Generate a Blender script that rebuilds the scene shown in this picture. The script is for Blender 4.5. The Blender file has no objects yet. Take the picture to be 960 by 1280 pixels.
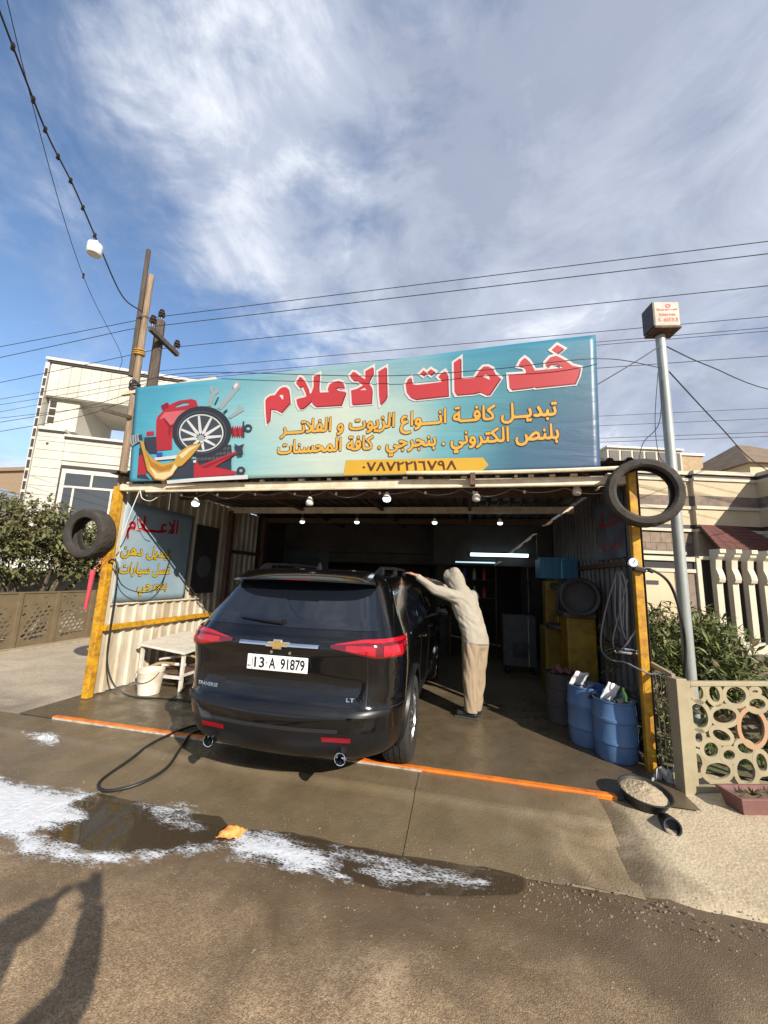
import bpy, bmesh, math, random
from mathutils import Vector, Matrix, noise
from mathutils.geometry import tessellate_polygon
scene = bpy.context.scene
COL = scene.collection
rnd = random.Random(11)
PI = math.pi

# ------------------------------------------------------------------ camera
cam_data = bpy.data.cameras.new('camera')
cam = bpy.data.objects.new('camera', cam_data)
COL.objects.link(cam)
cam.matrix_world = Matrix.Translation((0, 0, 1.68)) @ Matrix(((0.97719, -0.00088, 0.21238), (0.20917, -0.16944, -0.96309), (0.03683, 0.98554, -0.16539))).to_4x4()
cam_data.sensor_fit = 'HORIZONTAL'
cam_data.sensor_width = 36.0
cam_data.lens = 485.0 / 960.0 * 36.0
cam_data.clip_start = 0.02
cam_data.clip_end = 3000
scene.camera = cam

# ------------------------------------------------------------------ world: physical sky with broken cloud
SUN_EL = math.radians(30.1)
SUN_DIR = Vector((0.604, -0.620, 0.501)).normalized()      # towards the sun
world = bpy.data.worlds.new('World')
scene.world = world
world.use_nodes = True
nt = world.node_tree
nt.nodes.clear()
def wn(kind, **kw):
    n = nt.nodes.new(kind)
    for k, v in kw.items():
        setattr(n, k, v)
    return n
def wl(a, b):
    nt.links.new(a, b)
def wmath(op, a, b=None, clamp=False):
    n = wn('ShaderNodeMath', operation=op, use_clamp=clamp)
    for i, v in enumerate((a, b)):
        if v is None:
            continue
        if isinstance(v, (int, float)):
            n.inputs[i].default_value = v
        else:
            wl(v, n.inputs[i])
    return n.outputs[0]
sky = wn('ShaderNodeTexSky', sky_type='NISHITA')
sky.sun_disc = False
sky.sun_elevation = SUN_EL
sky.sun_rotation = math.atan2(SUN_DIR.x, SUN_DIR.y)
sky.air_density = 1.0
sky.dust_density = 0.2
sky.ozone_density = 3.0
tc = wn('ShaderNodeTexCoord')
sep = wn('ShaderNodeSeparateXYZ')
wl(tc.outputs['Generated'], sep.inputs[0])
dx, dy, dz = sep.outputs
den = wmath('ADD', wmath('MAXIMUM', dz, 0.0), 0.55)
comb = wn('ShaderNodeCombineXYZ')
wl(wmath('DIVIDE', dx, den), comb.inputs[0])
wl(wmath('DIVIDE', dy, den), comb.inputs[1])
wl(wmath('MULTIPLY', dz, 0.9), comb.inputs[2])
def wnoise(scale, detail, rough, dist, off):
    mp = wn('ShaderNodeMapping')
    mp.inputs['Location'].default_value = off
    wl(comb.outputs[0], mp.inputs[0])
    n = wn('ShaderNodeTexNoise')
    n.inputs['Scale'].default_value = scale
    n.inputs['Detail'].default_value = detail
    n.inputs['Roughness'].default_value = rough
    n.inputs['Distortion'].default_value = dist
    wl(mp.outputs[0], n.inputs['Vector'])
    return n.outputs['Fac']
def wramp(fac, stops):
    r = wn('ShaderNodeValToRGB')
    el = r.color_ramp.elements
    el[0].position, el[0].color = stops[0]
    el[1].position, el[1].color = stops[-1]
    for p, c in stops[1:-1]:
        e = el.new(p)
        e.color = c
    wl(fac, r.inputs[0])
    return r.outputs[0]
g = lambda v: (v, v, v, 1)
def lobe(d, deg):
    """1 in direction d falling smoothly to 0 at deg degrees: where one cloud bank or gap stands"""
    v = wn('ShaderNodeVectorMath', operation='DOT_PRODUCT')
    wl(tc.outputs['Generated'], v.inputs[0])
    v.inputs[1].default_value = d
    m_ = wn('ShaderNodeMapRange', interpolation_type='SMOOTHSTEP')
    m_.inputs['From Min'].default_value = math.cos(math.radians(deg))
    wl(v.outputs['Value'], m_.inputs['Value'])
    return m_.outputs[0]
def addl(base, terms):
    for d, deg, amt in terms:
        base = wmath('ADD', base, wmath('MULTIPLY', lobe(d, deg), amt))
    return base
big = wnoise(1.6, 2, 0.5, 0.2, (9.9, 5.7, 0))
fine = wnoise(3.6, 10, 0.60, 0.35, (6.3, 14.1, 0))
wisp = wnoise(9.0, 8, 0.62, 0.6, (2.2, 3.1, 0))
# broken cloud: sparse over the left of the street, thick to the right
cover = wmath('ADD', wmath('MULTIPLY', big, 0.42), wmath('MULTIPLY', fine, 0.62))
cover = wmath('ADD', cover, wmath('MULTIPLY', wisp, 0.24))
cover = wmath('ADD', cover, wmath('SUBTRACT', wmath('MULTIPLY', dx, 0.13), 0.035))
low = wn('ShaderNodeMapRange', interpolation_type='SMOOTHSTEP')          # cloud layers close up towards the horizon
low.inputs['From Min'].default_value = 0.50
low.inputs['From Max'].default_value = 0.12
wl(dz, low.inputs['Value'])
cover = wmath('ADD', cover, wmath('MULTIPLY', low.outputs[0], 0.13))
cover = addl(cover, [((-0.704, 0.41, 0.579), 34, -0.045), ((0.049, 0.621, 0.782), 40, 0.16), ((-0.416, 0.503, 0.758), 16, 0.10), ((0.321, 0.644, 0.694), 8, -0.13), ((-0.234, 0.619, 0.75), 9, -0.10), ((0.37, 0.53, 0.763), 7, -0.11), ((0.463, 0.793, 0.397), 12, -0.05)])
mask = wramp(cover, [(0.44, g(0.0)), (0.51, g(0.16)), (0.58, g(0.50)), (0.66, g(0.88)), (0.78, g(1))])
# brightness: thick middles are grey, thin sunlit parts are white
thick = wmath('ADD', wmath('MULTIPLY', wnoise(1.9, 3, 0.5, 0.3, (17.1, 6.9, 0)), 0.50), wmath('MULTIPLY', wnoise(4.6, 10, 0.64, 0.5, (3.3, 8.1, 0)), 0.62))
thick = wmath('ADD', thick, wmath('MULTIPLY', wisp, 0.14))
thick = addl(thick, [((0.049, 0.621, 0.782), 30, -0.15), ((-0.416, 0.503, 0.758), 20, 0.02), ((0.177, 0.721, 0.67), 15, 0.07), ((-0.156, 0.685, 0.711), 12, 0.07)])
cloud = wramp(thick, [(0.46, (2.15, 2.4, 3.05, 1)), (0.63, (3.1, 3.4, 4.1, 1)), (0.78, (5.9, 6.05, 6.35, 1))])
mix = wn('ShaderNodeMix', data_type='RGBA')
wl(mask, mix.inputs['Factor'])
wl(sky.outputs[0], mix.inputs['A'])
wl(cloud, mix.inputs['B'])
bg = wn('ShaderNodeBackground')
bg.inputs['Strength'].default_value = 0.12
wl(mix.outputs['Result'], bg.inputs['Color'])
wo = wn('ShaderNodeOutputWorld')
wl(bg.outputs[0], wo.inputs['Surface'])

# ------------------------------------------------------------------ sun
sun_data = bpy.data.lights.new('sun', 'SUN')
sun_data.energy = 4.4
sun_data.angle = math.radians(0.53)
sun_data.color = (1.0, 0.93, 0.82)
sun = bpy.data.objects.new('sun', sun_data)
COL.objects.link(sun)
sun.rotation_euler = SUN_DIR.to_track_quat('Z', 'Y').to_euler()
sun.location = (6, -6, 9)

vs = scene.view_settings
vs.view_transform = 'Standard'
vs.look = 'None'
vs.exposure = 0.74
vs.gamma = 1.0
vs.use_curve_mapping = False
scene.cycles.use_denoising = True
scene.cycles.max_bounces = 8

# ------------------------------------------------------------------ materials
MATS = {}
def mat(name, col, rough=0.6, metal=0.0, var=0.0, vscale=6.0, col2=None, bump=0.0, bscale=40.0, coat=0.0, emit=None, estr=0.0, trans=0.0, spec=0.5, ior=1.45, streak=None, alpha=None):
    """procedural Principled material: base colour broken up by object-space noise, optional second colour and bump"""
    if name in MATS:
        return MATS[name]
    m = bpy.data.materials.new(name)
    m.use_nodes = True
    t = m.node_tree
    b = t.nodes['Principled BSDF']
    b.inputs['Base Color'].default_value = (*col, 1)
    b.inputs['Roughness'].default_value = rough
    b.inputs['Metallic'].default_value = metal
    b.inputs['Coat Weight'].default_value = coat
    b.inputs['Coat Roughness'].default_value = 0.03
    b.inputs['Transmission Weight'].default_value = trans
    b.inputs['Specular IOR Level'].default_value = spec
    b.inputs['IOR'].default_value = ior
    if emit:
        b.inputs['Emission Color'].default_value = (*emit, 1)
        b.inputs['Emission Strength'].default_value = estr
    if var or col2 or bump:
        tc = t.nodes.new('ShaderNodeTexCoord')
        src = tc.outputs['Object']
        if streak:
            mp = t.nodes.new('ShaderNodeMapping')
            mp.inputs['Scale'].default_value = streak
            t.links.new(src, mp.inputs[0])
            src = mp.outputs[0]
        if var or col2:
            n = t.nodes.new('ShaderNodeTexNoise')
            n.inputs['Scale'].default_value = vscale
            n.inputs['Detail'].default_value = 8
            n.inputs['Roughness'].default_value = 0.62
            t.links.new(src, n.inputs['Vector'])
            r = t.nodes.new('ShaderNodeValToRGB')
            c2 = col2 if col2 else tuple(c * (1 - var) for c in col)
            r.color_ramp.elements[0].position = 0.36
            r.color_ramp.elements[1].position = 0.64
            r.color_ramp.elements[0].color = (*c2, 1)
            r.color_ramp.elements[1].color = (*col, 1)
            t.links.new(n.outputs['Fac'], r.inputs[0])
            t.links.new(r.outputs[0], b.inputs['Base Color'])
            mr = t.nodes.new('ShaderNodeMapRange')
            mr.inputs['To Min'].default_value = min(1, rough * 1.25)
            mr.inputs['To Max'].default_value = rough * 0.8
            t.links.new(n.outputs['Fac'], mr.inputs['Value'])
            t.links.new(mr.outputs[0], b.inputs['Roughness'])
        if bump:
            n2 = t.nodes.new('ShaderNodeTexNoise')
            n2.inputs['Scale'].default_value = bscale
            n2.inputs['Detail'].default_value = 5
            t.links.new(src, n2.inputs['Vector'])
            bp = t.nodes.new('ShaderNodeBump')
            bp.inputs['Strength'].default_value = bump
            bp.inputs['Distance'].default_value = 0.02
            t.links.new(n2.outputs['Fac'], bp.inputs['Height'])
            t.links.new(bp.outputs[0], b.inputs['Normal'])
    MATS[name] = m
    return m

def S(r, g_, b_):
    """sRGB 0-255 -> linear"""
    f = lambda c: (c / 255 / 12.92) if c / 255 <= 0.04045 else ((c / 255 + 0.055) / 1.055) ** 2.4
    return (f(r), f(g_), f(b_))

# ------------------------------------------------------------------ mesh building
def frame_of(d):
    d = d.normalized()
    up = Vector((0, 0, 1)) if abs(d.z) < 0.95 else Vector((1, 0, 0))
    a = d.cross(up).normalized()
    return a, a.cross(d).normalized()

class MB:
    def __init__(self):
        self.v = []
        self.f = []
        self.mi = []
        self.cur = 0
    def add(self, vs_, fs):
        o = len(self.v)
        self.v.extend(tuple(p) for p in vs_)
        self.f.extend(tuple(i + o for i in q) for q in fs)
        self.mi.extend([self.cur] * len(fs))
        return self
    def box(self, x0, x1, y0, y1, z0, z1):
        v = [(x, y, z) for z in (z0, z1) for y in (y0, y1) for x in (x0, x1)]
        return self.add(v, [(0, 2, 3, 1), (4, 5, 7, 6), (0, 1, 5, 4), (2, 6, 7, 3), (0, 4, 6, 2), (1, 3, 7, 5)])
    def obox(self, c, size, rz=0.0, rx=0.0, ry=0.0):
        m = Matrix.Translation(c) @ Matrix.Rotation(rz, 4, 'Z') @ Matrix.Rotation(ry, 4, 'Y') @ Matrix.Rotation(rx, 4, 'X')
        sx, sy, sz = (s / 2 for s in size)
        v = [m @ Vector((x, y, z)) for z in (-sz, sz) for y in (-sy, sy) for x in (-sx, sx)]
        return self.add(v, [(0, 2, 3, 1), (4, 5, 7, 6), (0, 1, 5, 4), (2, 6, 7, 3), (0, 4, 6, 2), (1, 3, 7, 5)])
    def beam(self, p0, p1, w, h):
        """square bar between two points"""
        p0, p1 = Vector(p0), Vector(p1)
        a, b = frame_of(p1 - p0)
        v = []
        for p in (p0, p1):
            for s, t in ((-1, -1), (1, -1), (1, 1), (-1, 1)):
                v.append(p + a * s * w / 2 + b * t * h / 2)
        return self.add(v, [(0, 1, 2, 3), (7, 6, 5, 4), (0, 4, 5, 1), (1, 5, 6, 2), (2, 6, 7, 3), (3, 7, 4, 0)])
    def tube(self, pts, r, seg=6, closed=False):
        pts = [Vector(p) for p in pts]
        n = len(pts)
        rs = r if isinstance(r, (list, tuple)) else [r] * n
        v, f = [], []
        a = None
        for i, p in enumerate(pts):
            if closed:
                d = pts[(i + 1) % n] - pts[i - 1]
            else:
                d = pts[min(i + 1, n - 1)] - pts[max(i - 1, 0)]
            d = d.normalized()
            if a is None:
                a, b = frame_of(d)
            else:
                a = (a - d * a.dot(d)).normalized()
                b = a.cross(d)
            for k in range(seg):
                t = 2 * PI * k / seg
                v.append(p + (a * math.cos(t) + b * math.sin(t)) * rs[i])
        m = n if closed else n - 1
        for i in range(m):
            j = (i + 1) % n
            for k in range(seg):
                l = (k + 1) % seg
                f.append((i * seg + k, i * seg + l, j * seg + l, j * seg + k))
        if not closed:
            f.append(tuple(range(seg))[::-1])
            f.append(tuple((n - 1) * seg + k for k in range(seg)))
        return self.add(v, f)
    def lathe(self, prof, c=(0, 0, 0), axis='Z', seg=24, T=None, cap=True):
        """profile [(r, h)] turned about an axis through c"""
        v, f = [], []
        n = len(prof)
        for r, h in prof:
            for k in range(seg):
                t = 2 * PI * k / seg
                x, y = r * math.cos(t), r * math.sin(t)
                p = {'Z': (x, y, h), 'Y': (x, h, y), 'X': (h, x, y)}[axis]
                p = Vector(p)
                if T is not None:
                    p = T @ p
                v.append(p + Vector(c))
        for i in range(n - 1):
            for k in range(seg):
                l = (k + 1) % seg
                f.append((i * seg + k, i * seg + l, (i + 1) * seg + l, (i + 1) * seg + k))
        if cap:
            f.append(tuple(range(seg))[::-1])
            f.append(tuple((n - 1) * seg + k for k in range(seg)))
        return self.add(v, f)
    def grid(self, fn, us, vs_, flip=False):
        v = [fn(a, b) for b in vs_ for a in us]
        n = len(us)
        f = []
        for j in range(len(vs_) - 1):
            for i in range(n - 1):
                q = (j * n + i, j * n + i + 1, (j + 1) * n + i + 1, (j + 1) * n + i)
                f.append(q[::-1] if flip else q)
        return self.add(v, f)
    def mesh(self, name, T=None):
        me = bpy.data.meshes.new(name)
        vv = self.v if T is None else [tuple(T @ Vector(p)) for p in self.v]
        me.from_pydata(vv, [], self.f)
        me.polygons.foreach_set('material_index', self.mi)
        me.update()
        return me
    def build(self, name, m, parent=None, smooth=None, bevel=0.0, T=None, fix=False):
        me = self.mesh(name, T)
        return link(name, me, m, parent, smooth, bevel, fix)

def link(name, me, m, parent=None, smooth=None, bevel=0.0, fix=False):
    if fix:
        bm = bmesh.new()
        bm.from_mesh(me)
        bmesh.ops.recalc_face_normals(bm, faces=bm.faces)
        bm.to_mesh(me)
        bm.free()
    for mm in (m if isinstance(m, (list, tuple)) else [m]):
        me.materials.append(mm)
    if smooth is not None:
        me.polygons.foreach_set('use_smooth', [True] * len(me.polygons))
        me.set_sharp_from_angle(angle=math.radians(smooth))
    o = bpy.data.objects.new(name, me)
    COL.objects.link(o)
    if bevel:
        b = o.modifiers.new('bevel', 'BEVEL')
        b.width = bevel
        b.segments = 2
        b.limit_method = 'ANGLE'
    if parent is not None:
        attach(o, parent)
    return o

def base_of(o):
    return (base_of(o.parent) @ o.matrix_parent_inverse @ o.matrix_basis) if o.parent else o.matrix_basis.copy()
def attach(o, parent):
    o.parent = parent
    o.matrix_parent_inverse = base_of(parent).inverted()

def tag(o, label, cat, group=None, kind=None):
    if label:
        o['label'] = label
    if cat:
        o['category'] = cat
    if group:
        o['group'] = group
    if kind:
        o['kind'] = kind
    return o
def struct(o):
    o['kind'] = 'structure'
    return o
def stuff(o):
    o['kind'] = 'stuff'
    return o
def thing(name, loc, label, cat, group=None):
    o = bpy.data.objects.new(name, None)
    o.empty_display_size = 0.1
    o.location = loc
    COL.objects.link(o)
    return tag(o, label, cat, group)

def polymesh(loops, depth=0.0):
    """fill a set of 2-D loops (even-odd, so inner loops are holes); returns verts, faces"""
    c = bpy.data.curves.new('tmp', 'CURVE')
    c.dimensions = '2D'
    c.fill_mode = 'BOTH'
    c.extrude = depth
    for l in loops:
        s = c.splines.new('POLY')
        s.points.add(len(l) - 1)
        for p, q in zip(s.points, l):
            p.co = (q[0], q[1], 0, 1)
        s.use_cyclic_u = True
    o = bpy.data.objects.new('tmp', c)
    COL.objects.link(o)
    bpy.context.view_layer.update()
    me = bpy.data.meshes.new_from_object(o.evaluated_get(bpy.context.evaluated_depsgraph_get()))
    v = [tuple(p.co) for p in me.vertices]
    f = [tuple(p.vertices) for p in me.polygons]
    if depth == 0:                                    # a flat fill comes back two-sided: keep one side
        seen, one = set(), []
        for q in f:
            k = frozenset((round(v[i][0], 5), round(v[i][1], 5)) for i in q)
            if k not in seen:
                seen.add(k)
                one.append(q)
        f = one
    bpy.data.objects.remove(o)
    bpy.data.curves.remove(c)
    bpy.data.meshes.remove(me)
    return v, f

def copy_tree(o, parent=None, delta=None):
    c = o.copy()
    COL.objects.link(c)
    c.parent = parent
    for ch in o.children:
        copy_tree(ch, c)
    return c

def sag(p0, p1, s, n=14):
    p0, p1 = Vector(p0), Vector(p1)
    return [p0.lerp(p1, i / n) - Vector((0, 0, 4 * s * (i / n) * (1 - i / n))) for i in range(n + 1)]
def smoothpath(pts, n=6):
    """Catmull-Rom through the points"""
    P = [Vector(p) for p in pts]
    P = [P[0] * 2 - P[1]] + P + [P[-1] * 2 - P[-2]]
    out = []
    for i in range(1, len(P) - 2):
        a, b, c, d = P[i - 1:i + 3]
        for k in range(n):
            t = k / n
            out.append(0.5 * ((2 * b) + (c - a) * t + (2 * a - 5 * b + 4 * c - d) * t * t + (3 * b - a - 3 * c + d) * t ** 3))
    out.append(P[-2])
    return out
def inside(p, poly):
    x, y = p
    r = False
    j = len(poly) - 1
    for i in range(len(poly)):
        xi, yi = poly[i]
        xj, yj = poly[j]
        if (yi > y) != (yj > y) and x < (xj - xi) * (y - yi) / (yj - yi) + xi:
            r = not r
        j = i
    return r
def edge_dist(p, poly):
    p = Vector(p)
    d = 9
    for i in range(len(poly)):
        a, b = Vector(poly[i - 1]), Vector(poly[i])
        ab = b - a
        t = max(0, min(1, (p - a).dot(ab) / max(ab.dot(ab), 1e-9)))
        d = min(d, (a + ab * t - p).length)
    return d

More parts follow.
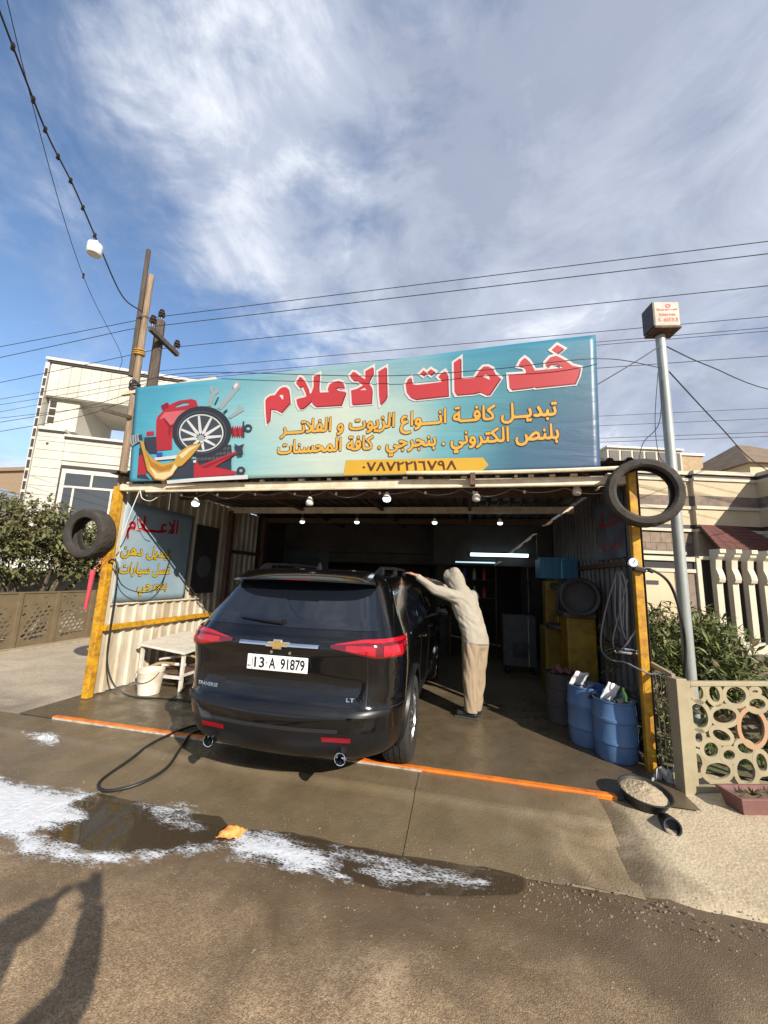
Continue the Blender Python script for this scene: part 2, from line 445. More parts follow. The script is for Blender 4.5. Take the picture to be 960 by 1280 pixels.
# ------- traced lettering and outlines (flat print, metres or font units)
TXT={
'l2a':'1133 149 1138 148 1141 145 1142 140 1140 135 1134 132 1127 135 1118 132 1113 134 1111 138 1111 142 1113 146 1120 148 1127 146;223 145 233 146 235 145 238 82 239 79 243 77 251 77 255 79 254 93 257 101 265 111 272 114 275 116 288 110 293 103 297 92 295 79 299 77 310 78 312 82 311 144 313 146 323 145 327 91 327 81 324 72 319 65 306 62 278 65 243 62 232 64 224 70 213 65 203 62 195 62 186 64 185 68 188 76 203 77 211 80 214 83 214 86 205 99 182 121 175 119 165 121 160 119 156 119 150 123 150 128 152 133 157 135 164 132 172 135 176 134 180 132 184 124 193 129 216 106 220 105 223 107;338 145 347 146 350 143 352 66 349 64 341 64 339 66;715 145 724 146 726 144 729 101 728 75 725 68 719 65 708 62 696 63 684 49 667 39 661 37 656 43 648 41 641 44 635 42 629 42 625 49 629 59 624 62 620 60 616 53 604 44 592 39 582 39 579 48 580 51 590 54 599 59 597 62 585 68 581 76 581 84 584 92 588 99 595 104 605 105 610 104 617 96 624 78 638 77 642 80 643 88 638 107 647 111 651 111 657 91 656 76 651 68 638 62 636 59 640 55 652 58 657 52 660 52 675 60 682 71 683 80 676 96 678 100 688 105 700 79 710 77 714 80;740 145 750 146 752 144 754 67 753 64 748 64 742 64 741 67;853 145 862 146 865 144 867 65 865 64 857 64 854 66;1049 145 1059 146 1061 144 1063 67 1061 63 1052 64 1050 66;1237 145 1243 142 1245 137 1243 132 1236 128 1230 132 1228 138 1231 144;1268 145 1278 146 1280 145 1284 81 1287 78 1297 76 1315 78 1319 80 1320 83 1317 91 1293 112 1296 124 1312 134 1333 145 1337 145 1341 136 1341 133 1318 121 1312 117 1314 113 1328 99 1333 88 1334 80 1331 70 1324 66 1316 63 1288 62 1275 66 1271 72 1269 77;1426 145 1436 146 1438 144 1441 85 1446 78 1454 76 1520 78 1523 81 1524 84 1518 107 1527 111 1532 111 1538 87 1536 76 1530 67 1518 62 1516 59 1520 55 1528 58 1534 57 1537 53 1536 47 1530 41 1522 44 1515 41 1510 43 1506 48 1507 53 1509 58 1508 60 1503 62 1493 63 1444 63 1440 61 1429 45 1418 40 1406 37 1388 40 1376 47 1370 60 1370 72 1375 87 1379 86 1387 83 1384 64 1387 57 1393 54 1408 52 1418 56 1423 61 1427 73;272 136 278 135 283 129 281 122 276 119 274 118 267 126 268 131;1024 135 1029 134 1034 129 1035 123 1029 119 1025 119 1019 123 1020 132;1644 135 1655 132 1661 135 1667 133 1670 126 1668 121 1664 119 1660 118 1654 121 1645 118 1640 122 1639 129;676 129 683 129 687 125 687 117 682 113 675 113 671 117 671 124;1236 124 1245 122 1254 113 1259 98 1259 89 1255 77 1250 70 1242 66 1231 63 1150 62 1142 64 1130 72 1116 73 1106 77 1101 85 1101 96 1106 105 1110 109 1126 116 1129 123 1139 124 1141 122 1144 83 1148 78 1158 76 1222 77 1225 78 1226 81 1218 92 1219 106 1223 115;510 123 514 123 520 121 527 123 533 122 536 119 536 114 532 107 527 107 520 109 512 107 507 110 505 115 506 118;810 123 825 122 829 120 829 119 826 108 816 109 808 106 806 101 808 95 816 91 836 96 839 85 837 83 821 77 809 69 805 62 803 56 804 47 807 41 816 36 823 34 840 35 851 37 855 28 854 25 842 21 827 19 815 21 803 26 796 30 791 39 788 50 789 59 793 69 799 80 793 92 792 105 798 117;1572 119 1577 117 1584 106 1595 79 1601 77 1609 79 1614 94 1616 99 1628 96 1626 83 1630 78 1650 78 1652 80 1653 85 1647 107 1660 112 1663 103 1667 86 1664 74 1658 67 1642 62 1627 63 1619 66 1605 62 1599 62 1585 67 1570 62 1561 62 1550 65 1543 69 1549 80 1567 77 1572 78 1576 81 1577 85 1574 92 1563 111;168 112 171 112 173 108 178 89 177 76 173 69 168 66 155 62 58 62 51 63 42 51 37 47 24 40 17 38 15 38 12 49 23 55 33 62 37 70 38 82 31 99 41 104 44 104 54 81 59 77 159 77 163 80 164 88 158 107;564 112 568 109 573 94 574 88 572 79 566 70 549 63 515 60 496 61 484 64 476 67 472 73 469 78 468 90 471 102 474 105 484 102 482 87 485 80 490 78 502 75 531 75 546 77 555 80 558 83 559 91 555 107;1030 112 1033 111 1035 107 1040 85 1038 73 1034 68 1028 65 1012 62 919 62 915 60 906 48 898 43 883 38 877 40 875 51 891 56 895 58 895 61 881 67 878 72 876 77 880 93 884 100 891 104 900 105 910 100 915 91 918 81 923 77 1016 77 1022 78 1026 83 1020 107;1238 109 1233 104 1232 99 1234 95 1239 94 1243 95 1245 99 1242 105;409 105 419 104 427 97 433 82 433 68 428 56 420 46 406 40 395 38 392 40 390 50 406 56 409 60 407 62 401 64 394 71 392 75 393 87 398 98 405 103;1125 101 1117 97 1115 93 1115 90 1119 88 1124 87 1128 90 1128 98;275 99 271 97 269 90 270 85 275 81 280 84 282 89 280 97;412 91 408 87 406 81 408 77 413 76 417 77 419 81 415 89;601 91 598 89 595 82 597 78 602 77 606 78 608 82 604 89;897 91 893 89 891 81 892 78 896 77 901 78 903 82 900 89;1615 58 1621 57 1625 54 1626 48 1622 42 1615 42 1611 48 1611 52',
'l2b':'1114 152 1127 150 1136 152 1141 150 1145 146 1146 139 1142 129 1144 125 1147 86 1150 82 1160 79 1184 81 1190 79 1215 82 1217 86 1214 93 1215 106 1221 119 1228 126 1225 134 1225 139 1226 144 1232 149 1238 149 1246 145 1248 135 1246 128 1260 114 1262 114 1264 118 1264 146 1265 148 1282 148 1284 123 1287 119 1289 119 1295 128 1301 132 1332 148 1338 148 1343 138 1345 133 1342 129 1322 119 1319 116 1320 112 1331 100 1338 86 1338 78 1335 70 1324 62 1306 58 1280 60 1270 65 1265 77 1262 78 1255 70 1247 63 1231 59 1212 58 1190 60 1182 58 1160 60 1151 58 1137 61 1128 68 1111 71 1102 76 1098 82 1096 93 1101 105 1106 111 1122 119 1125 122 1123 128 1116 129 1110 132 1108 136 1108 145;220 148 235 149 237 148 241 90 243 84 246 81 250 84 250 93 253 102 256 108 266 117 263 130 269 138 275 140 279 139 286 134 287 127 285 118 294 110 297 104 300 95 301 84 304 81 307 82 309 85 309 148 326 148 329 132 328 122 331 118 334 119 335 122 334 136 335 148 351 149 353 136 354 68 353 61 337 62 336 73 333 77 330 76 325 65 319 62 304 58 276 61 245 58 232 61 225 65 223 65 214 61 199 58 187 60 183 62 179 67 164 60 151 58 127 60 119 58 97 60 91 58 72 60 60 58 55 59 51 57 40 45 29 37 19 34 13 35 8 50 14 55 27 62 32 69 35 78 29 95 28 101 43 108 48 104 57 83 68 79 157 81 159 83 160 87 155 104 156 112 149 118 147 123 146 128 148 134 153 137 158 139 165 137 176 138 186 131 195 132 212 116 216 115 219 119;712 149 728 148 730 123 733 121 737 123 737 149 753 149 755 148 757 62 740 61 738 72 734 74 727 65 720 61 708 58 698 58 687 46 677 40 664 34 659 34 655 39 646 38 640 40 636 38 628 38 619 48 601 38 587 34 581 35 579 37 576 53 585 57 587 61 576 73 563 63 548 59 533 57 508 57 484 60 473 65 466 73 465 78 465 96 467 105 472 108 487 104 488 98 487 85 494 80 533 79 552 83 554 85 555 91 551 104 551 109 567 115 572 112 576 100 579 96 581 96 593 107 599 109 611 108 617 103 621 97 626 83 634 81 639 85 634 104 634 109 652 115 656 109 661 89 660 77 653 62 655 60 661 57 676 66 679 76 678 84 672 99 678 104 678 106 671 112 667 119 668 127 673 132 680 133 685 132 689 128 691 119 688 111 695 100 702 83 706 81 710 84 711 146;850 148 864 149 867 147 868 102 871 91 874 91 881 102 889 107 901 109 906 107 914 102 918 94 922 83 930 79 955 81 960 79 985 81 992 79 1019 82 1022 86 1016 107 1022 115 1015 124 1017 134 1021 138 1027 139 1036 135 1038 130 1039 125 1036 115 1041 103 1044 101 1047 105 1046 148 1063 149 1064 138 1066 82 1065 61 1049 62 1047 74 1044 76 1039 68 1032 63 1026 60 1015 58 993 60 986 58 932 60 920 57 909 45 902 41 894 37 880 34 874 36 871 51 874 54 882 59 881 63 876 68 871 69 870 62 867 61 851 62;1424 148 1439 149 1441 148 1445 89 1446 84 1449 81 1456 79 1516 81 1520 86 1514 105 1514 109 1530 116 1536 110 1543 82 1551 84 1560 81 1570 82 1572 84 1572 87 1561 106 1559 113 1574 123 1580 118 1591 99 1597 85 1600 82 1603 81 1607 83 1610 97 1615 102 1630 98 1632 94 1631 83 1635 81 1644 81 1649 85 1643 105 1645 112 1637 119 1634 128 1637 135 1645 139 1654 137 1662 139 1672 132 1674 126 1672 120 1665 113 1670 93 1670 82 1667 71 1659 63 1648 59 1631 58 1630 56 1631 49 1629 45 1627 41 1620 38 1615 39 1609 42 1607 47 1607 56 1605 58 1594 59 1585 62 1569 58 1556 59 1547 61 1537 68 1535 66 1533 62 1541 54 1541 48 1537 40 1531 38 1527 38 1522 40 1511 38 1507 40 1503 45 1503 56 1500 58 1490 60 1481 58 1456 60 1444 58 1433 44 1419 36 1401 33 1391 35 1377 41 1369 52 1366 68 1369 82 1374 90 1390 85 1391 80 1388 65 1390 60 1394 58 1409 56 1418 60 1421 65 1423 71 1422 146;510 127 521 125 530 127 538 123 540 118 539 110 536 105 531 103 520 105 512 103 504 107 501 114 502 120 506 125;811 127 820 127 832 123 833 120 829 103 831 101 838 99 842 82 837 79 826 75 813 68 808 59 808 48 813 42 823 38 835 38 852 41 857 31 859 24 854 21 841 17 819 16 802 22 796 25 788 34 785 46 785 58 789 70 795 82 789 92 788 106 792 114 797 121;180 117 177 115 176 112 181 93 183 83 185 81 203 81 207 83 208 87 200 99 184 115;1289 110 1285 108 1288 83 1298 80 1310 81 1314 84 1313 89;409 109 421 107 431 100 436 87 437 70 434 59 428 48 414 39 404 35 394 34 390 37 387 53 396 57 397 60 390 70 388 83 391 93 395 100 403 106;815 105 811 103 810 100 815 96 819 96 823 98 824 101 822 103',
'l3a':'527 148 535 146 544 149 549 146 550 138 548 134 544 132 534 135 527 132 522 134 520 138 519 143 522 147;133 145 143 146 145 145 148 82 149 79 153 77 163 77 167 79 174 99 186 96 184 83 188 78 203 78 211 98 222 94 220 82 222 78 232 78 235 82 239 97 241 99 251 96 251 80 253 78 260 77 265 80 264 102 267 105 276 105 281 82 287 77 304 78 318 83 322 86 321 89 314 92 296 92 293 103 302 107 316 106 337 97 350 93 351 80 355 77 365 79 377 100 381 104 388 107 395 108 402 106 410 93 416 82 420 78 428 77 432 80 431 144 433 146 442 146 444 144 447 79 445 73 442 68 432 63 421 62 410 65 400 61 393 61 376 69 366 63 352 63 342 65 334 74 332 74 316 67 295 62 281 64 274 67 259 62 254 62 244 66 223 62 213 66 202 63 191 62 178 67 165 63 153 62 138 67 134 76 132 114;458 145 468 146 470 144 472 65 471 64 468 64 461 64 459 66;585 146 590 145 594 138 592 132 587 129 581 131 578 136 579 142;618 145 627 146 629 144 632 88 634 80 638 77 662 77 668 79 670 83 662 96 644 112 643 117 645 123 658 132 685 145 688 141 691 135 690 133 662 117 663 113 676 101 681 92 684 84 682 72 675 67 665 63 635 62 624 66 619 75 617 103;1471 146 1477 136 1477 133 1452 120 1448 115 1465 97 1475 81 1483 77 1492 78 1494 80 1495 88 1494 144 1496 146 1506 145 1510 81 1508 74 1504 67 1498 64 1487 62 1479 63 1466 68 1455 64 1443 62 1422 62 1409 66 1396 62 1379 64 1372 53 1359 43 1350 39 1344 38 1340 49 1359 60 1365 70 1367 79 1360 100 1369 104 1372 104 1382 82 1388 77 1395 77 1400 79 1406 99 1419 96 1417 82 1420 78 1435 76 1454 79 1457 83 1453 89 1429 111 1427 111 1419 105 1409 108 1403 105 1396 108 1395 116 1397 120 1402 122 1409 119 1418 122 1428 118 1433 125 1446 133;1520 146 1533 145 1535 65 1532 64 1528 64 1523 64 1522 66;1767 145 1777 146 1779 145 1781 91 1784 79 1789 77 1798 77 1802 79 1803 85 1797 107 1808 112 1811 109 1816 94 1817 83 1813 70 1803 62 1803 60 1807 56 1810 50 1809 45 1805 43 1798 42 1795 46 1794 51 1796 58 1795 61 1782 64 1777 67 1761 62 1748 63 1739 67 1725 62 1716 62 1698 66 1672 61 1644 63 1635 48 1626 42 1609 37 1596 38 1588 41 1580 45 1573 56 1571 70 1575 83 1578 86 1585 84 1589 82 1586 71 1587 61 1593 55 1600 52 1611 52 1619 55 1624 58 1627 64 1629 74 1624 92 1626 96 1637 98 1642 84 1646 81 1661 97 1668 102 1678 107 1687 110 1698 108 1706 103 1711 94 1711 82 1714 78 1728 78 1735 99 1747 95 1745 84 1747 79 1751 77 1764 78 1767 82;1277 135 1283 134 1287 130 1288 123 1283 119 1276 119 1273 124 1273 130;538 123 548 124 550 123 552 85 557 78 569 77 575 80 568 91 567 103 573 116 585 123 594 122 601 118 606 108 608 91 605 78 600 71 592 65 582 63 558 62 550 64 539 72 531 72 520 75 513 79 510 84 508 91 510 97 515 106 535 117;59 123 70 121 79 123 84 121 86 114 84 109 81 107 69 110 62 107 57 109 55 117;174 121 180 120 183 114 181 108 176 105 169 108 167 112 169 119;1048 122 1054 120 1058 113 1056 108 1050 105 1043 108 1041 113 1044 119;1735 122 1742 120 1744 113 1743 108 1737 105 1731 107 1728 112 1730 119;113 112 118 110 123 91 121 79 119 73 113 69 98 63 58 60 34 64 23 69 18 79 17 88 20 102 23 105 34 101 32 85 34 80 39 78 53 75 79 75 97 77 104 80 108 84 109 87 104 106 105 109;1087 112 1091 110 1095 98 1097 81 1093 70 1082 62 1083 59 1088 56 1090 50 1088 44 1083 42 1079 43 1074 46 1075 53 1077 58 1075 61 1060 63 1052 66 1038 62 1022 63 1013 68 1008 73 1005 74 994 69 976 63 961 62 954 63 946 53 938 46 924 39 920 38 917 41 914 50 935 62 939 70 941 76 940 82 934 99 944 105 950 96 956 82 960 78 975 78 995 84 996 87 993 90 981 93 970 92 967 104 976 107 993 105 1014 95 1023 93 1025 80 1027 78 1041 78 1044 84 1047 96 1050 99 1061 96 1059 82 1061 78 1078 77 1082 80 1083 87 1077 107;1283 112 1286 111 1288 107 1292 94 1293 82 1291 75 1283 66 1266 61 1262 52 1251 44 1232 37 1231 34 1235 30 1237 25 1236 22 1233 17 1227 16 1221 18 1213 16 1207 19 1206 26 1212 36 1197 43 1191 49 1187 57 1186 72 1189 84 1193 87 1203 82 1200 64 1203 58 1208 55 1216 52 1226 52 1244 56 1249 59 1250 63 1247 66 1235 71 1239 83 1262 77 1276 78 1278 80 1279 85 1273 106 1275 108;588 108 583 106 581 101 582 96 587 94 592 95 594 99 591 105;867 107 880 106 889 103 904 96 914 93 916 91 916 81 905 78 878 66 854 60 850 52 844 46 820 36 820 34 825 25 824 22 821 17 816 16 809 19 801 16 796 18 794 25 800 36 789 42 778 51 774 61 774 71 779 87 791 83 788 67 789 63 792 57 804 52 820 52 834 57 839 61 835 66 823 71 827 84 851 77 863 77 879 81 887 85 886 89 882 91 863 92 861 93 859 104;1316 105 1327 104 1334 100 1338 92 1341 83 1341 68 1336 56 1328 46 1320 42 1304 38 1300 39 1298 51 1315 56 1318 60 1315 62 1310 64 1303 68 1300 74 1300 83 1306 98;534 100 527 98 524 93 524 90 528 87 533 87 537 90 537 97;1687 95 1680 92 1665 80 1667 77 1675 76 1690 79 1697 85 1697 89 1695 93;392 93 388 92 384 84 389 78 394 76 398 76 401 80 396 89;1320 91 1315 85 1314 81 1316 77 1321 76 1325 77 1327 81 1323 89;726 80 734 79 739 74 739 66 734 63 727 63 722 68 722 75;1138 80 1146 79 1151 74 1151 69 1148 63 1145 62 1139 63 1134 68 1134 74;884 59 890 57 893 51 892 46 885 42 879 44 877 50 878 55;989 59 993 58 998 54 999 47 994 42 989 43 983 47 984 54;808 38 805 36 805 34 809 30 812 31 813 34;1222 36 1219 34 1221 31 1224 33',
'l3b':'523 152 535 151 544 152 551 149 554 145 555 140 550 129 553 122 556 86 558 82 562 80 566 83 563 94 565 108 572 120 578 126 575 132 574 140 576 145 581 148 589 149 595 146 598 138 596 127 602 122 610 113 613 114 614 117 614 143 614 148 616 149 631 148 634 124 637 120 640 121 645 129 654 134 683 149 688 147 694 134 693 131 669 116 670 112 683 96 688 83 684 70 676 63 666 59 656 58 632 59 622 63 617 70 614 77 611 78 603 68 594 63 580 59 560 58 546 62 537 68 526 69 515 72 509 77 506 83 505 94 509 105 515 111 533 122 532 128 522 130 517 135 516 143 519 149;129 148 145 149 147 147 151 88 156 81 161 81 165 84 170 101 164 109 163 115 167 123 176 125 181 123 185 119 187 113 183 102 189 98 189 84 196 81 201 84 205 94 208 101 225 96 226 84 229 82 232 86 237 101 257 98 259 101 262 106 269 108 280 107 285 82 288 81 294 81 306 83 308 85 306 88 301 87 294 89 290 104 294 108 304 111 319 109 344 98 351 96 353 95 355 84 359 81 363 83 370 96 376 104 385 110 392 112 398 111 405 108 411 100 420 82 425 81 429 86 429 146 431 149 446 148 448 127 451 123 454 124 455 127 455 148 473 148 473 116 475 63 473 61 458 62 456 71 454 75 452 75 446 66 440 61 425 58 410 61 400 57 393 57 378 64 366 59 355 58 344 61 331 69 313 62 292 58 281 59 274 63 257 58 243 61 225 58 213 62 195 58 176 62 157 58 138 62 134 66 130 75 127 76 119 68 112 64 98 59 83 57 46 57 26 62 19 68 16 74 13 88 18 107 21 108 36 104 37 97 35 88 38 83 42 81 50 79 83 79 102 83 105 88 100 105 101 109 117 115 124 105 126 105 128 107;1468 149 1475 148 1482 133 1476 128 1456 118 1455 114 1469 98 1478 84 1487 80 1491 83 1492 148 1509 148 1511 122 1514 118 1516 118 1518 122 1518 148 1534 148 1537 99 1537 63 1536 61 1520 62 1518 76 1515 78 1508 65 1495 59 1479 59 1466 64 1452 59 1442 58 1426 58 1409 62 1391 58 1383 59 1379 57 1376 52 1365 42 1350 35 1342 35 1338 44 1335 46 1322 39 1303 34 1298 37 1295 51 1299 55 1304 57 1305 60 1297 70 1295 70 1285 63 1271 58 1261 45 1240 35 1239 32 1241 24 1237 16 1233 14 1226 13 1220 15 1210 13 1207 14 1203 20 1202 25 1204 34 1191 43 1184 54 1182 71 1184 79 1187 88 1192 90 1207 84 1204 65 1209 59 1222 55 1241 59 1243 61 1243 63 1233 68 1232 71 1237 87 1242 87 1263 81 1269 81 1274 84 1275 86 1269 106 1270 109 1274 111 1275 114 1270 121 1268 128 1271 135 1275 137 1278 139 1286 137 1290 132 1292 125 1288 115 1298 96 1301 97 1308 105 1317 109 1329 107 1338 101 1343 90 1345 81 1343 60 1348 57 1357 64 1363 76 1356 101 1373 109 1378 101 1386 83 1393 81 1398 85 1402 97 1400 101 1392 108 1390 114 1395 123 1403 126 1409 123 1415 125 1427 124 1437 132;1764 149 1780 149 1782 148 1785 89 1788 82 1794 81 1798 83 1799 86 1794 104 1794 109 1810 115 1815 110 1821 91 1820 77 1816 70 1810 61 1813 54 1813 47 1806 39 1799 38 1793 41 1790 47 1790 57 1775 62 1765 59 1753 58 1739 62 1721 58 1710 59 1699 62 1674 58 1655 58 1648 60 1645 58 1636 43 1627 38 1609 33 1588 37 1575 45 1569 56 1567 66 1569 78 1576 90 1592 84 1589 67 1591 61 1599 56 1611 56 1621 60 1625 69 1621 89 1621 97 1639 102 1644 91 1647 89 1661 102 1673 109 1680 112 1695 113 1708 107 1714 97 1717 84 1719 82 1724 82 1727 86 1731 100 1726 108 1724 117 1728 122 1733 125 1738 125 1747 120 1748 110 1745 102 1751 98 1750 84 1756 81 1760 82 1763 86 1763 146;59 127 70 125 79 127 87 123 90 115 89 112 87 107 81 104 76 103 70 105 61 103 55 105 52 110 51 118 53 123;1045 125 1054 124 1060 118 1062 113 1058 102 1064 98 1063 86 1064 83 1068 81 1076 82 1079 86 1074 104 1075 109 1090 116 1095 110 1101 89 1101 82 1098 72 1090 61 1094 49 1089 40 1080 38 1073 42 1070 49 1070 55 1066 58 1051 62 1035 58 1023 59 1016 60 1004 69 996 64 1002 54 1002 46 995 39 990 39 985 40 980 47 980 58 978 59 972 59 956 58 942 44 933 39 922 34 916 35 912 46 911 52 932 64 937 75 936 83 930 99 931 101 947 109 951 103 960 83 964 81 972 81 979 83 981 86 979 88 968 89 964 106 969 109 977 111 990 110 1000 106 1017 98 1026 96 1029 82 1036 81 1040 86 1044 100 1039 109 1038 117;639 109 636 108 635 105 637 84 641 81 657 81 663 82 664 86 653 99;867 111 885 109 918 95 918 78 903 73 890 65 890 63 895 56 897 50 894 42 886 38 879 39 874 46 873 58 871 60 864 59 857 56 848 44 827 34 829 25 828 21 825 16 821 14 797 14 790 20 790 26 791 34 775 48 770 60 770 71 775 88 779 90 794 84 795 80 792 65 797 59 812 55 825 57 831 61 830 64 820 69 825 87 830 88 851 81 863 81 873 84 873 86 871 88 865 87 860 89 856 103 856 107;1429 105 1422 101 1422 84 1426 81 1440 81 1448 82 1450 85 1435 102;1686 91 1676 84 1678 81 1682 81 1690 83 1693 86 1692 90;258 87 255 85 257 82 260 84;726 84 735 83 742 77 744 71 742 66 735 58 728 58 724 60 718 68 718 77 721 81;1138 84 1147 83 1154 76 1154 66 1150 60 1146 58 1136 60 1130 67 1129 72 1131 77',
'w1a':'110 146 122 145 125 85 127 79 131 77 212 76 231 78 233 81 230 89 230 95 231 99 235 108 242 113 250 116 256 117 267 114 269 112 265 102 254 102 250 100 246 96 246 89 250 83 257 81 274 85 278 74 275 72 261 67 246 64 228 62 132 62 121 65 111 70 95 63 84 62 75 64 73 66 75 76 96 79 101 81 103 85 90 102 72 121 81 130 93 119 103 106 107 105 110 109;327 146 332 145 334 136 334 115 330 99 338 85 339 78 337 73 331 65 323 63 291 63 290 66 290 76 301 85 309 93 310 97 307 102 283 120 282 123 288 131 291 131 316 114 319 118 320 122 318 144;351 145 360 146 362 144 364 94 363 65 353 63 351 70 349 139;40 110 52 109 61 104 66 94 68 80 65 71 62 67 40 69 35 67 32 64 30 56 35 29 35 25 33 23 25 20 22 23 16 52 16 63 20 74 30 83 30 85 22 91 24 96 29 104;43 96 37 92 34 86 37 84 45 84 51 84 53 87 50 94;322 84 318 81 320 77 325 80;300 75 297 73 297 71 299 69 302 69 305 70 305 72',
'w1b':'108 149 125 148 129 86 132 82 142 79 166 81 171 79 224 81 227 84 227 98 228 105 233 112 244 118 262 120 272 116 268 100 264 97 252 97 249 92 251 88 258 85 275 89 283 76 285 76 305 96 304 99 282 115 278 121 287 135 290 136 295 134 311 122 313 122 316 126 314 140 316 146 331 149 335 148 338 135 338 116 335 101 342 86 345 85 348 89 347 148 352 149 364 149 365 146 367 63 365 61 350 61 349 70 348 77 345 79 337 65 323 59 290 61 287 62 286 70 284 72 275 68 257 62 225 58 205 60 196 58 143 60 134 58 119 61 112 65 101 61 84 58 75 60 68 64 59 63 40 65 36 63 34 57 39 28 39 22 36 21 21 17 18 23 12 53 14 69 18 78 24 83 23 86 18 89 19 97 24 104 34 111 42 114 49 114 57 111 64 106 69 96 74 82 90 81 94 83 96 86 94 91 71 114 68 121 80 133 87 130 102 114 105 114 107 118 106 146',
'w2a':'300 145 310 146 312 145 314 89 317 79 322 77 332 77 337 81 337 90 332 106 333 108 344 112 348 104 352 87 350 76 346 68 333 62 331 59 335 55 341 58 348 57 350 53 351 46 346 42 335 44 326 42 320 48 321 53 324 58 323 61 321 62 314 63 308 51 296 42 278 37 264 39 258 42 249 48 245 57 243 70 247 83 249 87 255 85 261 82 258 71 258 63 260 58 265 55 272 52 282 52 290 55 297 62 301 73;458 135 469 132 476 135 481 133 483 129 483 124 481 120 476 119 469 121 462 118 455 120 452 128 455 133;50 123 55 122 60 117 60 112 55 107 49 108 45 111 46 118;117 122 130 115 149 98 155 88 158 75 160 73 163 74 167 81 178 77 188 77 194 80 195 85 193 91 182 112 182 113 190 119 193 118 207 95 210 85 208 75 201 67 189 62 171 64 164 67 159 71 144 62 134 62 120 66 96 62 89 62 83 50 77 44 68 40 54 37 35 40 24 47 19 55 17 69 20 81 24 87 35 83 32 63 37 56 46 52 58 52 66 55 72 61 75 69 70 95 82 99 90 79 94 77 103 78 105 80 103 87 104 102 110 110 110 115;386 119 390 118 392 114 402 96 409 80 413 77 423 79 428 97 430 99 442 96 440 83 444 78 463 78 466 81 467 85 461 107 474 112 476 107 481 86 478 72 475 69 468 65 456 62 442 63 434 67 416 62 406 64 399 67 391 64 380 62 364 65 357 69 363 81 374 77 384 77 390 81 391 85 388 92 377 111 378 113;122 100 119 98 116 92 119 86 122 85 125 88 127 94 125 98;429 58 436 58 441 53 440 45 436 42 429 42 425 48 425 54',
'w2b':'297 148 312 149 315 148 318 88 323 81 331 82 334 86 328 108 345 115 350 110 357 82 359 82 363 84 374 81 384 82 386 84 386 87 374 108 374 113 388 123 393 120 401 107 411 85 414 82 417 81 421 83 424 97 428 102 445 98 446 94 444 84 447 82 454 80 460 82 463 86 457 103 458 113 452 118 448 126 451 135 460 139 468 137 475 139 481 138 487 132 487 121 479 113 484 87 482 73 476 64 462 59 446 58 444 56 444 44 440 40 434 38 429 39 424 41 421 45 422 56 419 58 408 59 400 63 384 58 370 59 362 62 351 68 349 66 347 62 354 54 355 48 353 42 347 39 323 39 318 42 315 48 312 49 306 43 292 36 276 33 261 36 248 44 241 56 239 67 243 86 249 90 263 85 264 78 261 65 264 60 268 58 274 56 282 56 293 61 297 72;51 127 56 126 61 124 65 116 62 106 55 103 48 103 44 106 41 113 42 118 44 123;116 126 126 122 143 109 156 95 162 83 170 84 178 81 187 81 191 84 190 88 178 112 182 117 194 123 200 117 210 97 214 84 212 75 207 66 202 63 186 58 171 60 158 65 149 60 141 58 134 58 119 62 107 59 93 58 91 56 84 45 73 38 64 35 51 33 36 36 22 43 16 53 13 68 17 83 22 91 36 85 38 78 35 67 38 59 50 56 63 58 68 60 71 67 70 77 66 92 67 97 85 102 88 96 92 84 94 82 97 82 99 84 99 97 101 102',
'w3a':'132 146 143 146 145 138 146 64 135 64 134 68;199 145 209 146 211 145 214 83 218 78 231 77 236 79 242 99 253 96 252 82 255 78 258 77 269 77 273 79 280 98 292 94 290 82 292 78 301 78 304 81 308 96 310 98 321 96 320 82 322 78 331 78 334 81 335 86 329 108 340 112 343 108 347 94 348 84 346 73 341 67 336 63 324 62 311 66 295 62 281 66 276 64 268 62 256 63 254 59 258 55 260 49 257 43 253 41 245 44 235 42 229 48 231 55 236 58 245 56 251 59 251 62 245 66 235 62 214 63 209 65 202 70 199 84;439 145 449 146 451 145 453 91 455 83 459 78 466 77 470 79 475 96 478 98 489 94 487 84 488 79 492 77 498 78 501 81 506 98 518 96 517 80 518 78 528 78 531 82 531 103 541 105 544 104 545 89 549 79 555 77 562 78 564 80 561 90 563 102 569 111 583 117 596 115 600 112 596 101 585 102 578 99 576 94 577 89 581 84 588 81 605 85 609 78 609 73 603 71 574 63 554 62 540 67 525 62 520 62 510 66 496 62 479 66 464 62 456 63 452 61 443 46 433 41 418 37 401 40 391 45 384 54 382 69 385 80 389 87 399 83 397 71 398 62 401 56 408 53 421 52 433 57 438 66 440 74;583 139 590 137 592 131 590 125 585 123 579 124 576 130 579 137;59 123 64 123 70 121 78 123 83 121 86 115 83 109 81 107 76 107 69 110 62 107 57 109 54 116;113 112 117 109 122 95 123 85 121 79 119 73 111 68 97 63 85 61 58 60 45 61 34 64 23 69 18 79 17 88 20 102 23 105 34 101 32 85 34 80 39 78 53 75 79 75 97 77 104 80 108 84 104 107;176 105 179 104 183 99 187 85 188 78 185 66 179 53 171 46 161 41 151 38 149 44 148 51 157 55 167 61 172 70 174 79 167 99',
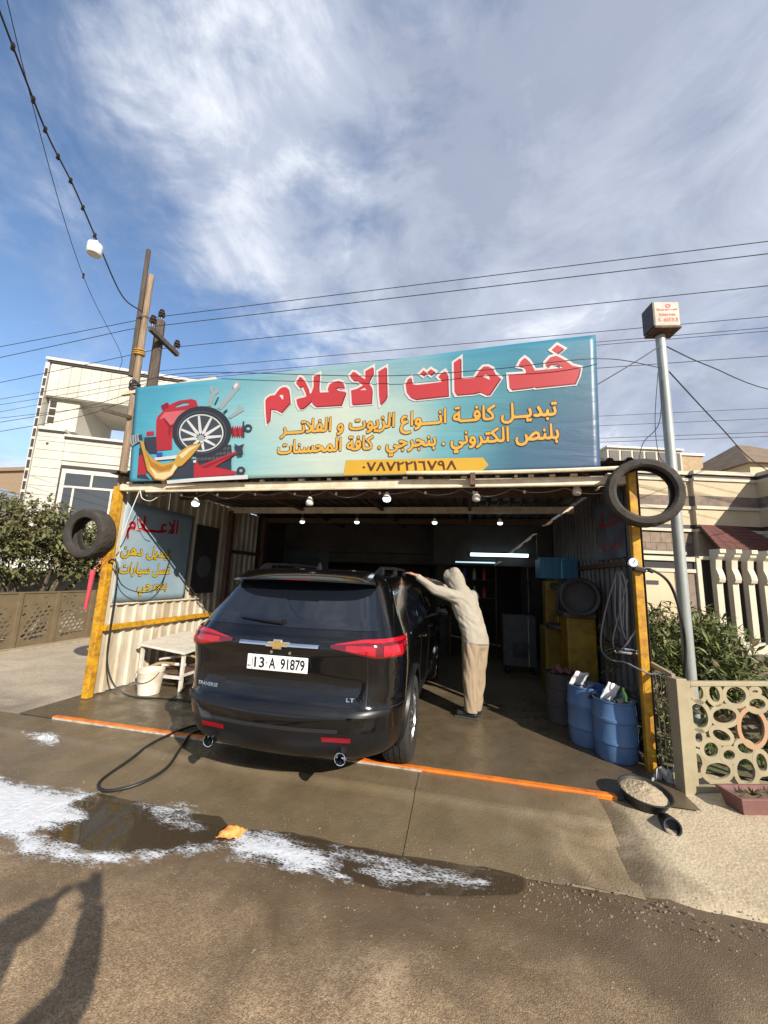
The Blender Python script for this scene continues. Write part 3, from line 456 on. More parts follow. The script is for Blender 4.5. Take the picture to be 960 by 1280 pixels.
'w3b':'129 148 145 149 147 147 149 89 148 61 132 62 131 74 128 78 126 78 121 70 114 64 95 59 83 57 40 58 26 62 18 71 15 76 13 88 17 104 21 108 36 104 37 97 35 88 37 83 41 81 50 79 82 79 95 81 103 84 105 88 100 105 101 109 117 115 121 112 125 102 127 102 129 104;196 149 212 149 214 148 218 86 219 83 223 81 228 81 233 83 237 96 241 102 257 98 258 92 256 84 260 81 267 81 271 83 275 96 279 101 294 97 296 92 295 84 299 82 301 84 304 96 307 101 322 100 324 102 326 109 336 113 344 114 350 101 352 80 349 71 343 63 335 60 325 58 312 61 298 58 285 60 281 62 264 58 263 56 264 50 262 44 256 39 251 38 243 40 233 38 228 41 225 47 225 55 224 57 207 62 201 65 196 74 194 74 191 71 187 60 175 44 157 35 149 35 144 52 164 64 168 70 170 76 168 85 163 98 164 101 180 109 184 103 190 89 193 88 195 90 195 146;436 149 452 149 454 148 457 88 459 83 464 81 468 84 472 96 475 101 492 96 491 84 495 82 498 85 501 96 504 102 524 97 526 99 528 106 537 108 546 107 550 86 552 82 555 82 558 86 557 95 561 106 566 114 575 120 572 130 575 137 579 141 583 143 589 141 595 135 596 130 595 122 602 116 603 113 599 99 594 97 583 97 580 94 580 92 582 88 589 85 606 89 612 75 612 71 606 68 592 63 560 58 549 59 540 63 524 58 508 61 489 58 478 62 471 59 457 58 445 43 434 37 415 33 406 34 396 38 384 47 380 56 378 66 382 86 388 90 403 84 404 81 401 71 401 64 403 60 409 57 421 56 432 61 434 66 436 75 435 146;59 127 70 125 78 127 87 122 90 115 89 112 87 107 81 104 76 103 70 105 61 103 53 107 51 112 52 120;525 91 521 88 522 85 524 83 528 85 527 89;328 88 324 86 327 82 331 84',
'w4a':'292 121 299 119 300 114 298 107 293 106 287 107 284 113 286 119;330 112 333 111 335 107 340 83 338 75 335 69 325 61 326 58 331 56 333 50 328 43 321 42 318 46 317 54 321 59 319 62 303 63 295 67 279 62 266 63 260 65 251 73 248 74 223 64 211 62 197 63 185 49 175 43 163 38 160 39 157 49 175 59 180 66 184 73 183 83 177 99 187 105 190 102 199 83 203 78 216 77 237 84 239 88 236 90 227 92 213 92 210 104 221 107 236 105 253 97 265 93 267 91 268 80 270 78 280 77 284 79 290 96 292 99 304 96 302 82 303 79 307 77 323 78 325 80 326 86 320 106 322 108;110 107 124 106 137 101 147 96 158 93 159 81 145 77 132 70 118 65 99 61 92 50 84 44 64 37 63 34 67 28 68 24 64 17 59 17 53 19 44 17 40 18 38 22 37 26 44 36 42 38 32 42 24 47 19 55 17 62 18 74 22 86 26 86 35 83 32 64 35 57 45 53 63 52 72 55 82 62 80 65 67 71 70 84 95 77 107 77 122 81 130 85 130 87 127 90 119 92 106 92 104 93 102 104;126 59 133 57 136 51 135 46 130 42 124 44 120 48 120 54;232 59 239 57 242 52 241 46 235 43 229 44 226 49 226 54;52 37 49 36 49 34 52 31 55 32 55 34',
'w4b':'292 125 300 123 304 118 304 112 301 102 307 98 306 86 309 82 317 81 321 84 320 93 317 103 317 109 333 116 338 112 343 93 344 81 340 71 333 61 337 49 332 40 323 38 316 41 313 48 313 55 309 58 294 62 278 58 267 59 256 63 248 69 239 64 246 52 244 45 239 40 232 39 225 42 222 49 223 57 221 59 207 59 198 58 191 50 176 39 165 34 160 35 154 51 175 64 180 75 179 83 173 98 174 101 190 109 194 103 203 83 209 81 216 81 222 83 224 86 222 88 211 89 207 105 213 109 228 111 241 107 254 101 269 96 271 83 279 81 283 86 287 100 281 108 280 113 281 119 285 124;113 111 119 111 133 107 161 94 161 78 151 75 133 65 133 63 137 59 140 52 139 47 137 42 131 39 123 40 117 46 116 58 114 60 104 59 100 57 92 45 83 40 72 35 70 33 72 27 71 20 65 14 40 14 34 20 34 29 35 35 19 47 14 58 13 68 15 78 21 90 34 86 38 84 35 67 38 60 48 56 63 56 72 59 74 61 73 64 63 69 68 87 74 87 98 81 107 81 115 84 115 86 113 88 102 89 98 104 104 109',
'pha':'187 143 207 99 209 99 211 103 224 135 228 143 240 138 255 142 260 131 270 128 277 131 281 142 291 139 293 136 286 121 278 117 265 114 263 112 266 72 266 67 264 65 255 63 253 65 247 121 244 132 240 135 226 104 214 66 209 64 201 64 192 93 176 138;58 143 63 141 78 101 80 99 83 100 85 105 94 128 100 142 103 142 111 139 111 134 101 111 87 66 75 64 62 103 49 137 51 139;442 143 445 142 448 139 460 106 464 99 467 101 476 124 484 142 495 139 495 135 484 109 470 67 469 65 458 64 449 93 433 137 434 140;520 142 528 141 533 136 539 118 543 77 547 68 544 65 534 63 532 72 527 97 523 99 511 100 505 103 500 109 497 117 498 124 504 136 513 141;305 142 309 141 313 131 320 128 330 131 335 142 343 140 347 138 360 142 362 141 369 114 373 67 371 65 360 64 355 114 351 132 348 134 337 119 316 113 319 68 317 65 307 64 302 111 299 128 296 136 298 140;380 142 392 140 418 141 420 140 422 109 428 68 427 65 425 64 417 63 416 65 407 123 403 126 394 126 379 130 378 134;587 141 603 94 613 69 610 66 603 63 601 64 585 105 582 107 579 105 563 64 559 64 550 68 562 97 576 139;145 141 151 139 161 106 175 68 167 64 163 64 147 106 144 108 142 106 125 64 121 64 114 67 113 69 126 101 138 139;516 129 511 123 511 117 514 114 521 112 525 115 524 123 522 127;31 108 35 107 43 97 34 87 32 87 22 97 23 100',
}
TITLE=[[[(-2.597, 3.899), (-2.576, 3.937), (-2.528, 3.965), (-2.464, 3.967), (-2.44, 4.008), (-2.401, 4.054), (-2.353, 4.072), (-2.31, 4.064), (-2.282, 4.039), (-2.262, 3.961), (-2.242, 3.842), (-2.351, 3.719), (-2.432, 3.764), (-2.508, 3.776), (-2.505, 3.631), (-2.546, 3.576), (-2.576, 3.745)], [(-2.4, 3.956), (-2.369, 3.965), (-2.346, 3.953), (-2.343, 3.894), (-2.365, 3.912)]], [[(-2.181, 4.115), (-2.139, 4.2), (-2.103, 4.183), (-2.056, 4.119), (-2.008, 4.026), (-1.985, 3.942), (-1.956, 3.967), (-1.934, 4.048), (-1.944, 4.187), (-1.868, 4.22), (-1.866, 4.043), (-1.857, 3.961), (-1.725, 3.958), (-1.742, 4.007), (-1.719, 4.067), (-1.661, 4.096), (-1.601, 4.103), (-1.553, 4.082), (-1.53, 4.026), (-1.529, 4.005), (-1.603, 4.017), (-1.642, 4.003), (-1.593, 3.969), (-1.503, 3.95), (-1.511, 3.91), (-1.553, 3.777), (-1.888, 3.776), (-1.931, 3.809), (-1.948, 3.858), (-2.011, 3.794), (-2.056, 3.759), (-2.107, 3.759), (-2.136, 3.808), (-2.158, 3.885), (-2.115, 3.899), (-2.047, 3.908), (-2.021, 3.924), (-2.038, 3.973), (-2.087, 4.066), (-2.127, 4.048)]], [[(-1.459, 4.169), (-1.422, 4.214), (-1.389, 4.204), (-1.328, 4.152), (-1.258, 4.1), (-1.259, 4.214), (-1.167, 4.261), (-1.161, 4.172), (-1.202, 4.089), (-1.213, 4.049), (-1.179, 4.0), (-1.166, 3.946), (-1.167, 3.782), (-1.412, 3.777), (-1.433, 3.965), (-1.358, 3.982), (-1.283, 4.021), (-1.297, 4.045), (-1.364, 4.094), (-1.41, 4.098), (-1.437, 4.127)], [(-1.318, 3.96), (-1.262, 3.986), (-1.235, 3.96)]], [[(-1.094, 4.194), (-0.998, 4.249), (-0.974, 3.861), (-0.995, 3.813), (-1.053, 3.755), (-1.073, 3.881)]], [[(-0.745, 4.0), (-0.717, 4.062), (-0.684, 4.083), (-0.676, 4.03), (-0.662, 3.994), (-0.615, 3.979), (-0.485, 3.984), (-0.311, 3.993), (-0.318, 4.024), (-0.35, 4.061), (-0.331, 4.088), (-0.274, 4.129), (-0.244, 4.074), (-0.235, 3.811), (-0.624, 3.796), (-0.684, 3.827), (-0.729, 3.893)]], [[(-0.57, 4.125), (-0.531, 4.164), (-0.494, 4.13), (-0.533, 4.094)]], [[(-0.488, 4.133), (-0.443, 4.171), (-0.394, 4.135), (-0.441, 4.092)]], [[(-0.17, 4.228), (-0.093, 4.281), (-0.09, 4.013), (-0.04, 4.009), (0.072, 4.01), (0.122, 4.092), (0.171, 4.143), (0.22, 4.143), (0.269, 4.112), (0.292, 4.051), (0.358, 3.985), (0.236, 3.796), (0.199, 3.793), (0.127, 3.834), (0.059, 3.819), (-0.139, 3.816), (-0.16, 3.861)], [(0.161, 4.021), (0.195, 4.041), (0.234, 4.015), (0.241, 3.97)]], [[(0.45, 4.021), (0.635, 4.021), (0.642, 4.057), (0.61, 4.103), (0.558, 4.116), (0.59, 4.18), (0.629, 4.214), (0.666, 4.179), (0.697, 4.121), (0.728, 4.048), (0.887, 4.052), (1.029, 4.059), (1.025, 4.077), (0.963, 4.104), (0.9, 4.112), (0.853, 4.086), (0.853, 4.138), (0.902, 4.195), (0.966, 4.21), (1.018, 4.178), (1.068, 4.137), (1.128, 4.078), (1.207, 4.049), (1.185, 3.953), (1.145, 3.863), (0.733, 3.845), (0.712, 3.857), (0.68, 3.849), (0.474, 3.837), (0.459, 3.863)]], [[(0.921, 4.286), (0.981, 4.342), (1.045, 4.293), (0.98, 4.237)]]]
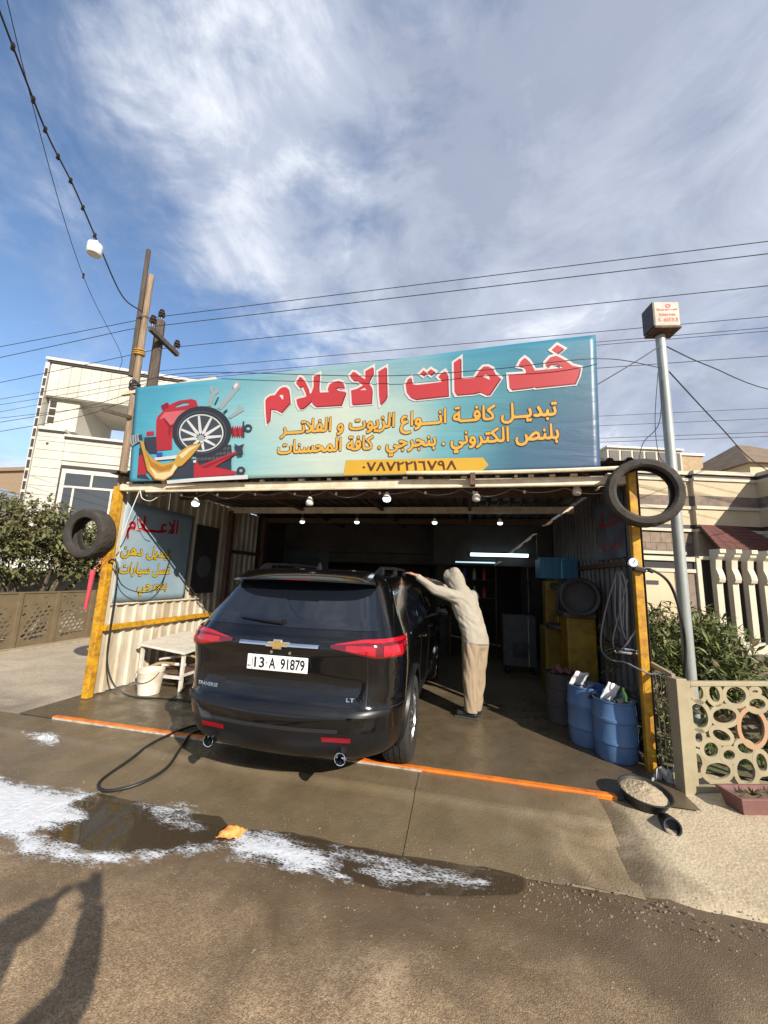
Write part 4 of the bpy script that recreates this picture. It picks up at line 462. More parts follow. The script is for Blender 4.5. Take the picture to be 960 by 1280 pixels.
ART=[['dark', [(-4.429, 2.893), (-4.465, 3.323), (-4.369, 3.341), (-4.29, 2.932), (-4.22, 2.868)]], ['red', [(-4.429, 2.935), (-4.451, 3.214), (-4.339, 3.232), (-4.261, 2.974), (-4.304, 2.943)]], ['dark', [(-4.403, 3.473), (-4.208, 3.476), (-4.156, 3.226), (-4.278, 3.23), (-4.394, 3.342)]], ['red', [(-4.384, 3.556), (-4.262, 3.559), (-4.248, 3.499), (-4.374, 3.494)]], ['steel', [(-3.459, 3.882), (-3.418, 4.053), (-3.455, 4.122), (-3.433, 4.175), (-3.407, 4.151), (-3.411, 4.108), (-3.376, 4.083), (-3.348, 4.103), (-3.354, 4.154), (-3.316, 4.123), (-3.314, 4.068), (-3.362, 4.028), (-3.4, 3.868)]], ['steel', [(-3.305, 3.84), (-3.095, 4.085), (-3.115, 4.163), (-3.053, 4.213), (-2.998, 4.187), (-2.987, 4.121), (-3.026, 4.07), (-3.233, 3.815)]], ['white', [(-3.094, 4.14), (-3.05, 4.191), (-3.024, 4.156), (-3.063, 4.105)]], ['steel', [(-3.119, 3.702), (-2.996, 3.801), (-2.991, 3.854), (-2.934, 3.839), (-2.895, 3.784), (-2.957, 3.75), (-3.083, 3.679)]], ['dark', [(-3.357, 3.897), (-3.313, 4.003), (-3.295, 3.991), (-3.333, 3.885)]], ['dark', [(-3.207, 3.781), (-3.154, 3.816), (-3.14, 3.788), (-3.18, 3.748)]], ['red', [(-4.244, 3.707), (-4.23, 3.773), (-4.155, 3.846), (-4.204, 3.927), (-4.102, 3.977), (-4.058, 3.929), (-4.025, 3.95), (-3.91, 3.987), (-3.72, 3.997), (-3.646, 3.97), (-3.607, 3.891), (-3.628, 3.838), (-3.692, 3.787), (-3.867, 3.688), (-3.949, 3.432), (-3.926, 3.282), (-4.163, 3.269), (-4.214, 3.487)], [(-3.971, 3.913), (-3.833, 3.953), (-3.748, 3.943), (-3.756, 3.911), (-3.948, 3.885)]], ['pink', [(-4.198, 3.727), (-4.127, 3.823), (-3.723, 3.843), (-3.87, 3.71), (-4.002, 3.629), (-4.116, 3.745)]], ['maroon', [(-4.12, 3.745), (-4.002, 3.629), (-3.884, 3.641), (-3.89, 3.602), (-3.985, 3.596), (-3.991, 3.477), (-4.015, 3.478), (-4.027, 3.609), (-4.123, 3.712)]], ['maroon', [(-4.197, 3.927), (-4.106, 3.97), (-4.066, 3.897), (-4.156, 3.853)]], ['maroon', [(-3.055, 3.537), (-3.034, 3.582), (-2.999, 3.445), (-3.025, 3.405)]], ['red', [(-3.02, 3.535), (-2.998, 3.58), (-2.963, 3.444), (-2.989, 3.404)]], ['maroon', [(-2.984, 3.534), (-2.963, 3.579), (-2.928, 3.442), (-2.954, 3.402)]], ['red', [(-2.949, 3.532), (-2.927, 3.577), (-2.893, 3.441), (-2.919, 3.401)]], ['maroon', [(-2.914, 3.53), (-2.892, 3.575), (-2.858, 3.439), (-2.884, 3.399)]], ['dark', [(-2.895, 3.627), (-2.874, 3.63), (-2.845, 3.404), (-2.867, 3.405)]], ['dark', [(-2.746, 3.527), (-2.745, 3.518), (-2.747, 3.51), (-2.75, 3.503), (-2.754, 3.496), (-2.76, 3.489), (-2.766, 3.484), (-2.774, 3.48), (-2.782, 3.477), (-2.791, 3.476), (-2.801, 3.476), (-2.811, 3.477), (-2.82, 3.479), (-2.829, 3.483), (-2.838, 3.488), (-2.846, 3.493), (-2.853, 3.5), (-2.858, 3.508), (-2.863, 3.516), (-2.866, 3.524), (-2.868, 3.532), (-2.868, 3.541), (-2.867, 3.549), (-2.864, 3.557), (-2.859, 3.564), (-2.854, 3.57), (-2.847, 3.575), (-2.839, 3.579), (-2.831, 3.582), (-2.822, 3.583), (-2.812, 3.584), (-2.803, 3.582), (-2.793, 3.58), (-2.784, 3.576), (-2.775, 3.571), (-2.767, 3.566), (-2.76, 3.559), (-2.755, 3.551), (-2.75, 3.543), (-2.747, 3.535)], [(-2.772, 3.528), (-2.772, 3.524), (-2.772, 3.52), (-2.774, 3.516), (-2.776, 3.512), (-2.779, 3.509), (-2.782, 3.507), (-2.786, 3.505), (-2.79, 3.503), (-2.795, 3.502), (-2.799, 3.502), (-2.804, 3.503), (-2.809, 3.504), (-2.814, 3.506), (-2.818, 3.508), (-2.822, 3.511), (-2.825, 3.515), (-2.828, 3.518), (-2.83, 3.522), (-2.832, 3.527), (-2.833, 3.531), (-2.833, 3.535), (-2.832, 3.539), (-2.831, 3.543), (-2.829, 3.546), (-2.826, 3.549), (-2.822, 3.552), (-2.819, 3.554), (-2.814, 3.555), (-2.81, 3.556), (-2.805, 3.556), (-2.8, 3.556), (-2.795, 3.555), (-2.791, 3.553), (-2.787, 3.55), (-2.783, 3.547), (-2.779, 3.544), (-2.776, 3.54), (-2.774, 3.536), (-2.772, 3.532)]], ['dark', [(-3.834, 3.132), (-3.011, 3.148), (-2.982, 2.946), (-3.569, 2.887), (-4.172, 2.867), (-4.171, 3.014)]], ['tyre', [(-3.543, 3.29), (-3.03, 3.312), (-2.996, 3.148), (-3.003, 3.077), (-3.516, 3.081)]], ['tread', [(-3.53, 3.273), (-3.489, 3.275), (-3.497, 3.234), (-3.538, 3.231)]], ['tread', [(-3.473, 3.274), (-3.432, 3.276), (-3.44, 3.235), (-3.481, 3.232)]], ['tread', [(-3.416, 3.275), (-3.376, 3.278), (-3.384, 3.236), (-3.424, 3.234)]], ['tread', [(-3.36, 3.276), (-3.319, 3.279), (-3.328, 3.238), (-3.368, 3.235)]], ['tread', [(-3.303, 3.277), (-3.263, 3.28), (-3.272, 3.239), (-3.312, 3.236)]], ['tread', [(-3.247, 3.278), (-3.208, 3.281), (-3.216, 3.24), (-3.256, 3.237)]], ['tread', [(-3.192, 3.279), (-3.152, 3.282), (-3.161, 3.241), (-3.2, 3.238)]], ['tread', [(-3.136, 3.28), (-3.097, 3.283), (-3.105, 3.242), (-3.145, 3.24)]], ['tread', [(-3.081, 3.282), (-3.042, 3.284), (-3.05, 3.244), (-3.09, 3.241)]], ['tread', [(-3.521, 3.21), (-3.481, 3.213), (-3.489, 3.171), (-3.529, 3.168)]], ['tread', [(-3.464, 3.211), (-3.424, 3.214), (-3.432, 3.173), (-3.473, 3.17)]], ['tread', [(-3.408, 3.212), (-3.368, 3.215), (-3.376, 3.174), (-3.416, 3.171)]], ['tread', [(-3.352, 3.214), (-3.312, 3.216), (-3.32, 3.175), (-3.36, 3.172)]], ['tread', [(-3.296, 3.215), (-3.256, 3.218), (-3.264, 3.177), (-3.304, 3.174)]], ['tread', [(-3.24, 3.216), (-3.2, 3.219), (-3.209, 3.178), (-3.248, 3.175)]], ['tread', [(-3.184, 3.217), (-3.145, 3.22), (-3.153, 3.179), (-3.193, 3.177)]], ['tread', [(-3.129, 3.219), (-3.09, 3.221), (-3.098, 3.181), (-3.138, 3.178)]], ['tread', [(-3.074, 3.22), (-3.035, 3.223), (-3.043, 3.182), (-3.083, 3.179)]], ['tread', [(-3.513, 3.147), (-3.472, 3.15), (-3.481, 3.109), (-3.521, 3.106)]], ['tread', [(-3.456, 3.149), (-3.416, 3.152), (-3.424, 3.111), (-3.465, 3.108)]], ['tread', [(-3.4, 3.15), (-3.36, 3.153), (-3.368, 3.112), (-3.408, 3.109)]], ['tread', [(-3.344, 3.151), (-3.304, 3.154), (-3.312, 3.113), (-3.352, 3.111)]], ['tread', [(-3.288, 3.153), (-3.248, 3.156), (-3.256, 3.115), (-3.296, 3.112)]], ['tread', [(-3.232, 3.154), (-3.193, 3.157), (-3.201, 3.116), (-3.241, 3.113)]], ['tread', [(-3.177, 3.156), (-3.137, 3.158), (-3.146, 3.118), (-3.185, 3.115)]], ['tread', [(-3.122, 3.157), (-3.083, 3.16), (-3.091, 3.119), (-3.13, 3.116)]], ['tread', [(-3.067, 3.158), (-3.028, 3.161), (-3.036, 3.121), (-3.075, 3.118)]], ['tyre', [(-3.042, 3.495), (-3.041, 3.44), (-3.051, 3.388), (-3.071, 3.338), (-3.102, 3.293), (-3.141, 3.253), (-3.19, 3.22), (-3.245, 3.193), (-3.307, 3.174), (-3.373, 3.164), (-3.442, 3.162), (-3.513, 3.168), (-3.584, 3.183), (-3.653, 3.206), (-3.718, 3.237), (-3.778, 3.275), (-3.831, 3.32), (-3.877, 3.369), (-3.912, 3.423), (-3.938, 3.479), (-3.952, 3.536), (-3.955, 3.593), (-3.945, 3.648), (-3.925, 3.7), (-3.893, 3.748), (-3.851, 3.789), (-3.8, 3.824), (-3.741, 3.85), (-3.676, 3.868), (-3.607, 3.878), (-3.535, 3.878), (-3.463, 3.869), (-3.391, 3.851), (-3.322, 3.826), (-3.258, 3.792), (-3.2, 3.753), (-3.15, 3.707), (-3.108, 3.658), (-3.076, 3.605), (-3.053, 3.55)]], ['tread', [(-3.118, 3.486), (-3.117, 3.44), (-3.126, 3.396), (-3.143, 3.355), (-3.169, 3.317), (-3.202, 3.284), (-3.243, 3.256), (-3.289, 3.234), (-3.341, 3.218), (-3.397, 3.209), (-3.455, 3.208), (-3.514, 3.213), (-3.574, 3.226), (-3.631, 3.245), (-3.686, 3.271), (-3.736, 3.303), (-3.781, 3.34), (-3.818, 3.381), (-3.848, 3.426), (-3.869, 3.472), (-3.881, 3.52), (-3.883, 3.567), (-3.875, 3.613), (-3.858, 3.656), (-3.831, 3.695), (-3.796, 3.73), (-3.754, 3.759), (-3.705, 3.781), (-3.65, 3.796), (-3.593, 3.804), (-3.533, 3.804), (-3.472, 3.797), (-3.412, 3.782), (-3.355, 3.761), (-3.301, 3.734), (-3.252, 3.701), (-3.21, 3.663), (-3.174, 3.622), (-3.147, 3.578), (-3.128, 3.532)], [(-3.134, 3.486), (-3.133, 3.443), (-3.141, 3.401), (-3.158, 3.361), (-3.182, 3.325), (-3.214, 3.293), (-3.253, 3.266), (-3.298, 3.245), (-3.347, 3.23), (-3.401, 3.222), (-3.457, 3.22), (-3.514, 3.225), (-3.57, 3.238), (-3.626, 3.256), (-3.678, 3.281), (-3.726, 3.312), (-3.768, 3.347), (-3.804, 3.386), (-3.833, 3.429), (-3.853, 3.474), (-3.864, 3.519), (-3.866, 3.564), (-3.858, 3.608), (-3.842, 3.649), (-3.816, 3.687), (-3.783, 3.72), (-3.742, 3.747), (-3.695, 3.769), (-3.644, 3.783), (-3.588, 3.791), (-3.531, 3.791), (-3.473, 3.784), (-3.415, 3.77), (-3.36, 3.75), (-3.309, 3.724), (-3.262, 3.692), (-3.222, 3.656), (-3.188, 3.617), (-3.162, 3.574), (-3.143, 3.531)]], ['white', [(-3.16, 3.479), (-3.159, 3.439), (-3.167, 3.4), (-3.182, 3.363), (-3.205, 3.33), (-3.235, 3.3), (-3.272, 3.275), (-3.314, 3.256), (-3.36, 3.242), (-3.41, 3.234), (-3.463, 3.233), (-3.516, 3.238), (-3.569, 3.249), (-3.621, 3.266), (-3.67, 3.289), (-3.715, 3.318), (-3.755, 3.35), (-3.788, 3.387), (-3.815, 3.426), (-3.833, 3.468), (-3.844, 3.51), (-3.845, 3.551), (-3.838, 3.592), (-3.823, 3.63), (-3.799, 3.665), (-3.768, 3.695), (-3.729, 3.72), (-3.686, 3.74), (-3.637, 3.754), (-3.585, 3.761), (-3.532, 3.761), (-3.477, 3.755), (-3.424, 3.742), (-3.372, 3.723), (-3.324, 3.699), (-3.28, 3.67), (-3.242, 3.636), (-3.21, 3.6), (-3.186, 3.561), (-3.169, 3.52)], [(-3.18, 3.48), (-3.179, 3.442), (-3.186, 3.406), (-3.201, 3.371), (-3.223, 3.34), (-3.251, 3.312), (-3.285, 3.289), (-3.325, 3.271), (-3.369, 3.258), (-3.416, 3.251), (-3.465, 3.249), (-3.515, 3.254), (-3.565, 3.265), (-3.614, 3.281), (-3.66, 3.303), (-3.702, 3.329), (-3.739, 3.36), (-3.77, 3.394), (-3.795, 3.431), (-3.813, 3.469), (-3.822, 3.509), (-3.824, 3.548), (-3.817, 3.586), (-3.802, 3.621), (-3.78, 3.654), (-3.751, 3.682), (-3.715, 3.706), (-3.674, 3.724), (-3.628, 3.737), (-3.58, 3.743), (-3.529, 3.743), (-3.478, 3.738), (-3.428, 3.726), (-3.38, 3.708), (-3.334, 3.686), (-3.293, 3.658), (-3.257, 3.627), (-3.228, 3.593), (-3.204, 3.556), (-3.188, 3.519)]], ['rimdark', [(-3.18, 3.48), (-3.179, 3.442), (-3.186, 3.406), (-3.201, 3.371), (-3.223, 3.34), (-3.251, 3.312), (-3.285, 3.289), (-3.325, 3.271), (-3.369, 3.258), (-3.416, 3.251), (-3.465, 3.249), (-3.515, 3.254), (-3.565, 3.265), (-3.614, 3.281), (-3.66, 3.303), (-3.702, 3.329), (-3.739, 3.36), (-3.77, 3.394), (-3.795, 3.431), (-3.813, 3.469), (-3.822, 3.509), (-3.824, 3.548), (-3.817, 3.586), (-3.802, 3.621), (-3.78, 3.654), (-3.751, 3.682), (-3.715, 3.706), (-3.674, 3.724), (-3.628, 3.737), (-3.58, 3.743), (-3.529, 3.743), (-3.478, 3.738), (-3.428, 3.726), (-3.38, 3.708), (-3.334, 3.686), (-3.293, 3.658), (-3.257, 3.627), (-3.228, 3.593), (-3.204, 3.556), (-3.188, 3.519)]], ['white', [(-3.495, 3.4), (-3.189, 3.419), (-3.186, 3.448), (-3.49, 3.449)]], ['white', [(-3.51, 3.408), (-3.275, 3.301), (-3.255, 3.32), (-3.474, 3.441)]], ['white', [(-3.519, 3.423), (-3.446, 3.255), (-3.415, 3.257), (-3.465, 3.426)]], ['white', [(-3.518, 3.438), (-3.639, 3.3), (-3.609, 3.284), (-3.467, 3.411)]], ['white', [(-3.507, 3.448), (-3.781, 3.42), (-3.763, 3.392), (-3.478, 3.401)]], ['white', [(-3.49, 3.449), (-3.814, 3.571), (-3.817, 3.542), (-3.495, 3.4)]], ['white', [(-3.474, 3.441), (-3.725, 3.694), (-3.747, 3.674), (-3.51, 3.408)]], ['white', [(-3.465, 3.426), (-3.548, 3.738), (-3.581, 3.737), (-3.519, 3.423)]], ['white', [(-3.467, 3.411), (-3.355, 3.689), (-3.384, 3.705), (-3.518, 3.438)]], ['white', [(-3.478, 3.401), (-3.218, 3.567), (-3.235, 3.595), (-3.507, 3.448)]], ['steel', [(-3.442, 3.422), (-3.442, 3.416), (-3.443, 3.409), (-3.445, 3.403), (-3.448, 3.398), (-3.453, 3.393), (-3.458, 3.389), (-3.464, 3.386), (-3.471, 3.383), (-3.479, 3.382), (-3.487, 3.382), (-3.495, 3.383), (-3.503, 3.385), (-3.51, 3.388), (-3.518, 3.391), (-3.524, 3.396), (-3.53, 3.401), (-3.535, 3.407), (-3.539, 3.413), (-3.542, 3.42), (-3.543, 3.426), (-3.543, 3.433), (-3.542, 3.439), (-3.54, 3.445), (-3.537, 3.451), (-3.532, 3.456), (-3.527, 3.46), (-3.52, 3.463), (-3.513, 3.465), (-3.506, 3.467), (-3.498, 3.467), (-3.49, 3.466), (-3.482, 3.464), (-3.474, 3.461), (-3.467, 3.457), (-3.46, 3.453), (-3.455, 3.448), (-3.45, 3.442), (-3.446, 3.435), (-3.443, 3.429)]], ['white', [(-4.183, 3.167), (-3.636, 3.209), (-3.606, 3.156), (-4.165, 3.13)]], ['blue', [(-4.158, 3.237), (-4.063, 3.244), (-4.055, 3.191), (-4.138, 3.183)]], ['brown', [(-4.472, 3.429), (-4.408, 3.416), (-4.351, 3.281), (-4.208, 3.141), (-4.021, 3.062), (-3.838, 3.105), (-3.789, 3.243), (-3.639, 3.332), (-3.457, 3.356), (-3.494, 3.293), (-3.591, 3.167), (-3.713, 3.038), (-3.806, 3.016), (-3.843, 2.91), (-3.979, 2.829), (-4.131, 2.854), (-4.278, 2.988), (-4.377, 3.214)]], ['gold', [(-4.456, 3.42), (-4.392, 3.407), (-4.334, 3.275), (-4.191, 3.142), (-4.014, 3.073), (-3.854, 3.111), (-3.802, 3.236), (-3.652, 3.325), (-3.471, 3.35), (-3.509, 3.289), (-3.607, 3.167), (-3.729, 3.045), (-3.819, 3.027), (-3.85, 2.924), (-3.979, 2.843), (-4.124, 2.866), (-4.264, 2.995), (-4.36, 3.211)]], ['cream', [(-4.25, 3.058), (-4.089, 2.949), (-3.903, 2.966), (-3.844, 3.069), (-3.795, 3.022), (-3.872, 2.914), (-3.981, 2.86), (-4.114, 2.881)]], ['amber', [(-4.366, 3.319), (-4.224, 3.121), (-4.031, 3.032), (-3.873, 3.08), (-3.886, 3.007), (-4.045, 2.969), (-4.212, 3.047)]], ['cream', [(-3.796, 3.193), (-3.647, 3.293), (-3.502, 3.326), (-3.619, 3.251), (-3.742, 3.139)]], ['steel', [(-4.62, 3.504), (-4.448, 3.519), (-4.408, 3.429), (-4.477, 3.399), (-4.568, 3.348), (-4.617, 3.416)]], ['dark', [(-4.494, 3.499), (-4.443, 3.519), (-4.408, 3.429), (-4.461, 3.418)]], ['tread', [(-4.607, 3.499), (-4.594, 3.501), (-4.561, 3.381), (-4.573, 3.379)]], ['tread', [(-4.567, 3.502), (-4.555, 3.504), (-4.522, 3.386), (-4.534, 3.384)]], ['tread', [(-4.527, 3.505), (-4.515, 3.506), (-4.483, 3.391), (-4.496, 3.389)]], ['red', [(-3.544, 3.041), (-3.507, 3.101), (-3.453, 3.038), (-2.942, 3.217), (-2.928, 3.186), (-3.226, 3.012), (-2.912, 2.945), (-2.897, 2.905), (-3.522, 2.876)]], ['maroon', [(-3.439, 3.013), (-2.961, 3.188), (-2.948, 3.171), (-3.358, 2.999)]], ['white', [(-3.565, 3.107), (-3.514, 3.118), (-3.516, 3.081), (-3.548, 3.072)]], ['white', [(-3.932, 2.842), (-3.409, 2.874), (-2.736, 2.897), (-2.726, 2.842), (-3.425, 2.824), (-3.913, 2.797)]], ['dark', [(-2.776, 2.952), (-2.776, 2.943), (-2.777, 2.935), (-2.78, 2.927), (-2.784, 2.92), (-2.79, 2.914), (-2.797, 2.909), (-2.805, 2.905), (-2.813, 2.901), (-2.822, 2.9), (-2.832, 2.899), (-2.842, 2.9), (-2.852, 2.902), (-2.861, 2.906), (-2.87, 2.91), (-2.878, 2.916), (-2.885, 2.922), (-2.891, 2.93), (-2.895, 2.938), (-2.899, 2.946), (-2.9, 2.954), (-2.901, 2.963), (-2.899, 2.971), (-2.896, 2.979), (-2.892, 2.986), (-2.886, 2.992), (-2.879, 2.998), (-2.872, 3.002), (-2.863, 3.005), (-2.853, 3.007), (-2.844, 3.007), (-2.834, 3.006), (-2.824, 3.004), (-2.815, 3.0), (-2.806, 2.996), (-2.798, 2.99), (-2.791, 2.984), (-2.785, 2.976), (-2.781, 2.968), (-2.778, 2.96)]], ['steel', [(-2.814, 2.952), (-2.814, 2.949), (-2.815, 2.946), (-2.816, 2.943), (-2.818, 2.941), (-2.82, 2.939), (-2.822, 2.937), (-2.825, 2.935), (-2.829, 2.934), (-2.832, 2.933), (-2.836, 2.933), (-2.84, 2.933), (-2.843, 2.934), (-2.847, 2.935), (-2.85, 2.937), (-2.853, 2.939), (-2.856, 2.942), (-2.858, 2.944), (-2.86, 2.947), (-2.861, 2.95), (-2.862, 2.954), (-2.862, 2.957), (-2.861, 2.96), (-2.86, 2.963), (-2.858, 2.965), (-2.856, 2.967), (-2.854, 2.969), (-2.851, 2.971), (-2.847, 2.972), (-2.844, 2.973), (-2.84, 2.973), (-2.836, 2.973), (-2.833, 2.972), (-2.829, 2.971), (-2.826, 2.969), (-2.823, 2.967), (-2.82, 2.964), (-2.818, 2.962), (-2.816, 2.959), (-2.815, 2.956)]], ['dark', [(-2.976, 3.321), (-2.907, 3.287), (-2.823, 3.315), (-2.85, 3.265), (-2.828, 3.163), (-2.902, 3.145), (-2.944, 3.228)]]]
RINGS=[(0.213, 0.779, 0.07, 0.083, 0), (0.367, 0.769, 0.076, 0.093, -20), (0.584, 0.758, 0.123, 0.096, 0), (0.79, 0.684, 0.109, 0.071, 0), (0.197, 0.591, 0.104, 0.125, -25), (0.448, 0.588, 0.139, 0.086, 0), (0.719, 0.487, 0.141, 0.159, 0), (0.396, 0.43, 0.112, 0.066, 20), (0.173, 0.417, 0.061, 0.066, 0), (0.62, 0.321, 0.101, 0.066, 15), (0.279, 0.318, 0.093, 0.083, 0), (0.451, 0.273, 0.082, 0.065, 0), (0.138, 0.212, 0.072, 0.101, 0), (0.325, 0.149, 0.147, 0.089, 0), (0.604, 0.142, 0.112, 0.121, -15), (0.768, 0.206, 0.076, 0.099, -15), (0.787, 0.789, 0.057, 0.034, 0), (0.797, 0.052, 0.101, 0.071, 0)]
FOAM=[[(-4.72, 3.04), (-3.95, 2.92), (-3.36, 2.86), (-2.91, 2.93), (-2.91, 2.76), (-2.69, 2.66), (-2.8, 2.44), (-2.48, 2.37), (-1.95, 2.48), (-1.66, 2.7), (-1.58, 2.62), (-1.9, 2.37), (-2.51, 2.19), (-2.91, 2.23), (-3.5, 2.25)], [(-1.61, 2.63), (-1.59, 2.83), (-1.15, 2.82), (-0.95, 2.75), (-0.7, 2.53), (-1.22, 2.51), (-1.52, 2.54)]]
LACE=[[(-2.62, 2.84), (-2.14, 3.04), (-1.72, 2.75), (-2.14, 2.63)], [(-1.4, 2.84), (-0.71, 2.85), (0.27, 2.87), (0.11, 2.68), (-0.48, 2.56), (-0.91, 2.65)], [(-4.66, 3.44), (-4.14, 3.54), (-3.64, 3.37), (-4.05, 3.25)]]
PUDDLE=[[(-3.04, 2.87), (-2.63, 3.08), (-2.16, 3.15), (-1.62, 2.73), (-1.94, 2.47), (-2.44, 2.36), (-2.85, 2.47)], [(-1.64, 2.81), (-1.3, 2.87), (-0.77, 2.86), (-0.13, 2.88), (0.32, 2.88), (0.16, 2.68), (-0.48, 2.55), (-0.84, 2.59), (-1.27, 2.59)]]

# ================================================================== the ground
def ground_mat(name, c1, c2, wet, wet_rule, grain=(0.5, 90.0), rough=0.9, wetrough=0.12, speck=None):
    """two-tone surface; wet_rule = list of (axis, from, to, sign) smooth steps multiplied together, broken by noise"""
    m = bpy.data.materials.new(name)
    m.use_nodes = True
    t = m.node_tree
    b = t.nodes['Principled BSDF']
    L = t.links.new
    def nd(k, **kw):
        n = t.nodes.new(k)
        for a, v in kw.items():
            setattr(n, a, v)
        return n
    tc = nd('ShaderNodeTexCoord')
    def noi(sc, det, ro=0.6, dist=0.0):
        n = nd('ShaderNodeTexNoise')
        n.inputs['Scale'].default_value = sc
        n.inputs['Detail'].default_value = det
        n.inputs['Roughness'].default_value = ro
        n.inputs['Distortion'].default_value = dist
        L(tc.outputs['Object'], n.inputs['Vector'])
        return n.outputs['Fac']
    def ramp(f, p0, p1, a=(0, 0, 0), bb=(1, 1, 1)):
        r = nd('ShaderNodeValToRGB')
        r.color_ramp.elements[0].position = p0
        r.color_ramp.elements[1].position = p1
        r.color_ramp.elements[0].color = (*a, 1)
        r.color_ramp.elements[1].color = (*bb, 1)
        L(f, r.inputs[0])
        return r.outputs[0]
    def mth(op, a, bb):
        n = nd('ShaderNodeMath', operation=op)
        for i, v in enumerate((a, bb)):
            if isinstance(v, (int, float)):
                n.inputs[i].default_value = v
            else:
                L(v, n.inputs[i])
        return n.outputs[0]
    def mixc(f, a, bb):
        n = nd('ShaderNodeMix', data_type='RGBA')
        L(f, n.inputs['Factor'])
        for k, v in (('A', a), ('B', bb)):
            if isinstance(v, tuple):
                n.inputs[k].default_value = (*v, 1)
            else:
                L(v, n.inputs[k])
        return n.outputs['Result']
    col = ramp(mth('ADD', mth('MULTIPLY', noi(1.15, 9, 0.68, 0.5), 0.7), mth('MULTIPLY', noi(26.0, 5, 0.7), 0.3)), 0.42, 0.62, c1, c2)
    fine = noi(grain[1], 4, 0.7)
    dk = mixc(ramp(fine, 0.35, 0.7), tuple(c * 0.55 for c in c1), tuple(min(1, c * 1.25) for c in c2))
    mx = nd('ShaderNodeMix', data_type='RGBA')
    mx.inputs['Factor'].default_value = 0.30
    L(col, mx.inputs['A'])
    L(dk, mx.inputs['B'])
    col = mx.outputs['Result']
    if speck:
        vo = nd('ShaderNodeTexVoronoi')
        vo.inputs['Scale'].default_value = 55
        L(tc.outputs['Object'], vo.inputs['Vector'])
        sm = mth('MULTIPLY', ramp(vo.outputs['Distance'], 0.12, 0.2, (1, 1, 1), (0, 0, 0)), ramp(noi(2.2, 5), 0.5, 0.62))
        col = mixc(sm, col, speck)
        # single stones of the aggregate differ in tone, darker oil and tyre stains lie over them
        v2 = nd('ShaderNodeTexVoronoi')
        v2.inputs['Scale'].default_value = 150
        L(tc.outputs['Object'], v2.inputs['Vector'])
        sx = nd('ShaderNodeSeparateColor')
        L(v2.outputs['Color'], sx.inputs[0])
        mlt = nd('ShaderNodeMix', data_type='RGBA', blend_type='MULTIPLY')
        mlt.inputs['Factor'].default_value = 0.8
        L(col, mlt.inputs['A'])
        L(ramp(sx.outputs[0], 0.0, 1.0, (0.45, 0.45, 0.45), (1.25, 1.22, 1.18)), mlt.inputs['B'])
        col = mixc(ramp(noi(0.75, 7, 0.62, 1.2), 0.52, 0.66), mlt.outputs['Result'], tuple(c * 0.66 for c in c1))
        # sand left behind in shallow dips, grainy at its edges
        sand = mth('ADD', mth('MULTIPLY', noi(0.95, 6, 0.6, 0.8), 0.75), mth('MULTIPLY', noi(60.0, 3, 0.6), 0.25))
        col = mixc(ramp(sand, 0.545, 0.63, (0, 0, 0), (0.75, 0.75, 0.75)), col, (0.50, 0.378, 0.245))
    wm = None
    sepn = nd('ShaderNodeSeparateXYZ')
    L(tc.outputs['Object'], sepn.inputs[0])
    wob = mth('MULTIPLY', mth('SUBTRACT', noi(1.7, 7, 0.6, 0.4), 0.5), 1.6)
    for ax, lo, hi in wet_rule:
        mr = nd('ShaderNodeMapRange', interpolation_type='SMOOTHSTEP')
        mr.inputs['From Min'].default_value = lo
        mr.inputs['From Max'].default_value = hi
        L(mth('ADD', sepn.outputs[ax], wob), mr.inputs['Value'])
        wm = mr.outputs[0] if wm is None else mth('MULTIPLY', wm, mr.outputs[0])
    if wm is not None:
        wetc = mixc(ramp(noi(3.2, 6), 0.35, 0.65), tuple(c * 0.75 for c in wet), wet)
        col = mixc(wm, col, wetc)
        mr = nd('ShaderNodeMapRange')
        mr.inputs['To Min'].default_value = rough
        mr.inputs['To Max'].default_value = wetrough
        L(mth('MULTIPLY', wm, ramp(noi(4.0, 6), 0.25, 0.6)), mr.inputs['Value'])
        L(mr.outputs[0], b.inputs['Roughness'])
    else:
        b.inputs['Roughness'].default_value = rough
    L(col, b.inputs['Base Color'])
    bp = nd('ShaderNodeBump')
    bp.inputs['Strength'].default_value = grain[0]
    bp.inputs['Distance'].default_value = 0.012
    vg = nd('ShaderNodeTexVoronoi')
    vg.inputs['Scale'].default_value = grain[1] * 1.3
    L(tc.outputs['Object'], vg.inputs['Vector'])
    L(mth('ADD', mth('ADD', mth('MULTIPLY', fine, 0.35), noi(grain[1] * 0.18, 6)), mth('MULTIPLY', vg.outputs['Distance'], -0.5)), bp.inputs['Height'])
    L(bp.outputs[0], b.inputs['Normal'])
    return m

M_street = ground_mat('street_surface', (0.205, 0.140, 0.079), (0.47, 0.335, 0.198), (0.130, 0.090, 0.052), [(1, 1.6, 2.6)], (0.42, 120.0), 0.90, 0.28, (0.45, 0.36, 0.26))
M_apron = ground_mat('wet_concrete', (0.275, 0.20, 0.115), (0.395, 0.30, 0.18), (0.155, 0.115, 0.068), [(0, 1.3, 0.5)], (0.35, 60.0), 0.8, 0.16)
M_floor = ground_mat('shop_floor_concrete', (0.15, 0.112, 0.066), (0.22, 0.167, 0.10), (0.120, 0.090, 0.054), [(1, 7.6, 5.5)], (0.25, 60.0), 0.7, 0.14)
M_dry = ground_mat('dry_concrete', (0.36, 0.285, 0.185), (0.54, 0.45, 0.305), (0.13, 0.098, 0.06), [(0, 1.55, 0.85)], (0.5, 45.0), 0.92, 0.45)
M_left = ground_mat('paved_ground', (0.28, 0.225, 0.16), (0.46, 0.38, 0.28), (0.11, 0.09, 0.065), [(1, 4.6, 3.5)], (0.6, 35.0), 0.93, 0.4)
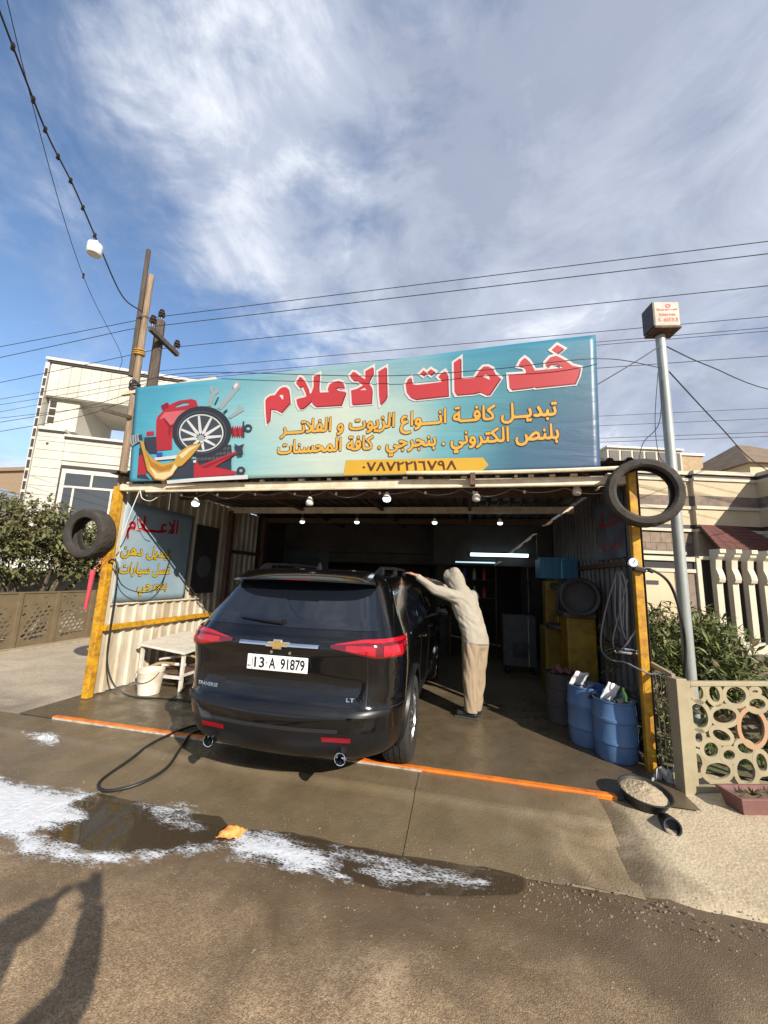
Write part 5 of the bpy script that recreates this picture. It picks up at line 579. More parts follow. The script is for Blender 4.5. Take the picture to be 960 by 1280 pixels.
M_far = ground_mat('dry_soil', (0.20, 0.16, 0.11), (0.30, 0.25, 0.17), (0.1, 0.1, 0.1), [], (0.5, 8.0), 0.95)

def fbm(x, y, s=1.0, seed=0.0):
    return noise.fractal(Vector((x * s, y * s, seed)), 1.0, 2.0, 4)
def span(a, b, n):
    return [a + (b - a) * i / n for i in range(n + 1)]

m = MB()
m.grid(lambda a, b: (a, b, -0.24), span(-700, 700, 4), span(-500, 900, 4))
struct(m.build('ground', M_far))

def street_z(x, y):
    z = -0.125 + 0.012 * fbm(x, y, 0.9) + 0.005 * fbm(x, y, 5.0, 3.0)
    if y > 2.45:
        z -= 0.010 * min(1, (y - 2.45) / 0.4)          # shallow gutter
    return z
m = MB()
us = [-60, -30, -16, -11] + span(-8, 5, 190) + [7, 10, 16, 30, 60]
m.grid(lambda a, b: (a, b + 0.03 * fbm(a, 7.7, 1.2) * (b > 3.0), street_z(a, b)), us, [-14, -8, -4, -2] + span(-0.5, 3.12, 66))
struct(m.build('street', M_street, smooth=60))

# sloping concrete apron in front of the workshop, cast in bays with joints
def apron_z(x, y):
    if y < 3.40:
        z = -0.125 + (y - 2.86) / 0.54 * 0.075
    elif y < 3.46:
        z = -0.05 + (y - 3.40) / 0.06 * 0.035
    else:
        z = -0.015 + (y - 3.46) / 0.3 * 0.012
    return z + 0.004 * fbm(x, y, 2.0, 5.0)
ap = MB()
edges = [-5.5, -2.75, -0.42, 1.02]
root_apron = None
for i in range(3):
    q = MB()
    x0, x1 = edges[i] + 0.003, edges[i + 1] - 0.003
    ys = span(2.86, 3.40, 12) + [3.43, 3.46] + span(3.48, 3.765, 6)
    q.grid(lambda a, b: (a, b + (0.10 * fbm(a, 1.3, 0.8) - 0.02 if b < 2.9 else 0), apron_z(a, b)), span(x0, x1, 40), ys)
    o = q.build('concrete_apron' if i == 0 else 'bay', M_apron, root_apron, smooth=30)
    if i == 0:
        root_apron = struct(o)
q = MB()
q.grid(lambda a, b: (a, b, apron_z(a, b) - 0.012), span(-5.5, 1.02, 40), span(2.9, 3.765, 12))
q.build('joint_bed', M_far, root_apron)

m = MB()
m.grid(lambda a, b: (a, b, 0.0 + 0.003 * fbm(a, b, 1.5)), span(-5.0, 1.75, 60), span(3.765, 13.0, 80))
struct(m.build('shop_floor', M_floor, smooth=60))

# dry pavement on the right with its broken lower edge, and a raised pad under the gate
def pave_z(x, y):
    k = max(0, min(1, (y - 2.92) / 0.85))
    return -0.112 + 0.097 * k + 0.006 * fbm(x, y, 2.2, 9.0)
m = MB()
m.grid(lambda a, b: (a + (0.05 * fbm(b, 3.3, 3.0) if 1.0 < a < 1.3 else 0), b + (0.05 * fbm(a, 2.2, 2.5) if b < 2.95 else 0), pave_z(a, b) + (0.0 if b > 2.92 else -0.03)), span(0.98, 5.2, 66) + [8, 14, 30], span(2.90, 4.0, 22) + [4.5, 5.5, 7.5])
struct(m.build('pavement', M_dry, smooth=50))

# garden bed behind the gate
m = MB()
m.grid(lambda a, b: (a, b, 0.02 + 0.03 * fbm(a, b, 1.1)), span(1.8, 12, 30), span(4.5, 9.0, 14))
struct(m.build('garden_soil', mat('garden_soil', (0.10, 0.12, 0.035), 0.95, col2=(0.10, 0.08, 0.045), vscale=2.5, bump=0.6, bscale=30)))

# open ground to the left of the workshop
def left_z(x, y):
    k = max(0, min(1, (y - 3.25) / 0.35))
    return -0.12 + 0.10 * k + 0.010 * fbm(x, y, 1.2, 4.0) + 0.006 * fbm(x, y, 6, 1.0)
m = MB()
m.grid(lambda a, b: (a, b + (0.14 * fbm(a, 4.4, 0.9) if b < 3.3 else 0), left_z(a, b)), [-60, -30, -16] + span(-12, -4.95, 60), span(3.18, 4.2, 16) + span(4.4, 9, 24) + [12, 18, 30])
struct(m.build('forecourt', M_left, smooth=50))

# ================================================================== the workshop shed
M_yellow = mat('yellow_paint', (0.58, 0.31, 0.012), 0.5, col2=(0.30, 0.135, 0.018), vscale=11, bump=0.15)
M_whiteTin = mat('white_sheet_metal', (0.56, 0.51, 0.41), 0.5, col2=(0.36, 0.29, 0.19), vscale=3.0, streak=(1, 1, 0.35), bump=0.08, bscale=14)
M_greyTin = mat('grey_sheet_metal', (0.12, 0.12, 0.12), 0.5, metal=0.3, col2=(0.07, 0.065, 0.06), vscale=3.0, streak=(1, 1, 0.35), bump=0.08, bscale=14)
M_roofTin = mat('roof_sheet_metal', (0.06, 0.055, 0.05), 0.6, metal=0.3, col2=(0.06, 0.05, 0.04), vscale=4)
M_cream = mat('cream_paint', (0.70, 0.62, 0.47), 0.55, col2=(0.52, 0.41, 0.27), vscale=5, bump=0.15)
M_rust = mat('rusty_steel', (0.13, 0.07, 0.04), 0.75, col2=(0.07, 0.045, 0.035), vscale=14, bump=0.2)
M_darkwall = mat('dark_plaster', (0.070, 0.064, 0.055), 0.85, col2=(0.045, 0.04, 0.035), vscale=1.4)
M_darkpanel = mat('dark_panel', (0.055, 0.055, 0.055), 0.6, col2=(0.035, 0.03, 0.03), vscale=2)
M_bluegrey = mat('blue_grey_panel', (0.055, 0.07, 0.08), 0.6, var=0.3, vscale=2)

shed = thing('workshop_shed', (-1.6, 4.44, 0), 'open-fronted tin workshop with yellow posts and a flat roof over the black car', 'workshop')

def corrugated(name, mm, parent, p0, along, up, length, height, pitch=0.19, depth=0.032, nrm=None):
    """one trapezoid-ribbed sheet starting at p0"""
    p0, along, up = Vector(p0), Vector(along).normalized(), Vector(up).normalized()
    n = nrm or along.cross(up)
    pts = []
    x = 0
    while x < length - 1e-6:
        for a, d in ((0, 0), (0.55, 0), (0.66, 1), (0.89, 1)):
            xx = x + a * pitch
            if xx <= length:
                pts.append((xx, d * depth))
        x += pitch
    pts.append((length, 0))
    q = MB()
    th = 0.0012
    for off in (0, 1):
        pass
    v, f = [], []
    for a, d in pts:
        for h in (0, height):
            v.append(p0 + along * a + up * h + n * d)
    for i in range(len(pts) - 1):
        f.append((2 * i, 2 * i + 2, 2 * i + 3, 2 * i + 1))
    q.add(v, f)
    o = q.build(name, mm, parent)
    s = o.modifiers.new('thickness', 'SOLIDIFY')
    s.thickness = 0.0015
    return o

# --- posts and front beam
q = MB(); q.box(-4.87, -4.775, 4.395, 4.485, -0.02, 2.80)
q.build('post', M_yellow, shed, bevel=0.006)['label'] = 'yellow square steel corner post'
q = MB(); q.box(1.625, 1.70, 4.36, 4.435, -0.02, 2.92)
q.build('post', M_yellow, shed, bevel=0.006)['label'] = 'yellow square steel corner post'
q = MB(); q.box(-4.90, -4.75, 4.36, 4.50, -0.018, 0.004)
q.build('foot_plate', M_rust, shed)
q = MB(); q.box(-4.775, 1.625, 4.40, 4.50, 2.735, 2.83)
q.build('front_beam', M_cream, shed, bevel=0.012)
q = MB(); q.tube([(-4.3, 4.375, 2.715), (-1.2, 4.375, 2.72), (1.3, 4.375, 2.735)], 0.017, 8)
q.build('conduit', M_cream, shed, smooth=40)
q = MB(); q.tube(sag((-0.7, 4.30, 2.875), (1.62, 4.30, 2.885), 0.015, 8), 0.022, 8)
q.build('conduit', M_cream, shed, smooth=40)
# packing pieces and ties on the beam
for i in range(34):
    x = -4.6 + i * 0.183 + rnd.uniform(-0.04, 0.04)
    q = MB(); q.obox((x, 4.405 + rnd.uniform(-0.01, 0.01), 2.842), (rnd.uniform(0.03, 0.09), 0.05, 0.022), rz=rnd.uniform(-0.3, 0.3))
    q.build('packing_piece', rnd.choice([M_rust, M_cream, M_cream, M_darkpanel]), shed)
q = MB(); q.box(0.02, 0.075, 4.27, 4.395, 2.72, 2.86)
q.build('bracket', M_rust, shed, bevel=0.004)
# --- left wall: sheets above and below the yellow rail
XL = -4.83
for k in range(4):
    y0 = 4.50 + k * 0.93
    corrugated('wall_sheet', M_whiteTin, shed, (XL, y0, 0.02), (0, 1, 0), (0, 0, 1), 0.925, 1.18, nrm=Vector((1, 0, 0)))
    corrugated('wall_sheet', M_whiteTin, shed, (XL - 0.012, y0, 1.17), (0, 1, 0), (0, 0, 1), 0.925, 1.81, nrm=Vector((1, 0, 0)))
q = MB(); q.box(XL + 0.036, XL + 0.085, 4.485, 6.95, 0.83, 0.905)
q.build('rail', M_yellow, shed, bevel=0.005)
q = MB(); q.box(XL + 0.036, XL + 0.05, 4.55, 7.0, 1.165, 1.185)
q.build('rail', M_cream, shed)
for y in (6.98, 8.30):
    q = MB(); q.box(XL + 0.04, XL + 0.14, y, y + 0.1, 0, 2.9)
    q.build('inner_post', M_rust, shed)
for z in (1.15, 2.05):
    q = MB(); q.box(XL + 0.045, XL + 0.10, 7.08, 8.30, z, z + 0.07)
    q.build('rail', M_rust, shed)
# far part of the left wall and the back rooms
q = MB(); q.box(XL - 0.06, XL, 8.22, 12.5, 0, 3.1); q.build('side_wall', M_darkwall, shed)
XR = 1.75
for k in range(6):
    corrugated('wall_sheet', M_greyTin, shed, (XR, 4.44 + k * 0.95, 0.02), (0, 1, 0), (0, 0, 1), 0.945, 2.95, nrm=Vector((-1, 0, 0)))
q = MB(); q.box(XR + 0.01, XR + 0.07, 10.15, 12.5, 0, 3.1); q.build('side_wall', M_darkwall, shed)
for z in (0.95, 1.9):
    q = MB(); q.box(XR - 0.085, XR - 0.036, 4.50, 10.0, z, z + 0.05); q.build('rail', M_rust, shed)
# back wall: lintel band, piers, recessed room behind
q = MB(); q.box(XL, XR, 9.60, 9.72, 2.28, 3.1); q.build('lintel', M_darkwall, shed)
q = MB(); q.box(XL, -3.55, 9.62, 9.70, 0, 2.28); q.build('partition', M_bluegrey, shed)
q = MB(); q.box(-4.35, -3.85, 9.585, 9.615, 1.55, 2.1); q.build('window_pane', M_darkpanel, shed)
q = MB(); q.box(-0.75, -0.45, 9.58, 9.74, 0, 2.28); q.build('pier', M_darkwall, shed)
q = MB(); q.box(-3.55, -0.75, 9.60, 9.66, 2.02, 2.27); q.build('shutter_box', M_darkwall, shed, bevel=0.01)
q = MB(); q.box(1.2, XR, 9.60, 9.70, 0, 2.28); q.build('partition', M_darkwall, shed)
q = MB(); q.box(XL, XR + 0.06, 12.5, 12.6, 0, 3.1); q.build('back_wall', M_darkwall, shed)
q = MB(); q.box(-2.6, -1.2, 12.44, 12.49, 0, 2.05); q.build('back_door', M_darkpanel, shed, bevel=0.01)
# --- roof: sheets run front to back
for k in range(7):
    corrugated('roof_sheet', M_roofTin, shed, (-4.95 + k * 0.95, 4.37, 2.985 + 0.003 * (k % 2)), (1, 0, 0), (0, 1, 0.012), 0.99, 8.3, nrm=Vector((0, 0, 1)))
for y in (5.6, 7.0, 8.4):
    q = MB(); q.box(XL, XR, y, y + 0.07, 2.86, 2.975); q.build('purlin', M_rust if y != 7.0 else M_cream, shed)
for x in (-3.2, -1.6, 0.0):
    q = MB(); q.box(x, x + 0.05, 4.5, 9.6, 2.90, 2.965); q.build('rafter', M_rust, shed)
# --- frame that carries the banner
for x in (-4.55, -2.6, -0.6, 1.2):
    q = MB(); q.box(x, x + 0.05, 4.42, 4.47, 2.83, 4.1 + 0.025 * (x + 4.5)); q.build('sign_frame_post', M_rust, shed)
q = MB(); q.beam((-4.75, 4.445, 4.12), (1.32, 4.445, 4.33), 0.04, 0.04); q.build('sign_frame_bar', M_rust, shed)
q = MB(); q.beam((-5.15, 4.55, 4.275), (-3.55, 4.55, 4.40), 0.05, 0.05); q.build('sign_frame_bar', M_cream, shed)

# --- threshold strip, orange paint with a worn white edge
thr = thing('threshold_strip', (-1.66, 3.79, 0), 'orange painted threshold bar across the workshop entrance under the car', 'threshold')
M_orange = mat('orange_paint', (0.80, 0.20, 0.015), 0.4, col2=(0.42, 0.11, 0.02), vscale=5, bump=0.1)
q = MB(); q.box(-4.52, 1.17, 3.768, 3.826, -0.02, 0.018); q.build('bar', M_orange, thr, bevel=0.006)
q = MB(); q.box(-4.50, -0.4, 3.752, 3.766, -0.02, 0.010); q.build('edge_trim', mat('worn_white_paint', (0.6, 0.55, 0.46), 0.6, col2=(0.25, 0.2, 0.15), vscale=8), thr)

# ================================================================== printed banner above the entrance
def banner_mat():
    m = bpy.data.materials.new('printed_banner')
    m.use_nodes = True
    t = m.node_tree
    b = t.nodes['Principled BSDF']
    b.inputs['Roughness'].default_value = 0.42
    L = t.links.new
    tc = t.nodes.new('ShaderNodeTexCoord')
    sp = t.nodes.new('ShaderNodeSeparateXYZ')
    L(tc.outputs['Object'], sp.inputs[0])
    n = t.nodes.new('ShaderNodeTexNoise'); n.inputs['Scale'].default_value = 1.1; n.inputs['Detail'].default_value = 2
    L(tc.outputs['Object'], n.inputs['Vector'])
    ad = t.nodes.new('ShaderNodeMath'); ad.operation = 'MULTIPLY_ADD'
    L(n.outputs['Fac'], ad.inputs[0]); ad.inputs[1].default_value = 1.3
    L(sp.outputs[0], ad.inputs[2])
    mr = t.nodes.new('ShaderNodeMapRange'); mr.inputs['From Min'].default_value = -4.1; mr.inputs['From Max'].default_value = 2.0
    L(ad.outputs[0], mr.inputs['Value'])
    r = t.nodes.new('ShaderNodeValToRGB')
    st = [(0.0, S(72, 160, 190)), (0.12, S(95, 185, 210)), (0.30, S(150, 205, 210)), (0.48, S(205, 222, 208)), (0.62, S(190, 216, 206)), (0.78, S(105, 175, 188)), (0.90, S(60, 130, 150)), (1.0, S(70, 130, 145))]
    el = r.color_ramp.elements
    el[0].position, el[0].color = st[0][0], (*st[0][1], 1)
    el[1].position, el[1].color = st[-1][0], (*st[-1][1], 1)
    for p, c in st[1:-1]:
        e = el.new(p); e.color = (*c, 1)
    L(mr.outputs[0], r.inputs[0])
    # printed blue glow along the top, deeper blue in the lower right corner
    mz = t.nodes.new('ShaderNodeMapRange'); mz.inputs['From Min'].default_value = 3.75; mz.inputs['From Max'].default_value = 4.45
    L(sp.outputs[2], mz.inputs['Value'])
    mx = t.nodes.new('ShaderNodeMix'); mx.data_type = 'RGBA'
    ml = t.nodes.new('ShaderNodeMath'); ml.operation = 'MULTIPLY'; ml.inputs[1].default_value = 0.75
    L(mz.outputs[0], ml.inputs[0]); L(ml.outputs[0], mx.inputs['Factor'])
    L(r.outputs[0], mx.inputs['A']); mx.inputs['B'].default_value = (*S(62, 148, 182), 1)
    sb = t.nodes.new('ShaderNodeMath'); sb.operation = 'SUBTRACT'
    L(sp.outputs[0], sb.inputs[0]); L(sp.outputs[2], sb.inputs[1])
    mc = t.nodes.new('ShaderNodeMapRange'); mc.inputs['From Min'].default_value = -3.4; mc.inputs['From Max'].default_value = -1.7
    L(sb.outputs[0], mc.inputs['Value'])
    m2 = t.nodes.new('ShaderNodeMix'); m2.data_type = 'RGBA'
    L(mc.outputs[0], m2.inputs['Factor']); L(mx.outputs['Result'], m2.inputs['A']); m2.inputs['B'].default_value = (*S(66, 96, 132), 1)
    fade = t.nodes.new('ShaderNodeMix'); fade.data_type = 'RGBA'; fade.blend_type = 'MULTIPLY'; fade.inputs['Factor'].default_value = 1.0
    L(m2.outputs['Result'], fade.inputs['A']); fade.inputs['B'].default_value = (0.66, 0.62, 0.60, 1)
    L(fade.outputs['Result'], b.inputs['Base Color'])
    # creases
    mp = t.nodes.new('ShaderNodeMapping'); mp.inputs['Rotation'].default_value = (0, math.radians(38), 0); mp.inputs['Scale'].default_value = (0.5, 1, 2.6)
    L(tc.outputs['Object'], mp.inputs[0])
    n2 = t.nodes.new('ShaderNodeTexNoise'); n2.inputs['Scale'].default_value = 1.6; n2.inputs['Detail'].default_value = 5; n2.inputs['Distortion'].default_value = 0.7
    L(mp.outputs[0], n2.inputs['Vector'])
    bp = t.nodes.new('ShaderNodeBump'); bp.inputs['Strength'].default_value = 0.3; bp.inputs['Distance'].default_value = 0.05
    L(n2.outputs['Fac'], bp.inputs['Height']); L(bp.outputs[0], b.inputs['Normal'])
    return m

def banner_y(x, z):
    k = max(0.0, min(1.0, (x + 3.0) / 0.6))
    return 4.33 + k * (0.007 * math.sin(1.7 * x + 0.8 * z) + 0.004 * math.sin(3.1 * x - 2.3 * z + 1.0))
banner = thing('shop_banner', (-1.6, 4.33, 2.85), 'large blue printed banner with red and yellow Arabic lettering stretched above the workshop entrance', 'banner')
def top_z(x):
    k = (x + 4.70) / 6.09
    return 4.235 + 0.20 * k - 0.05 * k * (1 - k)
def bot_z(x):
    k = (x + 4.60) / 5.95
    return 2.845 + 0.03 * k
q = MB()
us, vv = span(0, 1, 90), span(0, 1, 26)
def bfn(a, b):
    xt, xb = -4.685 + 6.075 * a, -4.555 + 5.91 * a
    x = xb + (xt - xb) * b
    z = bot_z(x) + (top_z(x) - bot_z(x)) * b
    return (x, banner_y(x, z), z)
q.grid(bfn, us, vv)
cl = q.build('cloth', banner_mat(), banner, smooth=60)
cl.modifiers.new('thickness', 'SOLIDIFY').thickness = 0.002
FL = lambda n, c, r=0.45: mat('print_' + n, tuple(x * 0.64 for x in c), r, col2=tuple(x * 0.55 for x in c), vscale=1.5)
PRINT = {'dark': FL('dark', S(58, 62, 72)), 'red': FL('red', S(190, 45, 55)), 'pink': FL('pink', S(222, 110, 115)), 'maroon': FL('maroon', S(140, 32, 42)), 'steel': FL('steel', S(165, 175, 180)), 'white': FL('white', S(228, 230, 228)), 'tyre': FL('tyre', S(48, 51, 57)), 'tread': FL('tread', S(84, 88, 94)), 'rimdark': FL('rimdark', S(72, 78, 86)), 'blue': FL('blue', S(50, 90, 190)), 'brown': FL('brown', S(110, 60, 20)), 'gold': FL('gold', S(212, 165, 70)), 'cream': FL('cream', S(240, 222, 170)), 'amber': FL('amber', S(188, 130, 40)), 'title': FL('title', S(205, 62, 66)), 'titleedge': FL('titleedge', S(235, 225, 222)), 'titleshade': FL('titleshade', S(120, 35, 45)), 'yellow': FL('yellow', S(238, 182, 72)), 'ink': FL('ink', S(96, 52, 18)), 'strip': FL('strip', S(226, 178, 52))}
def on_banner(v, off):
    return [(x, banner_y(x, z) - off, z) for x, z, _ in v]
def inset(poly, d):
    """offset a simple polygon outwards by d"""
    n = len(poly)
    A = sum(poly[i - 1][0] * poly[i][1] - poly[i][0] * poly[i - 1][1] for i in range(n))
    sgn = 1 if A > 0 else -1
    out = []
    for i in range(n):
        p0, p1, p2 = Vector(poly[i - 1]), Vector(poly[i]), Vector(poly[(i + 1) % n])
        e1, e2 = (p1 - p0).normalized(), (p2 - p1).normalized()
        n1, n2 = Vector((e1.y, -e1.x)) * sgn, Vector((e2.y, -e2.x)) * sgn
        bis = n1 + n2
        if bis.length < 0.3:
            bis = n1
        bis.normalize()
        out.append(tuple(p1 + bis * min(d / max(0.45, bis.dot(n1)), d * 2)))
    return out
def print_layer(name, loops_list, material, off, parent, place=on_banner):
    q = MB()
    for loops in loops_list:
        v, f = polymesh(loops)
        q.add(place(v, off), f)
    o = q.build(name, material, parent)
    return o
def decode(key):
    return [[(int(a), int(b)) for a, b in zip(s.split()[::2], s.split()[1::2])] for s in TXT[key].split(';')]
def text_loops(key, x0, x1, zl, zr, h):
    """traced text scaled to span x0..x1 with its baseline rising from zl to zr; h = height of one em"""
    L = decode(key)
    xs = [p[0] for l in L for p in l]
    a, b = min(xs), max(xs)
    out = []
    for l in L:
        out.append([(x0 + (p[0] - a) / (b - a) * (x1 - x0), zl + (zr - zl) * (p[0] - a) / (b - a) + (p[1] - 65) / 110 * h) for p in l])
    return out
# artwork on the left of the banner: printed shapes, a hair above one another
groups = {}
off = 0.0045
cur = None
layers = []
for item in ART:
    if cur != item[0]:
        layers.append((item[0], []))
        cur = item[0]
    layers[-1][1].append(item[1:])
for i, (c, ls) in enumerate(layers):
    print_layer('printed_artwork', ls, PRINT[c], off + 0.0006 * i, banner)
# red headline with its white edge and dark lower shade
print_layer('headline_edge', [[inset(l[0], 0.028)] for l in TITLE], PRINT['titleedge'], 0.006, banner)
print_layer('headline_shade', [[[(x + 0.012, z - 0.014) for x, z in lp] for lp in l] for l in TITLE], PRINT['titleshade'], 0.007, banner)
print_layer('headline', TITLE, PRINT['title'], 0.008, banner)
hol = [[h] for l in TITLE for h in l[1:]]
if hol:
    print_layer('headline_edge', hol, PRINT['titleedge'], 0.0085, banner)
# yellow lines
for key, x0, x1, zl, zr, h in (('l2', -2.34, 0.955, 3.425, 3.505, 0.25), ('l3', -2.36, 0.965, 3.165, 3.235, 0.24)):
    print_layer('text_line_edge', [text_loops(key + 'b', x0 - 0.01, x1 + 0.01, zl, zr, h)], PRINT['ink'], 0.006, banner)
    print_layer('text_line', [text_loops(key + 'a', x0, x1, zl, zr, h)], PRINT['yellow'], 0.0075, banner)
print_layer('phone_strip', [[[(-1.47, 2.872), (0.14, 2.88), (0.22, 2.96), (0.16, 3.045), (-1.45, 3.06)]]], PRINT['strip'], 0.005, banner)
print_layer('phone_number', [text_loops('pha', -1.24, -0.13, 2.918, 2.912, 0.158)], PRINT['ink'], 0.0068, banner)

# ================================================================== the black car being washed
M_paint = mat('black_car_paint', (0.003, 0.003, 0.0035), 0.14, coat=0.7, spec=0.35, bump=0.012, bscale=160)
M_plastic = mat('dark_grey_plastic', (0.008, 0.008, 0.009), 0.36, var=0.3, vscale=20)
M_glass = mat('tinted_glass', (0.006, 0.008, 0.012), 0.04, spec=0.7, coat=0.6)
M_chrome = mat('chrome', (0.75, 0.76, 0.78), 0.08, metal=1.0)
M_rim = mat('alloy_rim', (0.55, 0.55, 0.56), 0.22, metal=1.0)
M_tyre = mat('tyre_rubber', (0.018, 0.017, 0.016), 0.75, col2=(0.032, 0.029, 0.025), vscale=9, bump=0.15)
M_lamp = mat('red_lamp_lens', (0.36, 0.005, 0.012), 0.08, coat=1.0, emit=(0.5, 0.0, 0.01), estr=0.015)
M_lampdark = mat('dark_red_lens', (0.10, 0.004, 0.008), 0.08, coat=1.0)
M_gold = mat('gold_badge', (0.70, 0.42, 0.10), 0.25, metal=0.8)
M_plate = mat('plate_white', (0.78, 0.77, 0.74), 0.35)
M_black = mat('black_print', (0.01, 0.01, 0.01), 0.5)

CARP = Vector((-1.458, 2.878, 0.0))
CARM = Matrix.Translation(CARP) @ Matrix.Rotation(math.radians(0.3), 4, 'Z')
car = thing('parked_car', CARP, 'black suv backed out of the workshop with red tail lights and a white number plate', 'car')

def itp(tab, z):
    if z <= tab[0][0]:
        return tab[0][1]
    for (a, va), (b, vb) in zip(tab, tab[1:]):
        if z <= b:
            t = (z - a) / (b - a)
            return va + (vb - va) * t
    return tab[-1][1]
def smooth_tab(tab, w=0.02):
    return lambda z: (itp(tab, z - w) + 2 * itp(tab, z) + itp(tab, z + w)) / 4
REAR = smooth_tab([(0.28, 0.22), (0.34, 0.10), (0.42, 0.045), (0.52, 0.012), (0.62, 0.0), (0.67, 0.015), (0.70, 0.060), (0.76, 0.088), (0.84, 0.105), (0.90, 0.112), (1.02, 0.085), (1.10, 0.070), (1.17, 0.085), (1.22, 0.13), (1.30, 0.185), (1.56, 0.40), (1.62, 0.44), (1.69, 0.50), (1.72, 0.60)])
WID = smooth_tab([(0.28, 0.85), (0.36, 0.91), (0.50, 0.94), (0.66, 0.955), (0.80, 0.96), (0.98, 0.970), (1.10, 0.962), (1.20, 0.930), (1.32, 0.875), (1.45, 0.82), (1.56, 0.770), (1.63, 0.73), (1.69, 0.665), (1.72, 0.59)])
FRONT = smooth_tab([(0.28, 4.90), (0.40, 5.08), (0.60, 5.15), (0.80, 5.12), (0.92, 5.02), (0.98, 4.88), (1.04, 4.45), (1.09, 3.95), (1.13, 3.75), (1.30, 3.42), (1.50, 3.02), (1.60, 2.75), (1.68, 2.40), (1.72, 2.10)], 0.012)
def CROWN(z):
    return itp([(0.62, 0.20), (0.76, 0.13), (1.2, 0.12), (1.7, 0.09)], z)
def ring(z, u):
    """point of the plan outline at height z; u = signed distance along it from the middle of the tail"""
    w, yr, yf = WID(z), REAR(z), FRONT(z)
    RC = itp([(0.62, 0.44), (0.80, 0.33), (1.2, 0.32), (1.6, 0.25)], z)
    s = 1 if u >= 0 else -1
    u = abs(u)
    flat = w - RC
    crown = CROWN(z)
    arc = RC * PI / 2
    if u <= flat:
        return Vector((s * u, yr + crown * (u / w) ** 2.2, z))
    yc = yr + crown * (flat / w) ** 2.2
    if u <= flat + arc:
        a = (u - flat) / RC
        # quarter round, a little stretched backwards
        return Vector((s * (flat + RC * math.sin(a)), yc + (RC * 1.15) * (1 - math.cos(a)), z))
    y = yc + RC * 1.15 + (u - flat - arc)
    return Vector((s * w, y, z))
def outline(z):
    w, yf = WID(z), FRONT(z)
    RC = itp([(0.62, 0.44), (0.80, 0.33), (1.2, 0.32), (1.6, 0.25)], z)
    pts = []
    flat, arc = w - RC, RC * PI / 2
    for u in span(0, flat, 8) + [flat + arc * k / 7 for k in range(1, 8)]:
        pts.append(ring(z, u))
    y0 = pts[-1].y
    fr = 0.55
    ye = yf - fr * 0.75
    for k in range(1, 25):
        pts.append(Vector((w, y0 + (ye - y0) * k / 24, z)))
    for k in range(1, 9):
        a = PI / 2 * k / 8
        pts.append(Vector((w - fr * (1 - math.cos(a)), ye + fr * 0.75 * math.sin(a), z)))
    pts.append(Vector((0, yf + 0.05, z)))
    left = [Vector((-p.x, p.y, p.z)) for p in pts[1:-1]][::-1]
    return pts + left
zs = [0.28, 0.31, 0.34, 0.38, 0.43, 0.48, 0.53, 0.58, 0.62, 0.645, 0.67, 0.69, 0.71, 0.74, 0.78, 0.83, 0.88, 0.94, 1.0, 1.05, 1.09, 1.13, 1.17, 1.21, 1.25, 1.30, 1.36, 1.42, 1.48, 1.54, 1.58, 1.62, 1.655, 1.685, 1.705, 1.72]
q = MB()
ringsz = [outline(z) for z in zs]
N = len(ringsz[0])
top = ringsz[-1]
# close the roof with a gentle crown
ctr = Vector((0, (top[0].y + FRONT(1.72)) / 2, 0))
for sc_, zc in ((0.8, 1.735), (0.5, 1.748), (0.2, 1.752)):
    ringsz.append([Vector((p.x * sc_, ctr.y + (p.y - ctr.y) * sc_, zc)) for p in top])
v = [p for r_ in ringsz for p in r_]
f = []
for j in range(len(ringsz) - 1):
    for i in range(N):
        k = (i + 1) % N
        f.append((j * N + i, j * N + k, (j + 1) * N + k, (j + 1) * N + i))
f.append(tuple(range(N))[::-1])
f.append(tuple((len(ringsz) - 1) * N + i for i in range(N)))
q.add(v, f)
me = q.mesh('body', CARM)
# plastic below the bumper line
body_tmp = bpy.data.objects.new('body', me)
me.materials.append(M_paint)
me.materials.append(M_plastic)
COL.objects.link(body_tmp)
inv = CARM.inverted()
for p in me.polygons:
    c = inv @ p.center
    if c.z < 0.53 and c.y < 0.75 or c.z < 0.42:
        p.material_index = 1
WR, WY, WZ = 0.385, (1.06, 4.12), 0.385
cut = MB()
for y in WY:
    for s in (-1, 1):
        cut.lathe([(0.435, 0.62), (0.435, 1.3)] if s > 0 else [(0.435, -1.3), (0.435, -0.62)], (0, y, WZ + 0.01), 'X', 40)
cm = cut.mesh('cut', CARM)
cm.materials.append(M_plastic)
co = bpy.data.objects.new('cut', cm)
bmx = bmesh.new(); bmx.from_mesh(cm); bmesh.ops.recalc_face_normals(bmx, faces=bmx.faces); bmx.to_mesh(cm); bmx.free()
bmx = bmesh.new(); bmx.from_mesh(me); bmesh.ops.recalc_face_normals(bmx, faces=bmx.faces); bmx.to_mesh(me); bmx.free()
COL.objects.link(co)
bo = body_tmp.modifiers.new('arches', 'BOOLEAN')
bo.object = co
bo.operation = 'DIFFERENCE'
bo.solver = 'EXACT'
bpy.context.view_layer.update()
nm = bpy.data.meshes.new_from_object(body_tmp.evaluated_get(bpy.context.evaluated_depsgraph_get()))
nm.name = 'body'
bpy.data.objects.remove(body_tmp)
bpy.data.objects.remove(co)
mats_kept = list(nm.materials)
nm.polygons.foreach_set('use_smooth', [True] * len(nm.polygons))
nm.set_sharp_from_angle(angle=math.radians(32))
body = bpy.data.objects.new('body', nm)
COL.objects.link(body)
attach(body, car)

